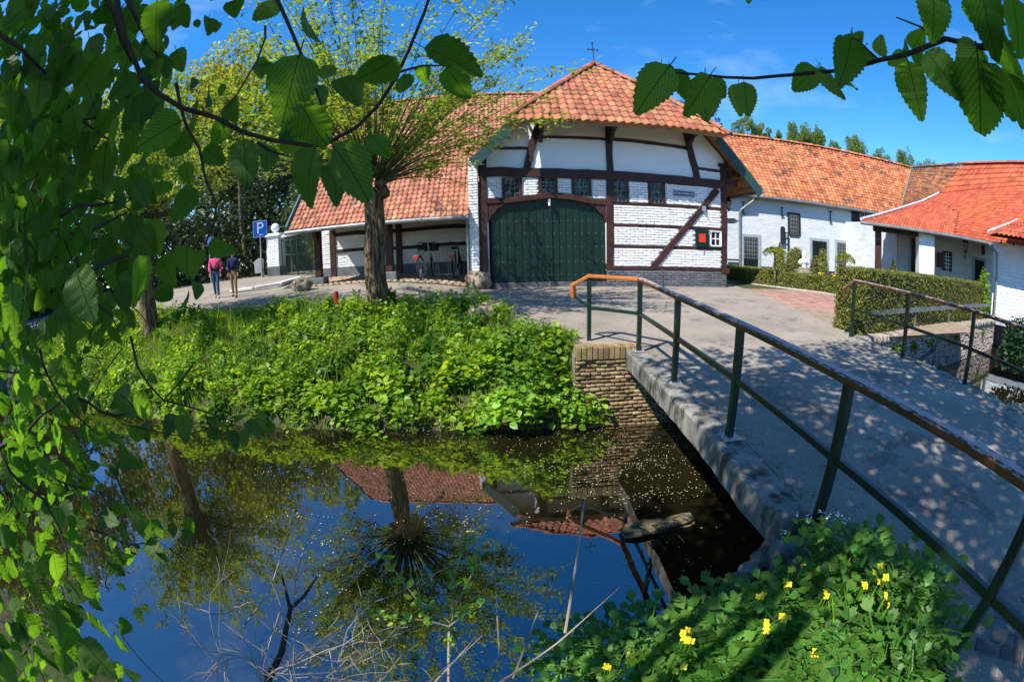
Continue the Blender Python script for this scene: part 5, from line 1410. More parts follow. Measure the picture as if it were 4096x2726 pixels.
pieces('paver', [PAV], np.array([rot_z(an+rng.normal(0,.01)) @ np.diag([.215,.108,.05]) for _ in pv]), np.column_stack([pv, pz-.002+rng.normal(0,.002,len(pv))]), MT['paverred'], yo, 300, 'paver_field')
# kerb of the bust garden
kb = thing('garden_kerb', 'pale stone kerb round the bust garden', 'kerb', (h1[0],h1[1],0))
kp = [h0+[-.05,-.1], h1+[0,-.12], h2+[.0,-.10]]
for a, b in zip(kp[:-1], kp[1:]):
    n = max(1, int(np.linalg.norm(b-a)/.9))
    for k in range(n):
        p, q = a+(b-a)*k/n, a+(b-a)*(k+.985)/n
        MB().bar((p[0],p[1],.02), (q[0],q[1],.02), .12, .10).build('kerb_stone', MT['kerb'], kb, bevel=.015)
# grey pavers beside the near end of the bridge
gp_ = []
for i in range(18):
    for j in range(12):
        a, b = i*.108, j*.216 + (.108 if i % 2 else 0)
        x = 2.34 + a*.86 + b*.5; y = .30 + a*.5 - b*.86
        gp_.append((x, y))
gp_ = np.array(gp_)
MB().add([(2.2,.45,-.392),(4.8,1.9,-.392),(6,-.5,-.392),(3.6,-2.2,-.392)], [(0,3,2,1)]).build('paving_base', MT['pavergrey'])
tag(bpy.data.objects['paving_base'], 'grey clinker paving strip at the near end of the bridge', 'paving', kind='structure')
pieces('paver', [PAV], np.array([rot_z(math.atan2(-.86,.5)) @ np.diag([.205,.098,.03]) for _ in gp_]), np.column_stack([gp_, np.full(len(gp_), -.388)+rng.normal(0,.002,len(gp_))]), MT['pavergrey'], bpy.data.objects['paving_base'], 300, 'paver_field')

# worn white kerb stones by the parking sign
wk = thing('traffic_kerb', 'worn white kerb line beside the white gate pillar', 'kerb', (-12,17,.5))
kpts = [atz(x, y, z) for x, y, z in ((690,640,.52),(640,655,.48),(585,664,.44),(530,672,.40))]
for a, b in zip(kpts[:-1], kpts[1:]):
    MB().bar(a+[0,0,.03], a+(b-a)*.97+[0,0,.03], .28, .12).build('kerb_stone', MT['whitestrip'], wk, bevel=.03)

# ------------------------------------------------------------------ boulders, bollard, posts
def boulder(label, c, r, seed, sq):
    me = rock_mesh(c, r, seed, 4, sq, .3); me.materials.append(MT['stone'])
    me.polygons.foreach_set('use_smooth', [True]*len(me.polygons))
    o = bpy.data.objects.new('boulder', me); scene.collection.objects.link(o); tag(o, label, 'boulder', 'boulders along the road')
c = aty(695,655,13.9); boulder('rounded pale boulder in front of the shed corner post', (c[0],13.9,float(road_z(c[0],13.9))+.18), .36, 3, (1.05,.9,.85))
c = aty(1097,648,14.6); boulder('brown boulder under the white pier left of the green gate', (c[0]+.05,14.55,.28), .46, 5, (.95,.8,.80))
c = aty(1128,725,9.0); boulder('pale boulder half buried in weeds on top of the bank', (c[0],8.9,float(road_z(c[0],9.2))+.02), .34, 9, (1.3,.8,.75))
c = aty(775,700,9.75); zb = float(ground(c[0],9.75))
bo_ = thing('road_bollard', 'short red post in the grass left of the willow', 'bollard', (c[0],9.75,zb))
MB().lathe((c[0],9.75,zb-.1), [(.055,0),(.055,.50),(.045,.515)], 12).build('post', MT['bollard'], bo_)
MB().lathe((c[0],9.75,zb+.40), [(.052,0),(.05,.02),(.02,.03)], 12).build('cap', MT['redlamp'], bo_)

# ------------------------------------------------------------------ gate pillar, iron gate, signs
px_, py_ = -13.15, 23.9; pz_ = .58
gpil = thing('gate_pillar', 'white brick gate pillar with ball finial and dark foot', 'pillar', (px_,py_,pz_))
p0 = aty(637,634,py_); p1 = aty(612,540,py_)
ztop = p1[2]
w_ = .42
po = MB().box((px_-w_,py_-w_,pz_+.55), (px_+w_,py_+w_,ztop-.18)).build('shaft', MT['mortar'], gpil)
MB().box((px_-w_-.02,py_-w_-.02,pz_-.2), (px_+w_+.02,py_+w_+.02,pz_+.55)).build('foot', MT['plinth'], gpil)
MB().box((px_-w_-.12,py_-w_-.12,ztop-.18), (px_+w_+.12,py_+w_+.12,ztop-.08)).box((px_-w_-.04,py_-w_-.04,ztop-.08), (px_+w_+.04,py_+w_+.04,ztop)).build('cap', MT['whitepaint'], gpil, bevel=.02)
MB().lathe((px_,py_,ztop), [(.14,0),(.10,.05)] + [(.27*math.sin(a), .33-.27*math.cos(a)) for a in np.linspace(.4, PI-.02, 9)], 18).build('ball', MT['whitepaint'], gpil, smooth=True)
R, P = brick_wall(px_-w_, px_+w_, pz_+.56, ztop-.2, py_-w_-.005, .28, .09, depth=.03)
pieces('brick', BRICKS, R, P, MT['whitebrick'], po, 120, 'brick_facing')
g0 = np.array([-12.6,23.6]); g1 = np.array([-8.9,20.3])
ig = thing('iron_gate', 'dark green iron bar gate with white spear tips beside the shed', 'gate', (-10.8,22.0,.55))
for (zz, hh) in ((.70,.05),(1.75,.04),(2.55,.05)):
    MB().bar((*g0,zz), (*g1,zz-.08), .03, hh).build('rail', MT['railgreen'], ig)
nb = 28
for k in range(nb+1):
    p = g0 + (g1-g0)*k/nb; big = k in (0, 14, nb); zt = 2.72 + .35*math.sin(PI*((k/nb*2) % 1))*0
    MB().tube([(p[0],p[1],.58),(p[0],p[1],zt)], .035 if big else .016, 6).build('bar', MT['railgreen'], ig)
    MB().lathe((p[0],p[1],zt), [(.02,0),(.05,.06),(.002,.20)], 6).build('spear_tip', MT['whitepaint'], ig)
def parking_sign(label, base, zt, size, face, arrow):
    t = thing('parking_sign', label, 'sign', base, 'blue parking signs')
    b = np.array(base, float)
    MB().tube([b, (b[0],b[1],zt)], .038, 8).build('pole', MT['galv'], t)
    ux = np.array([face[1], -face[0], 0]); ux = ux if ux[0] > 0 else -ux; nrm = np.array([face[0], face[1], 0])
    c = np.array([b[0],b[1],zt-size/2]) + nrm*.06
    MB().obox(c, ux*size/2*.9, nrm*.012, (0,0,size/2)).build('border', MT['white'], t)
    MB().obox(c+nrm*.010, ux*size/2*.86, nrm*.008, (0,0,size/2*.95)).build('plate', MT['parkblue'], t)
    text_mesh('P', size*.98, MT['white'], 'lettering', t, c+nrm*.022+np.array([0,0,size*.03]), ux, (0,0,1))
    if arrow:
        q = c + nrm*.022 - [0,0,size*.36]; 
        MB().bar(q+ux*size*.22, q-ux*size*.02, .008, size*.03).prism([q-ux*size*.10, q+ux*size*.02+[0,0,size*.06], q+ux*size*.02-[0,0,size*.06]], nrm*.005).build('arrow', MT['white'], t)
sb = atz(603,640,.55); fdir = -sb[:2]/np.linalg.norm(sb[:2])
zt = CAM[2] + ray(598,508)[2]/np.linalg.norm(ray(598,508)[:2])*np.linalg.norm(sb[:2])
parking_sign('blue parking sign with arrow on pole beside the white gate pillar', sb, zt, .95, fdir, True)
s2b = atz(486,650,.62); r_ = ray(484,545); zt2 = CAM[2] + r_[2]/np.linalg.norm(r_[:2])*np.linalg.norm(s2b[:2])
parking_sign('farther small blue parking sign behind the walking couple', s2b, zt2, .62*np.linalg.norm(s2b[:2])/34, -s2b[:2]/np.linalg.norm(s2b[:2]), False)
bn = sb + np.array([-.25,.3,0]); tb = thing('litter_bin', 'grey litter bin on the parking sign pole', 'bin', bn)
MB().prism([(bn[0]-.30,bn[1]-.2,.85),(bn[0]+.16,bn[1]-.2,.85),(bn[0]+.20,bn[1]-.2,1.62),(bn[0]-.02,bn[1]-.2,1.72),(bn[0]-.34,bn[1]-.2,1.55)], (0,.35,0)).build('bin_body', MT['bin'], tb, bevel=.03)
MB().box((bn[0]+.1,bn[1]-.04,.5), (bn[0]+.2,bn[1]+.06,1.2)).build('bracket', MT['galv'], tb)
# chain link fence with wooden posts
fc = thing('wire_fence', 'green wire mesh fence with wooden posts behind the iron gate', 'fence', (-14,27.5,.6))
for k in range(7):
    x = -19 + k*1.75; MB().tube([(x,27.6-.15*k,.4),(x+.03,27.6-.15*k,2.9)], .07, 7).build('post', MT['drytwig'], fc)
for i in range(56):
    x = -19 + i*.19; y = 27.55 - .15*(x+19)/1.75
    m_ = MB().bar((x,y,.55), (min(x+2.2,-8.4),y-.1,2.75), .008, .008).bar((min(x+2.2,-8.4),y-.1,.55), (x,y,2.75), .008, .008)
    if i == 0: allm = m_
    else: allm.add(m_.v, m_.f)
wm = allm.build('wire_mesh', MT['meshgreen'], fc); wm['kind'] = 'stuff'

# ------------------------------------------------------------------ bicycles
def bicycle(label, base, heading, frame_mt, lean=0.0, basket=True):
    t = thing('bicycle', label, 'bicycle', base, 'bicycles in the shed')
    hx = np.array([math.cos(heading), math.sin(heading), 0]); sx = np.array([-hx[1], hx[0], 0]); uz = np.array([0,0,1.0]) + sx*lean; uz /= np.linalg.norm(uz)
    b = np.array(base, float); S = 1.22
    L = lambda f, s_, z: b + (hx*f + sx*s_ + uz*z)*S
    wr = .34
    def wheel(fx, steer=0):
        hw = hx*math.cos(steer) + sx*math.sin(steer)
        c = L(fx, 0, wr); ring = [c + (hw*math.cos(a) + uz*math.sin(a))*wr*S for a in np.linspace(0, 2*PI, 25)]
        w_ = MB().tube(ring, .022*S, 6, cap=False).build('wheel', MT['tyre'], t)
        MB().tube([c + (hw*math.cos(a) + uz*math.sin(a))*(wr-.03)*S for a in np.linspace(0, 2*PI, 25)], .011*S, 5, cap=False).build('rim', MT['galv'], w_)
        m_ = MB()
        for a in np.linspace(0, 2*PI, 15)[:-1]: m_.tube([c, c + (hw*math.cos(a) + uz*math.sin(a))*(wr-.03)*S], .003*S, 3)
        m_.build('spokes', MT['galv'], w_)['kind'] = 'stuff'
        MB().tube([c + (hw*math.cos(a) + uz*math.sin(a))*(wr+.04)*S for a in np.linspace(.2, 2.5 if fx < 0 else 2.2, 9)], .028*S, 5).build('mudguard', MT['galv'], t)
    wheel(-.52); wheel(.55, .25)
    f_ = MB()
    f_.tube([L(-.08,0,.28), L(.30,0,.42), L(.42,0,.80)], .024*S, 7).tube([L(-.08,0,.28), L(-.22,0,.82)], .020*S, 7).tube([L(-.52,0,.34), L(-.08,0,.28)], .014*S, 6).tube([L(-.52,0,.34), L(-.17,0,.66)], .012*S, 6)
    f_.tube([L(.55,0,.34), L(.47,0,.62), L(.42,0,.82), L(.40,0,1.04)], .018*S, 7)
    f_.build('frame', MT[frame_mt], t)
    MB().tube([L(.22,.27,1.06), L(.34,.24,1.10), L(.42,0,1.06), L(.34,-.24,1.10), L(.22,-.27,1.06)], .015*S, 6).build('handlebar', MT['tyre'], t)
    MB().prism([L(-.36,-.10,.86), L(-.36,.10,.86), L(-.14,.04,.88), L(-.04,.015,.88), L(-.04,-.015,.88), L(-.14,-.04,.88)], uz*.07*S).build('saddle', MT['tyre'], t, bevel=.02)
    MB().bar(L(-.80,0,.72), L(-.25,0,.72), .14*S, .02*S).build('rear_rack', MT['galv'], t)
    MB().obox(L(-.83,0,.66), hx*.02*S, sx*.07*S, uz*.035*S).build('rear_lamp', MT['redlamp'], t)
    MB().lathe(L(-.08,.07,.28), [(.10*S,0),(.10*S,.015)], 14, ax=sx).build('chain_guard', MT['tyre'], t)
    if basket:
        q = [L(.50,-.18,.82), L(.80,-.18,.82), L(.80,.18,.82), L(.50,.18,.82)]; q2 = [L(.46,-.22,1.06), L(.86,-.22,1.06), L(.86,.22,1.06), L(.46,.22,1.06)]
        MB().add(q+q2, [(0,3,2,1),(0,1,5,4),(1,2,6,5),(2,3,7,6),(3,0,4,7)]).build('basket', MT['tyre'], t)
    return t
c = aty(993,640,15.9); bicycle('silver city bicycle with black front basket parked in the shed', (c[0]-.12,15.9,float(road_z(c[0],15.9))+.02), 1.42, 'bikeframe', .10)
bicycle('dark bicycle half hidden behind the white pier in the shed', (-1.72,17.0,float(road_z(-1.7,17))+.03), 1.5, 'iron', .06, False)
rk = thing('bicycle_rack', 'grey tubular bicycle rack at the back of the shed', 'rack', (-2.6,17.4,.35))
a, b = aty(963,572,17.3), aty(1052,568,17.3); zb = .38
m_ = MB().tube([(a[0]-.05,17.3,zb),(a[0],17.3,a[2]),(b[0],17.3,a[2]+.02),(b[0],17.3,zb)], .028, 7).build('frame', MT['galv'], rk)
for f_ in (.12,.18,.45,.51,.75,.81):
    x = a[0]+(b[0]-a[0])*f_; MB().tube([(x,17.3,a[2]),(x,17.3,zb+.05)], .012, 5).build('bar', MT['galv'], rk)
MB().bar((a[0]-.05,17.3,zb+.03), (b[0],17.3,zb+.03), .04, .04).build('foot_rail', MT['galv'], rk)

# ------------------------------------------------------------------ people
def skin_body(name, joints, edges, radii, matl, parent, root=0, sub=2):
    me = bpy.data.meshes.new(name); me.from_pydata([tuple(map(float, j)) for j in joints], edges, []); me.update()
    o = bpy.data.objects.new(name, me); link(o, parent); me.materials.append(matl)
    md_ = o.modifiers.new('skin', 'SKIN'); md_.use_smooth_shade = True
    sv = me.skin_vertices[0].data
    for i, r in enumerate(radii):
        sv[i].radius = (r, r) if not hasattr(r, '__len__') else r
        sv[i].use_root = (i == root)
    ss_ = o.modifiers.new('sub', 'SUBSURF'); ss_.levels = sub; ss_.render_levels = sub
    return o
def person(label, base, H, heading, top_mt, leg_mt, shoe_mt, female, step):
    t = thing('person', label, 'person', base, 'couple walking on the road')
    h_ = H/7.5
    fw = np.array([math.cos(heading), math.sin(heading), 0]); rt = np.array([fw[1], -fw[0], 0]); b = np.array(base, float)
    def L(f, r, z): return b + fw*f*H + rt*r*H + np.array([0,0,z*H])
    hipw = .052; shw = .105 if not female else .092
    # legs, trousers: one mesh from the waist
    st_ = step
    J = [L(0,0,.53), L(0,0,.60), L(0,-hipw,.49), L(st_*.45,-hipw,.28), L(st_*.55-.03,-hipw,.055), L(0,hipw,.49), L(-st_*.25,hipw,.28), L(-st_*.75,hipw,.075)]
    skin_body('trousers', J, [(0,1),(0,2),(2,3),(3,4),(0,5),(5,6),(6,7)], [(.075*H,.058*H),(.070*H,.052*H),.048*H,.036*H,.028*H,.048*H,.036*H,.028*H], MT[leg_mt], t)
    # torso with arms: one body
    J = [L(0,0,.60), L(.005,0,.70), L(.005,0,.785), L(0,0,.825), L(.0,-shw,.80), L(-.03,-shw-.025,.645), L(.03,-shw-.02,.53), L(0,shw,.80), L(.03,shw+.025,.645), L(.09,shw+.01,.545)]
    skin_body('shirt' if not female else 'jacket', J, [(0,1),(1,2),(2,3),(2,4),(4,5),(5,6),(2,7),(7,8),(8,9)],
              [(.074*H,.054*H),(.078*H if not female else .066*H,.056*H),(.082*H if not female else .072*H,.055*H),.034*H,.038*H,.029*H,.024*H if female else .020*H,.038*H,.029*H,.024*H if female else .020*H], MT[top_mt], t)
    # head with neck, nose and ears
    J = [L(0,0,.82), L(.005,0,.862), L(.012,0,.90), L(.010,0,.95), L(.050,0,.912), L(.012,-.05,.915), L(.012,.05,.915)]
    skin_body('head', J, [(0,1),(1,2),(2,3),(2,4),(2,5),(2,6)], [.030*H,.028*H,(.046*H,.052*H),(.040*H,.048*H),.009*H,.008*H,.008*H], MT['skin'], t)
    J = [L(-.010,0,.965), L(-.030,0,.925)] + ([L(-.035,0,.87), L(-.03,-.03,.86)] if female else [])
    skin_body('hair', J, [(i, i+1) for i in range(len(J)-1)], [(.048*H,.050*H),(.044*H,.040*H)] + ([.030*H,.02*H] if female else []), MT['hair'], t)
    for (f, r, z) in ((.035,-shw-.018,.515), (.10,shw+.006,.525)):
        w0_ = L(f, r, z); J = [w0_, w0_ - np.array([0,0,.03*H])]; E_ = [(0,1)]; Rr = [.014*H,.016*H]
        for k in range(4):
            J += [w0_ + rt*(k-1.5)*.009*H - np.array([0,0,.052*H]), w0_ + rt*(k-1.5)*.009*H + fw*.012*H - np.array([0,0,.074*H])]; E_ += [(1, len(J)-2), (len(J)-2, len(J)-1)]; Rr += [.0055*H,.0045*H]
        J += [w0_ + fw*.022*H - np.array([0,0,.035*H])]; E_.append((1, len(J)-1)); Rr.append(.0055*H)
        skin_body('hand', J, E_, Rr, MT['skin'], t, sub=1)
    for (f, r, z) in ((st_*.55, -hipw, .012), (-st_*.75+.02, hipw, .03)):
        J = [L(f-.05, r, z+.008), L(f+.01, r, z+.012), L(f+.075, r, z)]
        skin_body('shoe', J, [(0,1),(1,2)], [(.022*H,.022*H),(.026*H,.028*H),(.020*H,.016*H)], MT[shoe_mt], t, sub=1)
    MB().lathe(L(0,0,.598), [(.070*H,-.01),(.071*H,.012)], 16).build('belt', MT['blackshoe'], t)
c = atz(500,686,.31); hd_ = math.atan2(-.75, -.1)
person('person in a pink shirt and blue jeans walking beside another person', (c[0],c[1],.31), 1.74, math.atan2(-.9,.35), 'pink', 'jeans', 'shoe', False, .12)
c = atz(541,684,.31); person('person in a navy jacket and khaki trousers walking on the road', (c[0],c[1],.31), 1.64, math.atan2(-.9,.3), 'navy', 'khaki', 'blackshoe', True, .10)

# ------------------------------------------------------------------ willows
def wobble_path(a, d, L, n, bend, g_, droop=0.0):
    p = np.array(a, float); d = np.array(d, float)/np.linalg.norm(d); out = [p.copy()]
    for i in range(n):
        d = d + g_.normal(0, bend, 3) + np.array([0,0,-droop]); d /= np.linalg.norm(d)
        p = p + d*L/n; out.append(p.copy())
    return out
def trunk_mesh(path, rad, k, g_, ridge=.10):
    m_ = MB(); m_.tube(path, rad, k); v = np.array(m_.v)
    n = len(path)
    ph = g_.uniform(0, 6, 3)
    for i in range(n):
        c = path[i]
        for j in range(k):
            a = 2*PI*j/k; f = 1 + ridge*(math.sin(a*5+ph[0]+i*.35)*.5 + math.sin(a*9+ph[1]-i*.5)*.35) + g_.normal(0, ridge*.18)
            v[i*k+j] = c + (v[i*k+j]-c)*f
    m_.v = [tuple(q) for q in v]; return m_
def pollard(label, base, zt, r0, r1, nshoots, Lmin, Lmax, leaves, seed, droop=.02, lean=(0,0)):
    g_ = np.random.default_rng(seed)
    t = thing('pollard_willow', label, 'tree', base, 'pollard willows on the bank')
    b = np.array(base, float); top = np.array([b[0]+lean[0], b[1]+lean[1], zt])
    n = 16; path = [b + np.array([0,0,-.3]) + (top-b+np.array([0,0,.3]))*i/n + np.array([math.sin(i*.7)*.02, 0, 0]) for i in range(n+1)]
    rad = [r0*1.35, r0*1.18] + [r0 + (r1-r0)*i/(n-2) for i in range(n-1)]
    trunk_mesh(path, rad, 26, g_, .12).build('trunk', MT['bark'], t, smooth=True)
    # swollen fist-like head
    hd = MB()
    for k in range(16):
        a = g_.uniform(0, 2*PI); c = top + np.array([math.cos(a)*r1*1.7*g_.uniform(.2,1), math.sin(a)*r1*1.4*g_.uniform(.1,1), g_.uniform(-.16,.46)])
        r = r1*g_.uniform(.45,1.0); vs_ = []; K = 10
        for i in range(7):
            ph = -PI/2+PI*i/6
            for j in range(K): q = np.array([math.cos(ph)*math.cos(2*PI*j/K), math.cos(ph)*math.sin(2*PI*j/K), math.sin(ph)*.9]); vs_.append(c + q*r*(1+g_.normal(0,.10)))
        hd.add(vs_, [(i*K+j, i*K+(j+1) % K, (i+1)*K+(j+1) % K, (i+1)*K+j) for i in range(6) for j in range(K)])
    hd.build('pollard_head', MT['bark'], t, smooth=True)
    sh = MB(); P, D = [], []
    for k in range(nshoots):
        az = g_.uniform(0, 2*PI); el = math.asin(g_.uniform(.08, .99))
        d = np.array([math.cos(az)*math.cos(el), math.sin(az)*math.cos(el), math.sin(el)])
        L = g_.uniform(Lmin, Lmax)*(.72+.28*math.sin(el))
        p = wobble_path(top + d*[r1*1.2,r1*1.2,.3] + [0,0,.12], d + [0,0,.25], L, 9, .055, g_, droop*(1.6-math.sin(el)))
        sh.tube(p, list(np.linspace(.017, .0025, 10)), 4, cap=False)
        pa = np.array(p)
        m_n = int(leaves/nshoots)
        s_ = g_.uniform(.25, 1.0, m_n)**.7*9; i0 = np.clip(s_.astype(int), 0, 8); fr = (s_-i0)[:, None]
        P.append(pa[i0]*(1-fr) + pa[i0+1]*fr + g_.normal(0, .085, (m_n, 3)))
        # side twigs
        for q in range(3):
            i = g_.integers(3, 9); dd = g_.normal(size=3); dd[2] = abs(dd[2])*.3; 
            tw = wobble_path(pa[i], dd, g_.uniform(.3,.8), 3, .15, g_, .12); sh.tube(tw, [.006,.004,.003,.002], 3, cap=False)
            ta = np.array(tw); k2 = int(leaves/nshoots*.28); ii = g_.integers(0, 3, k2); ff = g_.uniform(0, 1, k2)[:, None]
            P.append(ta[ii]*(1-ff)+ta[ii+1]*ff + g_.normal(0, .05, (k2, 3)))
    o = sh.build('shoots', MT['twig'], t, smooth=True); o['kind'] = 'stuff'
    P = np.vstack(P); n = len(P)
    scatter('crown', LANCE, scl(fan_rot(n, .25, g_), g_.uniform(.08,.17,n)), P, MT['willowleaf'], t, kind='stuff')
    return t
wb = np.array([-2.79,9.63,.10])
pollard('big pollard willow with furrowed trunk standing before the shed', wb, 2.75, .235, .215, 150, 3.0, 6.2, 12500, 4, .015)
pollard('pollard willow farther along the bank, partly behind hanging leaves', (-9.4,9.0,.05), 2.7, .25, .23, 110, 2.2, 4.4, 9000, 9, .02)

# ------------------------------------------------------------------ trees
def tree(name, label, base, H, crown_z, rx, ry, rz, n, leaf, matl, seed, trunk_r=.25, clumps=40, group=None, shape=QUAD, core=None, tilt=None, cr=.34, bark='bark'):
    g_ = np.random.default_rng(seed)
    t = thing(name, label, 'tree', base, group)
    b = np.array(base, float); c = b + [0,0,crown_z]
    tp_ = wobble_path(b-[0,0,.3], (0,0,1), crown_z+rz*.7, 8, .04, g_)
    tr = MB().tube(tp_, list(np.linspace(trunk_r, trunk_r*.2, 9)), 9)
    C = []
    while len(C) < clumps:
        q = g_.uniform(-1, 1, 3); r = np.linalg.norm(q)
        if r > 1 or r < .35*g_.random(): continue
        C.append(q)
    C = np.array(C)
    for q in C[:14]:
        e = c + q*[rx*.8, ry*.8, rz*.8]; i = int(np.clip((e[2]-b[2])/(crown_z+rz*.7)*8 - 2, 2, 7)); s_ = np.array(tp_[i])
        tr.tube([s_, (s_+e)/2+g_.normal(0,.1*rx,3)*.5, e], [trunk_r*.35, trunk_r*.2, trunk_r*.06], 5)
    o = tr.build('trunk', MT[bark], t, smooth=True); o['kind'] = 'stuff'
    per = n//clumps; P = []
    for q in C:
        k = int(per*g_.uniform(.6, 1.4)); d = g_.normal(size=(k, 3)); d /= np.linalg.norm(d, axis=1)[:, None]
        rr = cr*g_.uniform(.7, 1.3)*g_.uniform(.35, 1, k)[:, None]**.6
        P.append(c + (q + d*rr)*[rx, ry, rz])
    P = np.vstack(P); m_n = len(P)
    scatter('crown', shape, scl(rand_rot(m_n, tilt, g_), leaf*g_.uniform(.6,1.4,m_n)), P, matl, t)
    return t
GRP = 'trees of the wood behind the road'
tree('leafy_tree', 'tall yellow green tree rising behind the parking sign', (-26,38,.6), 24, 14.5, 7.0, 6, 9.5, 20000, .40, MT['springleaf'], 21, .4, 95, GRP, cr=.26)
tree('leafy_tree', 'yellow green tree at the skyline left of the shed roof', (-19,45,.6), 24, 14.5, 5.5, 6, 8.5, 15000, .40, MT['springleaf'], 22, .4, 85, GRP, cr=.26)
tree('leafy_tree', 'pale spring tree showing between the hanging branches at left', (-36,33,.6), 24, 13, 8, 7, 10, 18000, .42, MT['springleaf'], 23, .4, 90, GRP, cr=.26)
tree('leafy_tree', 'mid green tree behind the left end of the road', (-38,20,.5), 20, 11, 8, 7, 9.5, 16000, .42, MT['midleaf'], 24, .4, 85, GRP, cr=.26)
tree('leafy_tree', 'bright tree at the far left behind the second willow', (-34,11,.4), 17, 9, 6.5, 6, 8, 14000, .36, MT['springleaf'], 25, .35, 80, GRP, cr=.26)
tree('leafy_tree', 'green tree at the left border beyond the canal', (-27,5,.2), 15, 7.5, 5.5, 5, 7, 12000, .30, MT['midleaf'], 26, .35, 75, GRP, cr=.26)
n_ = 30000; az_ = rng.uniform(math.radians(-88), math.radians(-22), n_); dd_ = rng.uniform(30, 44, n_); hh_ = rng.uniform(0, 1, n_)**1.3*5.5
o = scatter('undergrowth', QUAD, scl(rand_rot(n_), rng.uniform(.22,.5,n_)), np.column_stack([dd_*np.sin(az_), dd_*np.cos(az_), .3+hh_]), MT['darkleaf']); tag(o, 'dim green undergrowth of the wood beyond the road', 'undergrowth', kind='stuff')  # dark leaf colour stands in for the shade inside the wood
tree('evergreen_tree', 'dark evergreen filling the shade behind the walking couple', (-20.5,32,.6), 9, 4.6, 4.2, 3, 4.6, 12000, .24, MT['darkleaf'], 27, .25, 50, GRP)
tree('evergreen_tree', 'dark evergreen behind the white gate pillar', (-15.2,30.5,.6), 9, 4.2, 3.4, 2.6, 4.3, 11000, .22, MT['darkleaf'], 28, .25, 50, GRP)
tree('laurel_tree', 'glossy pale laurel between the pillar and the shed roof', (-12.4,28.0,.6), 7, 3.6, 2.1, 1.5, 3.2, 8000, .16, MT['hollyleaf'], 29, .15, 40, GRP)
tree('laurel_tree', 'dark laurel seen through the iron gate', (-10.2,25.5,.6), 4, 1.6, 1.6, 1.2, 1.7, 4500, .13, MT['midleaf'], 30, .12, 34, GRP)
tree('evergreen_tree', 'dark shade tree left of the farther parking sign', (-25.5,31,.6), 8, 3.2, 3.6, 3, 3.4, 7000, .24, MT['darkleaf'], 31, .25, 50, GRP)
tree('leafy_tree', 'bluish bare topped tree above the shed ridge left of the gatehouse roof', (-2.0,42,.6), 17, 12.2, 3.2, 3, 4.4, 4200, .22, MT['midleaf'], 32, .3, 46, GRP, cr=.25)
# pine trunk standing beside the farther evergreen
tk = thing('bare_trunk', 'thin brown bare trunk leaning behind the couple', 'tree', (-15.6,27.2,.6))
a, b = aty(566,590,26.5), aty(548,430,26.5); MB().tube([a-[0,0,.4], (a+b)/2, b+[0,0,1.5]], [.17,.15,.10], 8).build('trunk', MT['bark'], tk)
# tree tops beyond the right hand roofs
def top_tree(name, label, x, ytop, ybot, Y_, wpx, n, leaf, matl, seed, grp, clumps=26, cr=.32):
    tp_, bt = aty(x, ytop, Y_), aty(x, ybot+26, Y_); wl_ = aty(x-wpx/2, (ytop+ybot)/2, Y_); wr_ = aty(x+wpx/2, (ytop+ybot)/2, Y_)
    rx = abs(wr_[0]-wl_[0])/2; rz = (tp_[2]-bt[2])/2
    return tree(name, label, (tp_[0],Y_,.5), tp_[2], (tp_[2]+bt[2])/2-.5, rx*.78, rx*.78, rz*.82, n, leaf, matl, seed, .22, clumps, grp, cr=cr)
g2 = 'tree tops behind the right wing'
top_tree('leafy_tree', 'round loose tree top just right of the gatehouse roof', 1714, 262, 325, 44, 72, 5000, .18, MT['birchleaf'], 40, g2, 40, .22)
top_tree('leafy_tree', 'low olive tree top next to the loose round one', 1752, 282, 325, 45, 50, 3600, .18, MT['springleaf'], 41, g2, 34, .22)
for i, (x, yt, yb, wpx, lab) in enumerate(((1822,279,335,32,'leftmost of three slender birch tops above the wing roof'),(1850,276,338,34,'middle one of three slender birch tops above the wing roof'),(1880,284,342,32,'rightmost of three slender birch tops above the wing roof'),
        (1964,306,358,40,'single full birch top over the middle of the wing ridge'),(2077,329,382,32,'narrow swaying birch top near the roof valley'))):
    top_tree('birch_tree', lab, x, yt, yb, 46, wpx, 5200, .20, MT['birchleaf'], 50+i, g2, 44, .34)
for i, (x, yt, yb, wpx, lab) in enumerate(((1916,318,350,28,'thin sparse tree top between the birches'),(2020,339,366,36,'dark small tree top right of the full birch'),(2130,364,385,40,'low green tree top beyond the roof valley'),(1790,300,325,18,'small pale shoot of a tree left of the birches'))):
    top_tree('leafy_tree', lab, x, yt, yb, 46, wpx, 2600, .19, MT['birchleaf'], 60+i, g2, 30, .32)
top_tree('copper_tree', 'dark red copper leaved tree behind the gatehouse roof', 1600, 195, 320, 40, 110, 3600, .22, MT['copperleaf'], 70, g2, 40, .2)

# ------------------------------------------------------------------ bank vegetation
def bank_points(n, x0, x1, lo=0.0, hi=1.08, g_=rng):
    x = g_.uniform(x0, x1, n); t_ = g_.uniform(lo, hi, n); y = foot(x) + (crest(x)-foot(x))*t_
    return x, y, ground(x, y)
n = 15000; x, y, z = bank_points(n, -16, 1.05)
gh = rng.uniform(.12, .34, n); Rg = rand_rot(n, .28)*np.stack([gh, gh, gh], 1)[:, None, :]
gro = scatter('bank_grass', BLADE, Rg, np.column_stack([x, y, z]), MT['grassleaf'])
tag(gro, 'fresh green grass covering the far canal bank', 'grass', kind='stuff')
n = 2600; x = rng.uniform(-16, .9, n); y = crest(x) + rng.normal(0, .16, n); z = ground(x, y); gh = rng.uniform(.10, .26, n)
o = scatter('verge_grass', BLADE, rand_rot(n, .3)*np.stack([gh, gh, gh], 1)[:, None, :], np.column_stack([x, y, z]), MT['grassleaf']); tag(o, 'grass fringe along the road edge on top of the bank', 'grass', kind='stuff')
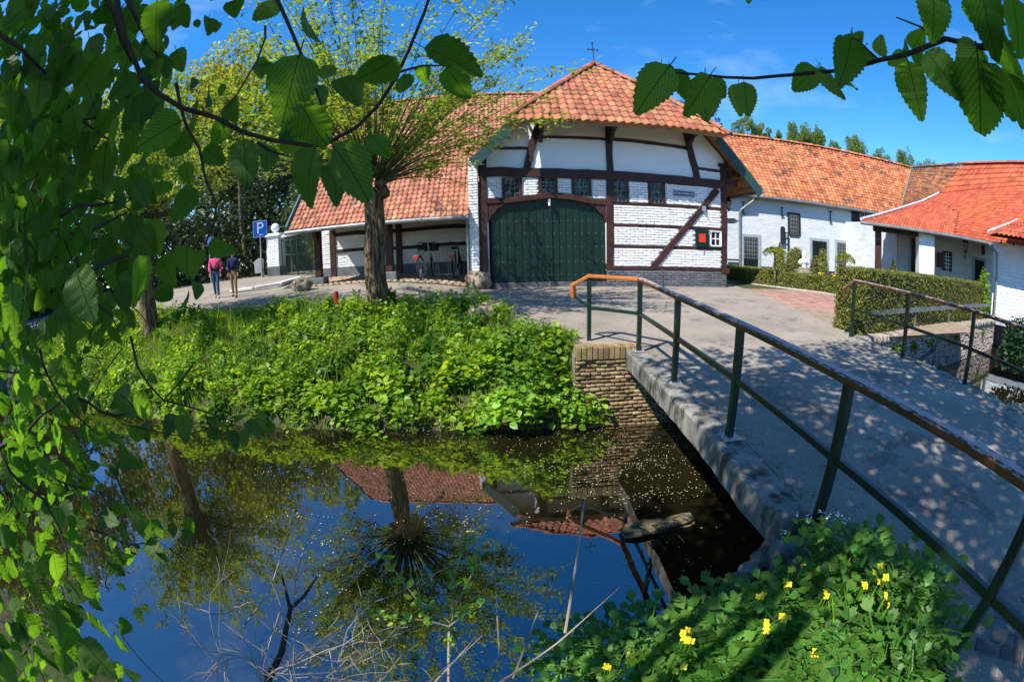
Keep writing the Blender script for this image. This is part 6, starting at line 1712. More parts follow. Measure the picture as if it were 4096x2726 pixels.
# weeds: mounds of small leaves
xs_, ys_, zs_ = bank_points(560, -15, .95, -.02, 1.02); P = []; S_ = []
for a, b, c in zip(xs_, ys_, zs_):
    k = rng.integers(70, 150); r = rng.uniform(.16, .45); h_ = rng.uniform(.14, .46)*(1.15 if a > -3 else 1)
    d = rng.normal(size=(k, 3)); d /= np.linalg.norm(d, axis=1)[:, None]; d[:, 2] = np.abs(d[:, 2])
    P.append(np.array([a, b, c]) + d*[r, r, h_]*rng.uniform(.55, 1, (k, 1))); S_.append(np.full(k, rng.uniform(.045, .105)))
for nm, sel, mt_, lab in (('bank_weeds', 0, 'bankleaf', 'bright mixed leafy weeds growing over the far bank'), ('dark_bank_weeds', 1, 'bankdark', 'deep green weeds between the bright ones on the far bank')):
    PP = np.vstack([p for i, p in enumerate(P) if (i % 5 in (1, 3)) == bool(sel)]); SS = np.concatenate([q for i, q in enumerate(S_) if (i % 5 in (1, 3)) == bool(sel)]); SS = SS*rng.uniform(.6, 1.4, len(PP))
    o = scatter(nm, HEART, scl(rand_rot(len(PP), .75), SS), PP, MT[mt_]); tag(o, lab, 'weeds', kind='stuff')
n = 2600; x, y, z = bank_points(n, -14, .9, .1, 1.0); cl_ = (np.sin(x*1.9+1)*np.sin(y*2.3+x) > .35); x, y, z = x[cl_], y[cl_], z[cl_]; gh = rng.uniform(.35, .70, len(x))
o = scatter('tall_grass', BLADE, rand_rot(len(x), .32)*np.stack([gh*.45, gh*1.3, gh], 1)[:, None, :], np.column_stack([x, y, z]), MT['grassleaf']); tag(o, 'tufts of long arching grass among the bank weeds', 'grass', kind='stuff')
def bush(label, c, rx, ry, h_, n, leaf, matl, seed, group='leafy plants on the bank', shape=HEART, name='leafy_plant', stems=9, tilt=.7, zoff=0):
    g_ = np.random.default_rng(seed); t = thing(name, label, 'plant', c, group); c = np.array(c, float)
    st_ = MB()
    for k in range(stems):
        a = g_.uniform(0, 2*PI); st_.tube([c, c + np.array([math.cos(a)*rx*.5, math.sin(a)*ry*.5, h_*g_.uniform(.5,.9)])], [.008,.004], 4)
    so = st_.build('stems', MT['twig'], t); so['kind'] = 'stuff'
    d = g_.normal(size=(n, 3)); d /= np.linalg.norm(d, axis=1)[:, None]; d[:, 2] = np.abs(d[:, 2])
    P = c + d*[rx, ry, h_]*(g_.uniform(.25, 1, (n, 1))**.5) + g_.normal(0, .03, (n, 3))
    scatter('foliage', shape, scl(rand_rot(n, tilt, g_), leaf*g_.uniform(.6,1.4,n)), P, matl, t)
    return t
def bp(x, y, z): p = atz(x, y, z); return p
for i, (x, y, z, rx, h_, n, lab) in enumerate(((1330,960,-1.35,.55,.75,900,'bright nettle clump leaning over the water at the brick abutment'),(1260,900,-.95,.6,.55,800,'bright nettle clump high on the bank beside the abutment'),
     (1180,960,-1.2,.5,.5,650,'light green weed clump at the waterline left of the nettles'),(1150,830,-.55,.55,.42,600,'leafy clump under the half buried boulder'),(1280,810,-.45,.5,.40,600,'bright leafy clump near the top of the brick abutment'),
     (900,900,-.95,.45,.35,420,'dock plant with broad leaves in the middle of the bank'),(1060,870,-.8,.5,.36,420,'leafy weed clump right of the dock plant'),(620,900,-.95,.6,.42,520,'weed clump below the red bollard'),(430,880,-.85,.7,.45,520,'weed clump behind the hanging hazel leaves'),(760,930,-1.1,.5,.36,420,'shaded weed clump near the waterline'))):
    bush(lab, bp(x, y, z), rx, rx*.8, h_, n, .095 if 'dock' not in lab else .16, MT['nettle'] if 'bright' in lab or 'light' in lab else MT['bankleaf'], 100+i)
# waterline roots and dead stalks
n = 380; x = rng.uniform(-12, 1.0, n); y = foot(x) + rng.uniform(-.06, .18, n); gh = rng.uniform(.10, .34, n)
o = scatter('dead_stalks', BLADE, rand_rot(n, .7)*np.stack([gh*.6, gh, gh], 1)[:, None, :], np.column_stack([x, y, np.full(n, -1.40)]), MT['drytwig']); tag(o, 'pale dead stalks and roots at the waterline', 'stalks', kind='stuff')
for i, (x, y) in enumerate(((1000,712),(1004,716))):
    c = aty(x, y, 9.3); t = thing('dandelion', 'yellow dandelion on the bank top, %s one' % ('left' if i == 0 else 'right'), 'flower', (c[0],9.3,c[2]-.15), 'dandelions on the bank top')
    MB().tube([(c[0],9.3,c[2]-.2), (c[0],9.3,c[2])], .006, 5).build('stem', MT['twig'], t)
    MB().lathe((c[0],9.3,c[2]), [(.01,-.01),(.045,.01),(.035,.03),(.01,.035)], 10).build('blossom', MT['yellow'], t)
# ivy and plants on the canal wall and right bank
bush('dark ivy bush at the right border beyond the far railing', atz(2345,842,-1.0), 1.5, .9, 1.5, 4200, .10, MT['ivy'], 130, 'plants at the canal wall', name='ivy_bush')
bush('light green climbing shrub at the corner of the white mill wall', (19.0,9.6,-.2), .45, .4, 2.0, 1200, .10, MT['nettle'], 131, 'plants at the canal wall')
for i, (x, y, z, r, lab) in enumerate(((2163,842,0,.22,'green plant rooted low in the canal wall'),(2064,795,0,.16,'yellowish ferns on the canal wall nearest the bridge'),(2103,793,0,.18,'yellowish ferns hanging a little farther along the canal wall'),(2140,785,0,.14,'small fern tuft in the middle of the canal wall'),(2200,772,0,.14,'fern tuft under the coping halfway to the mill'),(2262,760,0,.2,'moss and fern near the mill end of the canal wall'))):
    c = ray(x, y); k = np.dot(w0+cn_*.06, cn_)/np.dot(c[:2], cn_); p = CAM + c*k
    bush(lab, p-[0,0,.12], r*1.2, .10, r*1.1, 90, .07, MT['nettle'] if i == 0 else MT['grassleaf'], 140+i, 'plants at the canal wall', stems=4)

# ------------------------------------------------------------------ near bank, log, twigs
lg = thing('floating_log', 'half rotten log floating in the dark water by the bridge', 'log', atz(1500,1210,-1.43))
a, b = atz(1432,1228,-1.41), atz(1592,1192,-1.41)
d = (b-a); path = [a + d*t_ + np.array([0,0,.02*math.sin(t_*7)]) for t_ in np.linspace(0, 1, 9)]
lm = trunk_mesh(path, [.075,.10,.10,.105,.11,.10,.10,.10,.07], 14, np.random.default_rng(2), .34)
lm.v = [(v_[0], v_[1], -1.43+(v_[2]+1.43)*.75) for v_ in lm.v]; lm.build('log_body', MT['log'], lg)
for k in range(5):
    t_ = .2+.15*k; p = a + d*t_ + np.array([0,-.05,.10]); MB().tube([p, p+[.04,-.10,.03]], .008, 4).build('stub', MT['drytwig'], lg)
# floating petals and bits
cl = [(rng.normal(1400, 150), rng.normal(1055, 50), rng.uniform(10, 45)) for _ in range(60)] + [(rng.uniform(550, 1680), rng.uniform(1000, 1480), rng.uniform(8, 40)) for _ in range(26)]
px_ = np.concatenate([rng.normal(c_[0], c_[2]*1.8, 16) for c_ in cl] + [rng.uniform(700, 1700, 330)]); py_ = np.concatenate([rng.normal(c_[1], c_[2]*.35, 16) for c_ in cl] + [rng.uniform(1000, 1500, 330)]); n = len(px_)
W_ = np.array([atz(x, max(985, y), -1.43) for x, y in zip(px_, py_)]); ok = (W_[:, 1] < 6.4) & (W_[:, 1] > 1.5); W_ = W_[ok]; W_[:, 2] = -1.424
o = scatter('floating_petals', QUAD, scl(rand_rot(len(W_), .06), rng.uniform(.006, .022, len(W_))), W_, MT['petal']); tag(o, 'fallen petals and specks floating on the canal water', 'petals', kind='stuff')
# stone edging at the near end of the bridge beam
ne = thing('near_abutment', 'rough stone edge at the near end of the bridge', 'wall', (1.75,2.0,-.8))
for i, (x, y) in enumerate(((1775,1262),(1752,1285),(1728,1308),(1705,1332),(1682,1356),(1660,1378),(1800,1255),(1640,1400))):
    p = atz(x, y, -.66-.03*i if i < 6 else -.62)
    me = rock_mesh(p, .085, 200+i, 2, (1.2,1.0,.6)); me.materials.append(MT['concrete']); link(bpy.data.objects.new('stone', me), ne)
MB().box((1.72,1.2,-1.8), (2.3,2.06,-.52)).build('core', MT['concrete'], ne)

# celandine plants: lobed leaves, yellow four-petal flowers
def lobed_leaf():
    v = [(0,0,0)]; F = []
    pts = []
    for k, (cx_, w_) in enumerate(((.22,.20),(.42,.27),(.62,.27))):
        for s_ in (1, -1): pts.append((cx_, w_*s_))
    for (cx_, cy_), L_ in zip([(.18,.24),(.18,-.24),(.42,.32),(.42,-.32),(.80,0)], (.18,.18,.22,.22,.26)):
        n0 = len(v); an_ = math.atan2(cy_, cx_-.1) if cy_ else 0
        L_ *= .92
        for q, r in ((0,-.30),(62,.50),(40,.86),(30,.74),(14,1.0),(0,.84),(-14,1.0),(-30,.74),(-40,.86),(-62,.50)):
            aa = math.radians(q); v.append((cx_ + math.cos(an_+aa)*L_*r, cy_ + math.sin(an_+aa)*L_*r, .05*abs(cy_)-.10*cx_*cx_))
        F.append(tuple(range(n0, n0+10)))
    n0 = len(v); v += [(0,-.015,0),(.8,-.012,-.06),(.8,.012,-.06),(0,.015,0)]; F.append((n0,n0+1,n0+2,n0+3))
    return (np.array(v), F, None)
LOBED = lobed_leaf()
def celandine(label, c, r, h_, n, seed, fl, name='celandine_plant', matl='celandine', leaf=.26):
    g_ = np.random.default_rng(seed); t = thing(name, label, 'plant', c, 'celandine plants on the near bank'); c = np.array(c, float)
    m_ = MB(); P = []
    for k in range(9):
        a = g_.uniform(0, 2*PI); e = c + np.array([math.cos(a)*r*.7, math.sin(a)*r*.7, h_*g_.uniform(.6,1)]); m_.tube([c, (c+e)/2+[0,0,.05], e], [.006,.005,.003], 4)
    m_.build('stems', MT['nettle'], t)['kind'] = 'stuff'
    d = g_.normal(size=(n, 3)); d /= np.linalg.norm(d, axis=1)[:, None]; d[:, 2] = np.abs(d[:, 2])*.9+.1
    P = c + d*[r, r, h_]*(g_.uniform(.35, 1, (n, 1))**.5)
    scatter('foliage', LOBED, scl(fan_rot(n, .15, g_), leaf*g_.uniform(.6,1.25,n)), P, MT[matl], t)
    for f in fl:
        f = np.array(f); 
        for k in range(g_.integers(2, 5)):
            q = f + g_.normal(0, .016, 3); fo = MB().tube([q-[0,0,.10], q], .0025, 4)
            fo = fo.build('flower', MT['nettle'], t)
            nrm = np.array([0,-.5,.85]) + g_.normal(0,.3,3); nrm /= np.linalg.norm(nrm); ax_ = np.cross(nrm, [1,0,.2]); ax_ /= np.linalg.norm(ax_); ay_ = np.cross(nrm, ax_)
            for j in range(4):
                an_ = j*PI/2+.3; dd = ax_*math.cos(an_)+ay_*math.sin(an_); ss2 = np.cross(nrm, dd)
                MB().add([q, q+dd*.010+ss2*.0085+nrm*.003, q+dd*.019+ss2*.005, q+dd*.021, q+dd*.019-ss2*.005, q+dd*.010-ss2*.0085+nrm*.003], [(0,1,2,3,4,5)]).build('petal', MT['yellow'], fo)
    return t
def npos(x, y, z): return atz(x, y, z)
cel = [(1950,1350,-.47,.30,.24,120,'celandine bush beside the lowest railing post foot, many yellow flowers',[(1830,1309),(1810,1347),(1905,1360),(1745,1372)]),
       (2060,1400,-.45,.26,.20,110,'celandine clump at the asphalt edge right of the flowering bush',[(2015,1305),(2033,1330),(2037,1377),(1985,1345)]),
       (1800,1450,-.62,.32,.22,130,'celandine clump in the middle of the near bank',[(1875,1500),(1810,1420),(1760,1440)]),
       (1640,1480,-.78,.30,.20,120,'celandine clump above the waterline left of the middle one',[(1570,1455),(1575,1470)]),
       (1900,1520,-.55,.34,.18,130,'celandine clump at the lower border below the flowering bush',[]),
       (1480,1530,-.90,.30,.20,110,'celandine clump with flowers near the lower middle border',[(1385,1530),(1450,1525),(1475,1505)]),
       (1620,1560,-.80,.30,.18,110,'celandine clump at the lower border with bright flowers',[(1565,1548)]),
       (2080,1520,-.46,.30,.17,110,'celandine clump by the foot of the corner post',[]),
       (1340,1540,-1.05,.24,.16,80,'small celandine clump at the water edge',[]),
       (1755,1545,-.70,.30,.18,110,'celandine clump between the two lower border clumps',[])]
for i, (x, y, z, r, h_, n, lab, fl) in enumerate(cel):
    c = npos(x, y, z); dist = np.linalg.norm(c-CAM)
    celandine(lab, c, r, h_+.10, int(n*1.05), 300+i, [at(fx, fy, dist*.82) for fx, fy in fl])
n = 2600; pxy = np.column_stack([rng.uniform(1200, 2250, n), rng.uniform(1300, 1640, n)])
G_ = np.array([atz(x, y, -.75) for x, y in pxy]); G_ = G_[(G_[:, 1] < shore(G_[:, 0])+.05) & (G_[:, 0] < 1.98)]; gz = near_z(G_[:, 0], G_[:, 1])
o = scatter('near_bank_ivy', HEART, scl(rand_rot(len(G_), .5), rng.uniform(.03, .075, len(G_))), np.column_stack([G_[:, 0], G_[:, 1], gz + rng.uniform(.0, .10, len(G_))]), MT['ivy']); tag(o, 'dark ivy ground cover on the near bank', 'ivy', kind='stuff')
n = 1500; x = rng.uniform(-.2, 1.6, n); y = shore(x) - rng.uniform(0, .5, n); gh = rng.uniform(.08, .30, n)
o = scatter('near_bank_grass', BLADE, rand_rot(n, .4)*np.stack([gh*.7, gh, gh], 1)[:, None, :], np.column_stack([x, y, near_z(x, y)]), MT['celandine']); tag(o, 'dark grass tufts on the near bank', 'grass', kind='stuff')
# garlic mustard with white blossoms at the foot of the post
gm = thing('white_flower_weed', 'slender weed with tiny white blossoms at the railing post foot', 'plant', npos(1870,1260,-.5))
for k, (x, y) in enumerate(((1832,1183),(1860,1190),(1890,1180),(1905,1185),(1930,1180),(1945,1195),(1800,1225))):
    e = at(x, y, 2.45); s_ = npos(1875+rng.normal(0,12), 1262, -.48)
    MB().tube([s_, (s_+e)/2+rng.normal(0,.01,3), e], [.004,.003,.002], 4).build('stem', MT['nettle'], gm)
    scatter('blossom', HEART, scl(rand_rot(7, .8), np.full(7, .013)), e + rng.normal(0, .010, (7, 3)), MT['whitepetal'], gm)
    nn = 12; tt = rng.uniform(.1, .9, nn)[:, None]; scatter('foliage', HEART, scl(fan_rot(nn, .1), rng.uniform(.03,.06,nn)), s_*(1-tt)+e*tt + rng.normal(0,.012,(nn,3)), MT['nettle'], gm)
# dry twigs in front of the water
def twig(label, pts, r, mt_, name='dry_twig', side=0, seed=0, parent=None, dist=1.6):
    g_ = np.random.default_rng(seed)
    P = [at(x, y, dist if not hasattr(dist, '__len__') else dist[i]) for i, (x, y) in enumerate(pts)]
    t = parent or thing(name, label, 'twig', P[0], 'dry twigs over the water')
    MB().tube(P, list(np.linspace(r, r*.35, len(P))), 6).build('stem', MT[mt_], t)
    return t, P
tw = thing('dry_bush', 'bare pale twiggy bush reaching over the water at the lower border', 'bush', at(620,1600,2.2))
MB().tube([at(605,1590,2.0), at(648,1500,2.0), at(668,1400,2.0), at(655,1350,2.05), at(648,1320,2.1)], [.016,.014,.010,.007,.004], 7).build('main_stem', MT['branch'], tw)
MB().tube([at(668,1400,2.0), at(700,1370,2.0), at(730,1325,2.0)], [.010,.008,.004], 6).build('side_stem', MT['branch'], tw)
g_ = np.random.default_rng(5); m_ = MB()
for k in range(42):
    s_ = np.array(at(g_.normal(690, 120), g_.uniform(1500, 1660), g_.uniform(1.7, 2.4)))
    dx = g_.normal(.15, .55); d_ = np.array([dx, g_.normal(.1,.35), abs(g_.normal(.7, .25))])
    p = wobble_path(s_, d_, g_.uniform(.3, .95), 8, .13, g_, .05); m_.tube(p, list(np.linspace(.0028, .0008, 9)*g_.uniform(.6,1.3)), 4, cap=False)
    for q in range(2):
        i = g_.integers(2, 6); p2 = wobble_path(p[i], g_.normal(size=3)*[1,.6,.6]+[0,0,.25], g_.uniform(.08,.3), 4, .25, g_, .05); m_.tube(p2, [.0022,.002,.0016,.0012,.001], 3, cap=False)
m_.build('twigs', MT['drytwig'], tw)['kind'] = 'stuff'
twig('tall straight dead reed standing before the bridge reflection', [(1300,1455),(1320,1330),(1338,1200),(1345,1150)], .006, 'drytwig', 'dry_reed', seed=1, dist=1.75)
twig('long dead reed leaning to the right over the water', [(1180,1560),(1240,1400),(1290,1310),(1320,1290)], .0045, 'drytwig', 'dry_reed', seed=2, dist=1.8)
twig('arched dead reed touching the celandine', [(1150,1568),(1280,1480),(1370,1400),(1425,1350)], .0045, 'drytwig', 'dry_reed', seed=3, dist=1.75)
twig('thin upright dead stalk in the dark reflection', [(1150,1520),(1143,1400),(1140,1330)], .004, 'drytwig', 'dry_reed', seed=4, dist=1.9)
twig('short bent dead reed by the lower border', [(1000,1568),(1090,1470),(1130,1300)], .004, 'drytwig', 'dry_reed', seed=6, dist=1.9)
twig('slanting dead stalk rising from the twiggy bush', [(560,1440),(620,1360),(660,1240),(705,1165)], .004, 'drytwig', 'dry_reed', seed=7, dist=2.1)
# sprouting green sapling
sp = thing('sapling', 'thin sapling with fresh green leaves sprouting in front of the water', 'plant', at(1030,1568,1.9))
sg = [[(1032,1600),(1032,1480),(1034,1420),(1040,1340),(1060,1280),(1075,1235)],[(1034,1420),(1070,1350),(1095,1300),(1102,1275)],[(1034,1430),(1000,1400),(960,1380),(900,1300),(885,1285)],[(1034,1440),(980,1425),(900,1420),(840,1405)],[(1034,1440),(1070,1410),(1100,1390)]]
for k, br_ in enumerate(sg):
    P = [np.array(at(x, y, 1.9-.02*k)) for x, y in br_]; MB().tube(P, list(np.linspace(.006 if k == 0 else .0035, .0018, len(P))), 5).build('stem', MT['drytwig'], sp)
    pts = np.vstack([np.linspace(a_, b_, 14) for a_, b_ in zip(P[:-1], P[1:])])[10:]; pts = pts + rng.normal(0, .010, pts.shape)
    scatter('foliage', HEART, scl(fan_rot(len(pts), .5), rng.uniform(.016,.034,len(pts))), pts, MT['nettle'], sp)

# ------------------------------------------------------------------ hazel tree over the camera
def hazel_leaf(seed, droop, fold):
    g_ = np.random.default_rng(seed); n = 11
    vv = np.linspace(0, 1, n+1)
    hw = lambda v: .40*np.power(np.sin(PI*np.power(np.clip(v, 0, 1), .72)), .75)*(1-.25*v) + (.03 if v < .97 else 0)
    mid_ = [(v, 0.0, -droop*v*v) for v in vv]
    V = list(mid_); uv = [(0, v) for v in vv]; F = []
    for s_ in (1, -1):
        st_ = len(V); m = 2*n
        for j in range(m+1):
            v = j/m; w_ = max(.004, hw(v)); tooth = 1.0 + ((.075 if j % 2 else -.03) if 0 < j < m else 0)
            x = v + (.030 if j % 2 else 0) - .10*w_*(1-v)*(v < .25)
            y = s_*w_*tooth; V.append((x, y, -droop*v*v + fold*abs(y) + .05*math.sin(v*9+g_.uniform(0,6))*abs(y))); uv.append((s_*w_/.40, v))
        for i in range(n):
            a, b, c, d, e = i, i+1, st_+2*i, st_+2*i+1, st_+2*i+2
            for f in ((a, c, d), (a, d, b), (b, d, e)): F.append(f if s_ < 0 else f[::-1])
    # stalk
    k = len(V); V += [(-.22,-.012,.05),(-.22,.012,.05),(.02,.012,0),(.02,-.012,0)]; uv += [(0,0)]*4; F.append((k,k+3,k+2,k+1))
    return (np.array(V), F, uv)
HAZ = [hazel_leaf(1,.18,.22), hazel_leaf(2,.34,.12), hazel_leaf(3,.10,.34), hazel_leaf(4,.42,.26)]
hz = thing('hazel_tree', 'large leaved hazel whose branches hang into view at left and upper right', 'tree', (-2.3,-.7,-.4))
trunk_mesh(wobble_path((-2.3,-.7,-.6), (.12,.05,1), 4.6, 10, .03, np.random.default_rng(3)), list(np.linspace(.17,.07,11)), 12, np.random.default_rng(4), .06).build('trunk', MT['branch'], hz, smooth=True)
for a_, b_, c_ in (((-2.2,-.7,1.0),(-2.3,.2,2.0),(-1.9,.9,2.2)), ((-2.1,-.6,2.2),(-.8,-.3,3.6),(1.4,.7,2.55)), ((-2.2,-.7,.6),(-2.6,.3,1.0),(-2.5,1.1,.5)), ((-2.1,-.6,2.6),(-.5,.2,4.2),(1.5,1.5,4.8)), ((-2.15,-.65,1.8),(-1.6,.0,2.4),(-.9,.75,2.15))):
    t_ = np.linspace(0, 1, 9)[:, None]; A_, B_, C_ = map(np.array, (a_, b_, c_)); pp = A_*(1-t_)**2 + 2*B_*t_*(1-t_) + C_*t_*t_
    MB().tube(pp, list(np.linspace(.055,.016,9)), 8).build('limb', MT['branch'], hz, smooth=True)
T5 = lambda x, y: (x*.4883, y*.4883)
T8 = lambda x, y: (1380.5+x*.4141, y*.4141)
T4 = lambda x, y: (x*.2686, 839.8+y*.2686)
Tb = lambda x, y: (x*.4697, 1148+y*.4697)
def branch(pts, T, dist, r):
    P = [at(*T(x, y), dist if not hasattr(dist, '__len__') else np.interp(i, [0, len(pts)-1], dist)) for i, (x, y) in enumerate(pts)]
    MB().tube(P, list(np.linspace(r, r*.45, len(P))), 7).build('branch', MT['branch'], hz, smooth=True)
branch([(540,-60),(590,180),(640,300),(670,370),(760,450),(860,510),(1020,555),(1150,625),(1300,665),(1490,690),(1580,655),(1680,600),(1780,500),(1860,380),(1930,230),(2000,60),(2040,-60)], T5, [1.35,1.15], .0085)
branch([(480,-40),(540,60),(570,190),(620,290)], T5, 1.45, .009)
branch([(570,-60),(640,80),(700,200),(745,265)], T5, 1.3, .008)
branch([(830,390),(850,500),(880,600),(940,700),(970,850),(1020,960),(1010,1040),(965,1160)], T5, 1.25, .0055)
branch([(1290,-40),(1370,140),(1430,280),(1490,420),(1520,520),(1570,640)], T5, 1.2, .0055)
branch([(1250,120),(1250,180),(1210,290),(1120,440),(1060,520)], T5, 1.3, .004)
branch([(-20,150),(100,230),(220,350)], T5, 1.5, .009); branch([(320,500),(400,580),(530,670)], T5, 1.6, .006); branch([(270,575),(440,560),(520,530)], T5, 1.7, .005)
branch([(280,1020),(360,970),(470,965),(560,950)], T5, 1.5, .008); branch([(440,1270),(560,1215),(610,1205)], T5, 1.2, .006); branch([(440,1080),(520,1040),(600,1000)], T5, 1.4, .005)
branch([(440,1420),(520,1480),(560,1560)], T5, 1.5, .005); branch([(1210,670),(1270,710),(1370,740)], T5, 1.3, .004); branch([(1880,340),(1990,310),(2100,310)], T5, 1.15, .004)
branch([(2140,265),(2090,255),(2000,235),(1920,215),(1800,265),(1700,305),(1550,335),(1450,365),(1300,395),(1080,415),(850,435),(700,430),(520,412),(400,402)], T8, [1.15,1.35], .0085)
branch([(1890,205),(1780,150),(1645,97)], T8, 1.2, .0045); branch([(1545,330),(1490,280),(1440,230),(1400,212)], T8, 1.22, .004); branch([(2500,180),(2300,240),(2100,255)], T8, 1.12, .010); branch([(2100,340),(2150,345),(2165,390)], T8, 1.12, .004)
branch([(330,-200),(370,0),(510,270),(640,420),(780,540)], T4, 1.7, .007); branch([(-40,720),(200,610),(330,450),(520,320)], T4, 1.6, .008); branch([(590,265),(760,320),(860,400),(1000,430),(1090,415)], T4, 1.8, .007)
branch([(1120,-250),(1180,20),(1280,170),(1400,300),(1600,350),(1800,410),(2000,480)], T4, 1.9, .006); branch([(1650,0),(1540,150),(1400,300)], T4, 1.9, .005); branch([(-20,700),(90,920),(200,1020),(380,1150),(500,1380),(570,1564),(580,1800)], T4, 1.45, .007)
branch([(400,940),(600,1030),(850,1080),(1010,1190)], T4, 1.6, .004); branch([(760,1400),(900,1440),(1100,1540),(1240,1520)], T4, 1.6, .004); branch([(1040,500),(1500,600),(1800,550)], T4, 2.0, .003)
LEAF5 = [(740,5,735,225),(850,20,870,140),(985,85,985,160),(930,90,930,135),(1025,105,1025,160),(1105,0,1105,65),(1045,-20,1040,25),(1300,0,1195,115),(1430,40,1440,205),(1410,260,1330,600),(1520,310,1580,385),(1600,370,1695,490),
 (1865,270,1670,430),(1900,350,1910,450),(1990,310,2005,388),(2000,228,2280,345),(2105,315,2210,480),(1420,490,1530,710),(1485,695,1390,985),(1570,690,1775,945),(1570,775,1590,915),(1760,645,1840,745),(1735,635,1765,720),(1150,655,1150,890),
 (1070,575,1000,690),(960,700,1060,770),(1250,680,1270,785),(870,620,800,780),(855,570,640,690),(830,650,850,725),(680,430,665,590),(770,285,770,420),(830,235,860,335),(640,345,510,480),(560,555,490,720),(600,650,590,765),(500,690,480,860),
 (400,390,440,485),(190,380,170,550),(230,560,160,730),(930,895,800,1040),(870,765,890,870),(760,850,750,945),(690,900,590,1000),(720,1030,760,1200),(600,1020,660,1160),(880,1155,870,1340),(985,1150,1095,1200),(925,1185,950,1330),(650,1205,690,1445),
 (360,1275,440,1515),(60,1330,60,1535),(890,1365,880,1455),(930,1330,930,1400),(540,1215,520,1110),(700,480,750,600),(1080,480,1100,560),(980,430,1010,480),(920,370,900,420),(1040,400,1055,455),(1330,600,1400,680),(1340,300,1260,380),(1210,290,1270,300),(1240,300,1230,350),(1500,400,1540,470),
 (560,110,600,180),(700,320,620,420),(470,250,350,420),(420,180,470,330),(300,420,250,560),(560,330,470,400),(250,40,250,180),(100,120,90,250),(130,260,180,340),(60,40,70,140),(480,20,520,130),(390,330,430,470),(780,540,800,640),(900,520,950,590),(1330,640,1420,700),(700,600,730,720),(420,620,380,760),(320,640,280,760),(120,640,140,760),(60,560,40,660),(200,760,180,900),(60,760,90,900),(320,800,360,900),(400,900,380,1000),(240,960,200,1080),(120,960,110,1080),(180,1150,160,1260),(60,1120,40,1240),(300,1120,340,1230),(420,1120,440,1220),(560,1330,620,1480),(760,1210,800,1330),(700,1180,650,1260)]
LEAF8 = [(385,370,200,600),(320,395,285,600),(400,385,485,540),(610,420,480,650),(585,430,590,655),(600,440,690,520),(770,465,765,605),(800,455,822,650),(1200,378,1070,505),(1230,368,1342,572),(1392,212,1365,450),(1470,262,1400,405),(1555,310,1560,200),(1700,305,1620,360),
 (1712,342,1770,652),(1810,288,2018,535),(1765,270,1775,395),(1735,275,1785,180),(2110,258,1990,390),(2100,325,2105,762),(2150,350,2272,672),(2190,120,2310,560),(1850,-60,1855,218),(2110,-120,2140,300),(2290,-20,2340,330),(2240,380,2370,650),(1690,255,1680,280),(800,-40,830,12),(880,-30,900,8),(1370,430,1405,530),(340,355,350,500),(1430,220,1455,225),(1405,185,1420,212),(2090,315,2120,400),(2040,0,2060,120)]
LEAF4 = [(830,590,850,790),(800,560,910,630),(960,570,1040,740),(1180,510,1150,680),(1220,500,1320,530),(1230,540,1280,660),(1540,440,1410,520),(1560,420,1590,630),(1600,400,1650,500),(1840,440,1770,530),(1850,450,1935,500),(1860,470,1880,545),(1880,570,1790,610),(1960,560,2030,730),(2060,570,2160,705),(2120,470,2235,600),(2200,460,2355,490),(2270,480,2345,590),(2030,430,2110,470),(1020,770,1130,845),(1170,770,1245,870),(1060,1190,980,1275),(1130,1200,1210,1375),(1280,1330,1180,1465),(1300,1320,1405,1475),(1440,1310,1535,1310),(1470,1350,1490,1475),(1560,1360,1685,1410),(1580,1400,1640,1505),(670,1290,710,1450),(1010,1400,1105,1450),(980,1440,960,1535),(1180,1040,1215,1140),(1100,270,985,260),(1140,270,1295,440),(1150,330,1140,465),(960,310,1085,400),(1510,120,1615,90),(1520,290,1560,380),(640,290,680,400),(700,280,725,410),(760,530,700,580),(380,500,410,590),(300,620,380,700),(650,700,700,790),(760,800,800,870),(430,780,490,900),(560,960,660,1000),(650,1020,740,1090),(560,1080,600,1200),(600,940,540,990),(900,840,990,900),(960,860,1010,940),(640,840,760,880),(540,640,610,600),(240,380,160,350),(110,480,60,500),(170,700,220,790),(560,320,640,400),(700,900,780,980),(820,1020,900,1050),(1240,1560,1400,1500),(1300,1450,1360,1500),(860,1300,940,1310)]
LEAFB = [(720,205,805,298),(520,295,615,375),(610,240,645,325),(330,435,400,485),(270,520,300,690),(350,505,380,605),(330,620,350,795),(420,585,555,660),(400,685,565,880),(390,790,420,900),(560,655,605,745),(60,740,130,855),(20,725,60,835),(230,760,320,835),(660,530,705,605),(620,590,600,655),(60,600,145,735),(120,310,195,390),(260,265,290,405),(440,480,500,550),(590,405,600,465),(690,520,735,550),(470,470,500,490),(170,250,110,300),(30,280,70,350),(60,480,110,560),(150,560,200,640),(280,650,250,700),(600,830,660,890),(500,230,560,200),(640,230,700,270),(200,860,270,900),(120,820,180,880)]
Rl, Pl = [], []
def leaf_px(x0, y0, x1, y1, dmin, dmax, Lref):
    r0, r1 = ray(x0, y0), ray(x1, y1); ang = math.acos(np.clip(np.dot(r0, r1), -1, 1)) + 1e-3
    dist = float(np.clip(Lref*rng.uniform(.9, 1.15)/ang, dmin, dmax))
    a = CAM + r0*dist; b = CAM + r1*dist*rng.uniform(.93, 1.07)
    x = b-a; L = np.linalg.norm(x); x /= L
    view = (CAM-a); view /= np.linalg.norm(view)
    z = view + rng.normal(0, .42, 3); z -= x*np.dot(z, x); z /= np.linalg.norm(z)
    if rng.random() < .45: z = -z
    y = np.cross(z, x)
    w_ = rng.uniform(.78, .98)
    Rl.append(np.stack([x*L, y*L*w_, z*L], 1)); Pl.append(a)
for q in LEAF5: leaf_px(*T5(q[0], q[1]), *T5(q[2], q[3]), .95, 1.9, .105)
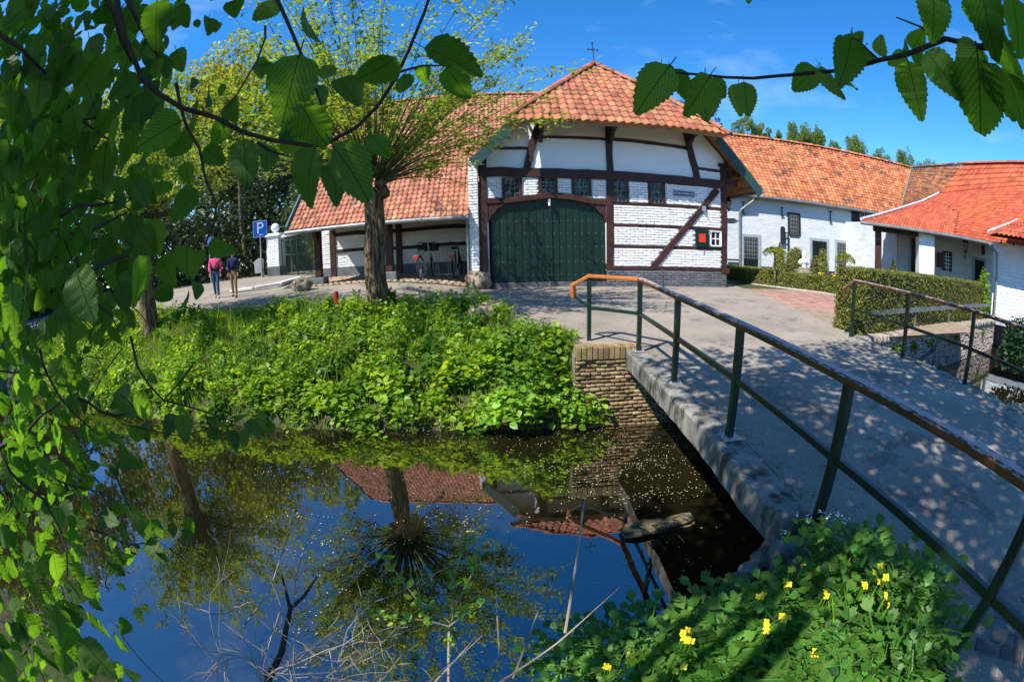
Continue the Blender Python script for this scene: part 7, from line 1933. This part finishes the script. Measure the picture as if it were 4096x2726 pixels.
for q in LEAF8: leaf_px(*T8(q[0], q[1]), *T8(q[2], q[3]), .95, 1.5, .10)
for q in LEAF4: leaf_px(*T4(q[0], q[1]), *T4(q[2], q[3]), 1.2, 2.4, .085)
for q in LEAFB: leaf_px(*Tb(q[0], q[1]), *Tb(q[2], q[3]), 1.0, 2.0, .09)
nlisted = len(Pl)
# the mass of leaves behind them
k = 0
while k < 1700:
    y = rng.uniform(-60, 760) if rng.random() < .68 else rng.uniform(760, 1600); lim = np.interp(y, [-60,100,400,620,760,900,1000,1200,1568], [480,380,360,330,270,180,175,175,200])
    x = rng.uniform(-80, lim) if rng.random() < .8 else abs(rng.normal(0, 120))
    d_ = rng.uniform(1.5, 3.6); L = rng.uniform(.065, .11) if y < 760 else rng.uniform(.055, .095); a = at(x, y, d_)
    dr = np.array([rng.normal(0, .5), rng.normal(0, .5), -1.0 + rng.normal(0, .35)]); dr /= np.linalg.norm(dr)
    z = (CAM-a)/np.linalg.norm(CAM-a) + rng.normal(0, .6, 3); z -= dr*np.dot(z, dr); z /= np.linalg.norm(z)
    if a[2] < -1.2: continue
    yv = np.cross(z, dr); Rl.append(np.stack([dr*L, yv*L, z*L], 1)); Pl.append(a); k += 1
keep = np.zeros(len(Pl), bool); keep[:nlisted] = True
leafhost = MB().tube([(-2.2,-.7,2.5),(-1.9,.2,2.9),(-1.6,.9,2.7)], [.03,.02,.01], 6).build('leafy_branch', MT['branch'], hz)
pieces('leaf', HAZ, np.array(Rl), np.array(Pl), MT['hazel'], leafhost, 300, 'leaf_mass', keep=keep)
# thin twigs carrying the mass
m_ = MB(); g_ = np.random.default_rng(8)
for k in range(60):
    p = at(g_.uniform(-40, 300), g_.uniform(-40, 1500), g_.uniform(1.6, 3.2)); m_.tube(wobble_path(p, g_.normal(size=3)*[1,1,.6]+[.3,0,-.3], g_.uniform(.25,.7), 5, .18, g_, .06), list(np.linspace(.004,.0015,6)), 4, cap=False)
m_.build('fine_twigs', MT['branch'], hz)['kind'] = 'stuff'
# crown above the camera that dapples the bridge
def in_view(P):
    v = (P - CAM) @ RM; v = v/np.linalg.norm(v, axis=1)[:, None]
    th = np.arccos(np.clip(-v[:, 2], -1, 1)); r = 2*F_PX*np.sin(th/2); a = np.hypot(v[:, 0], v[:, 1])+1e-9
    return (th < 1.6) & (np.abs(v[:, 0]/a*r) < 2150) & (np.abs(v[:, 1]/a*r) < 1480)
C_ = []
for k in range(900):
    gx_, gy_ = rng.uniform(2.05, 7.6), rng.uniform(-1.2, 6.3)
    if rng.random() < np.clip((gy_-4.6)/2.2, 0, .85): continue
    hh = rng.uniform(5.0, 7.5); C_.append(np.array([gx_, gy_, -.3]) + SUN_DIR*(hh+.3)/SUN_DIR[2])
for k in range(130):
    C_.append(np.array([rng.uniform(-1.2, 1.9), rng.uniform(.45, 2.2), 2.0]) + SUN_DIR*rng.uniform(1.6, 5.0)/SUN_DIR[2])
for k in range(120):
    C_.append(np.array([rng.uniform(-3.4, -1.2), rng.uniform(.7, 1.9), 2.0]) + SUN_DIR*rng.uniform(1.6, 5.0)/SUN_DIR[2])
P = np.vstack([c + rng.normal(0, .19, (26, 3)) for c in C_]); P = P[~in_view(P)]
scatter('crown', HEART, scl(rand_rot(len(P), .7), rng.uniform(.07,.13,len(P))), P, MT['midleaf'], hz, kind='stuff')
m_ = MB()
for c in C_[::6]: 
    if not in_view(c[None])[0]: m_.tube([c, c + rng.normal(0,.4,3)], [.012,.004], 4)
m_.build('twigs', MT['branch'], hz)['kind'] = 'stuff'

# ------------------------------------------------------------------ leaf litter along edges
n = 900; x = np.concatenate([np.abs(rng.normal(0, .10, 500))+2.08, 6.95-np.abs(rng.normal(0, .12, 150)), rng.uniform(-6, 1.2, 250)]); y = np.concatenate([rng.uniform(.3, 6.5, 500), rng.uniform(2.4, 6.6, 150), np.zeros(250)])
y[650:] = crest(x[650:]) + .22 + np.abs(rng.normal(0, .14, 250)); z = np.where(np.arange(n) < 650, deck_z(y)+.018, road_z(x, y)+.018)
MT['litter'] = mat('dry_leaf_litter', (0.10,0.065,0.035), (0.26,0.19,0.11), 0.9, 9.0, rnd=0.4)
o = scatter('leaf_litter', QUAD, scl(rand_rot(n, .25), rng.uniform(.008,.035,n)), np.column_stack([x, y, z]), MT['litter']); tag(o, 'dry leaf litter along the kerbs of deck and road', 'litter', kind='stuff')
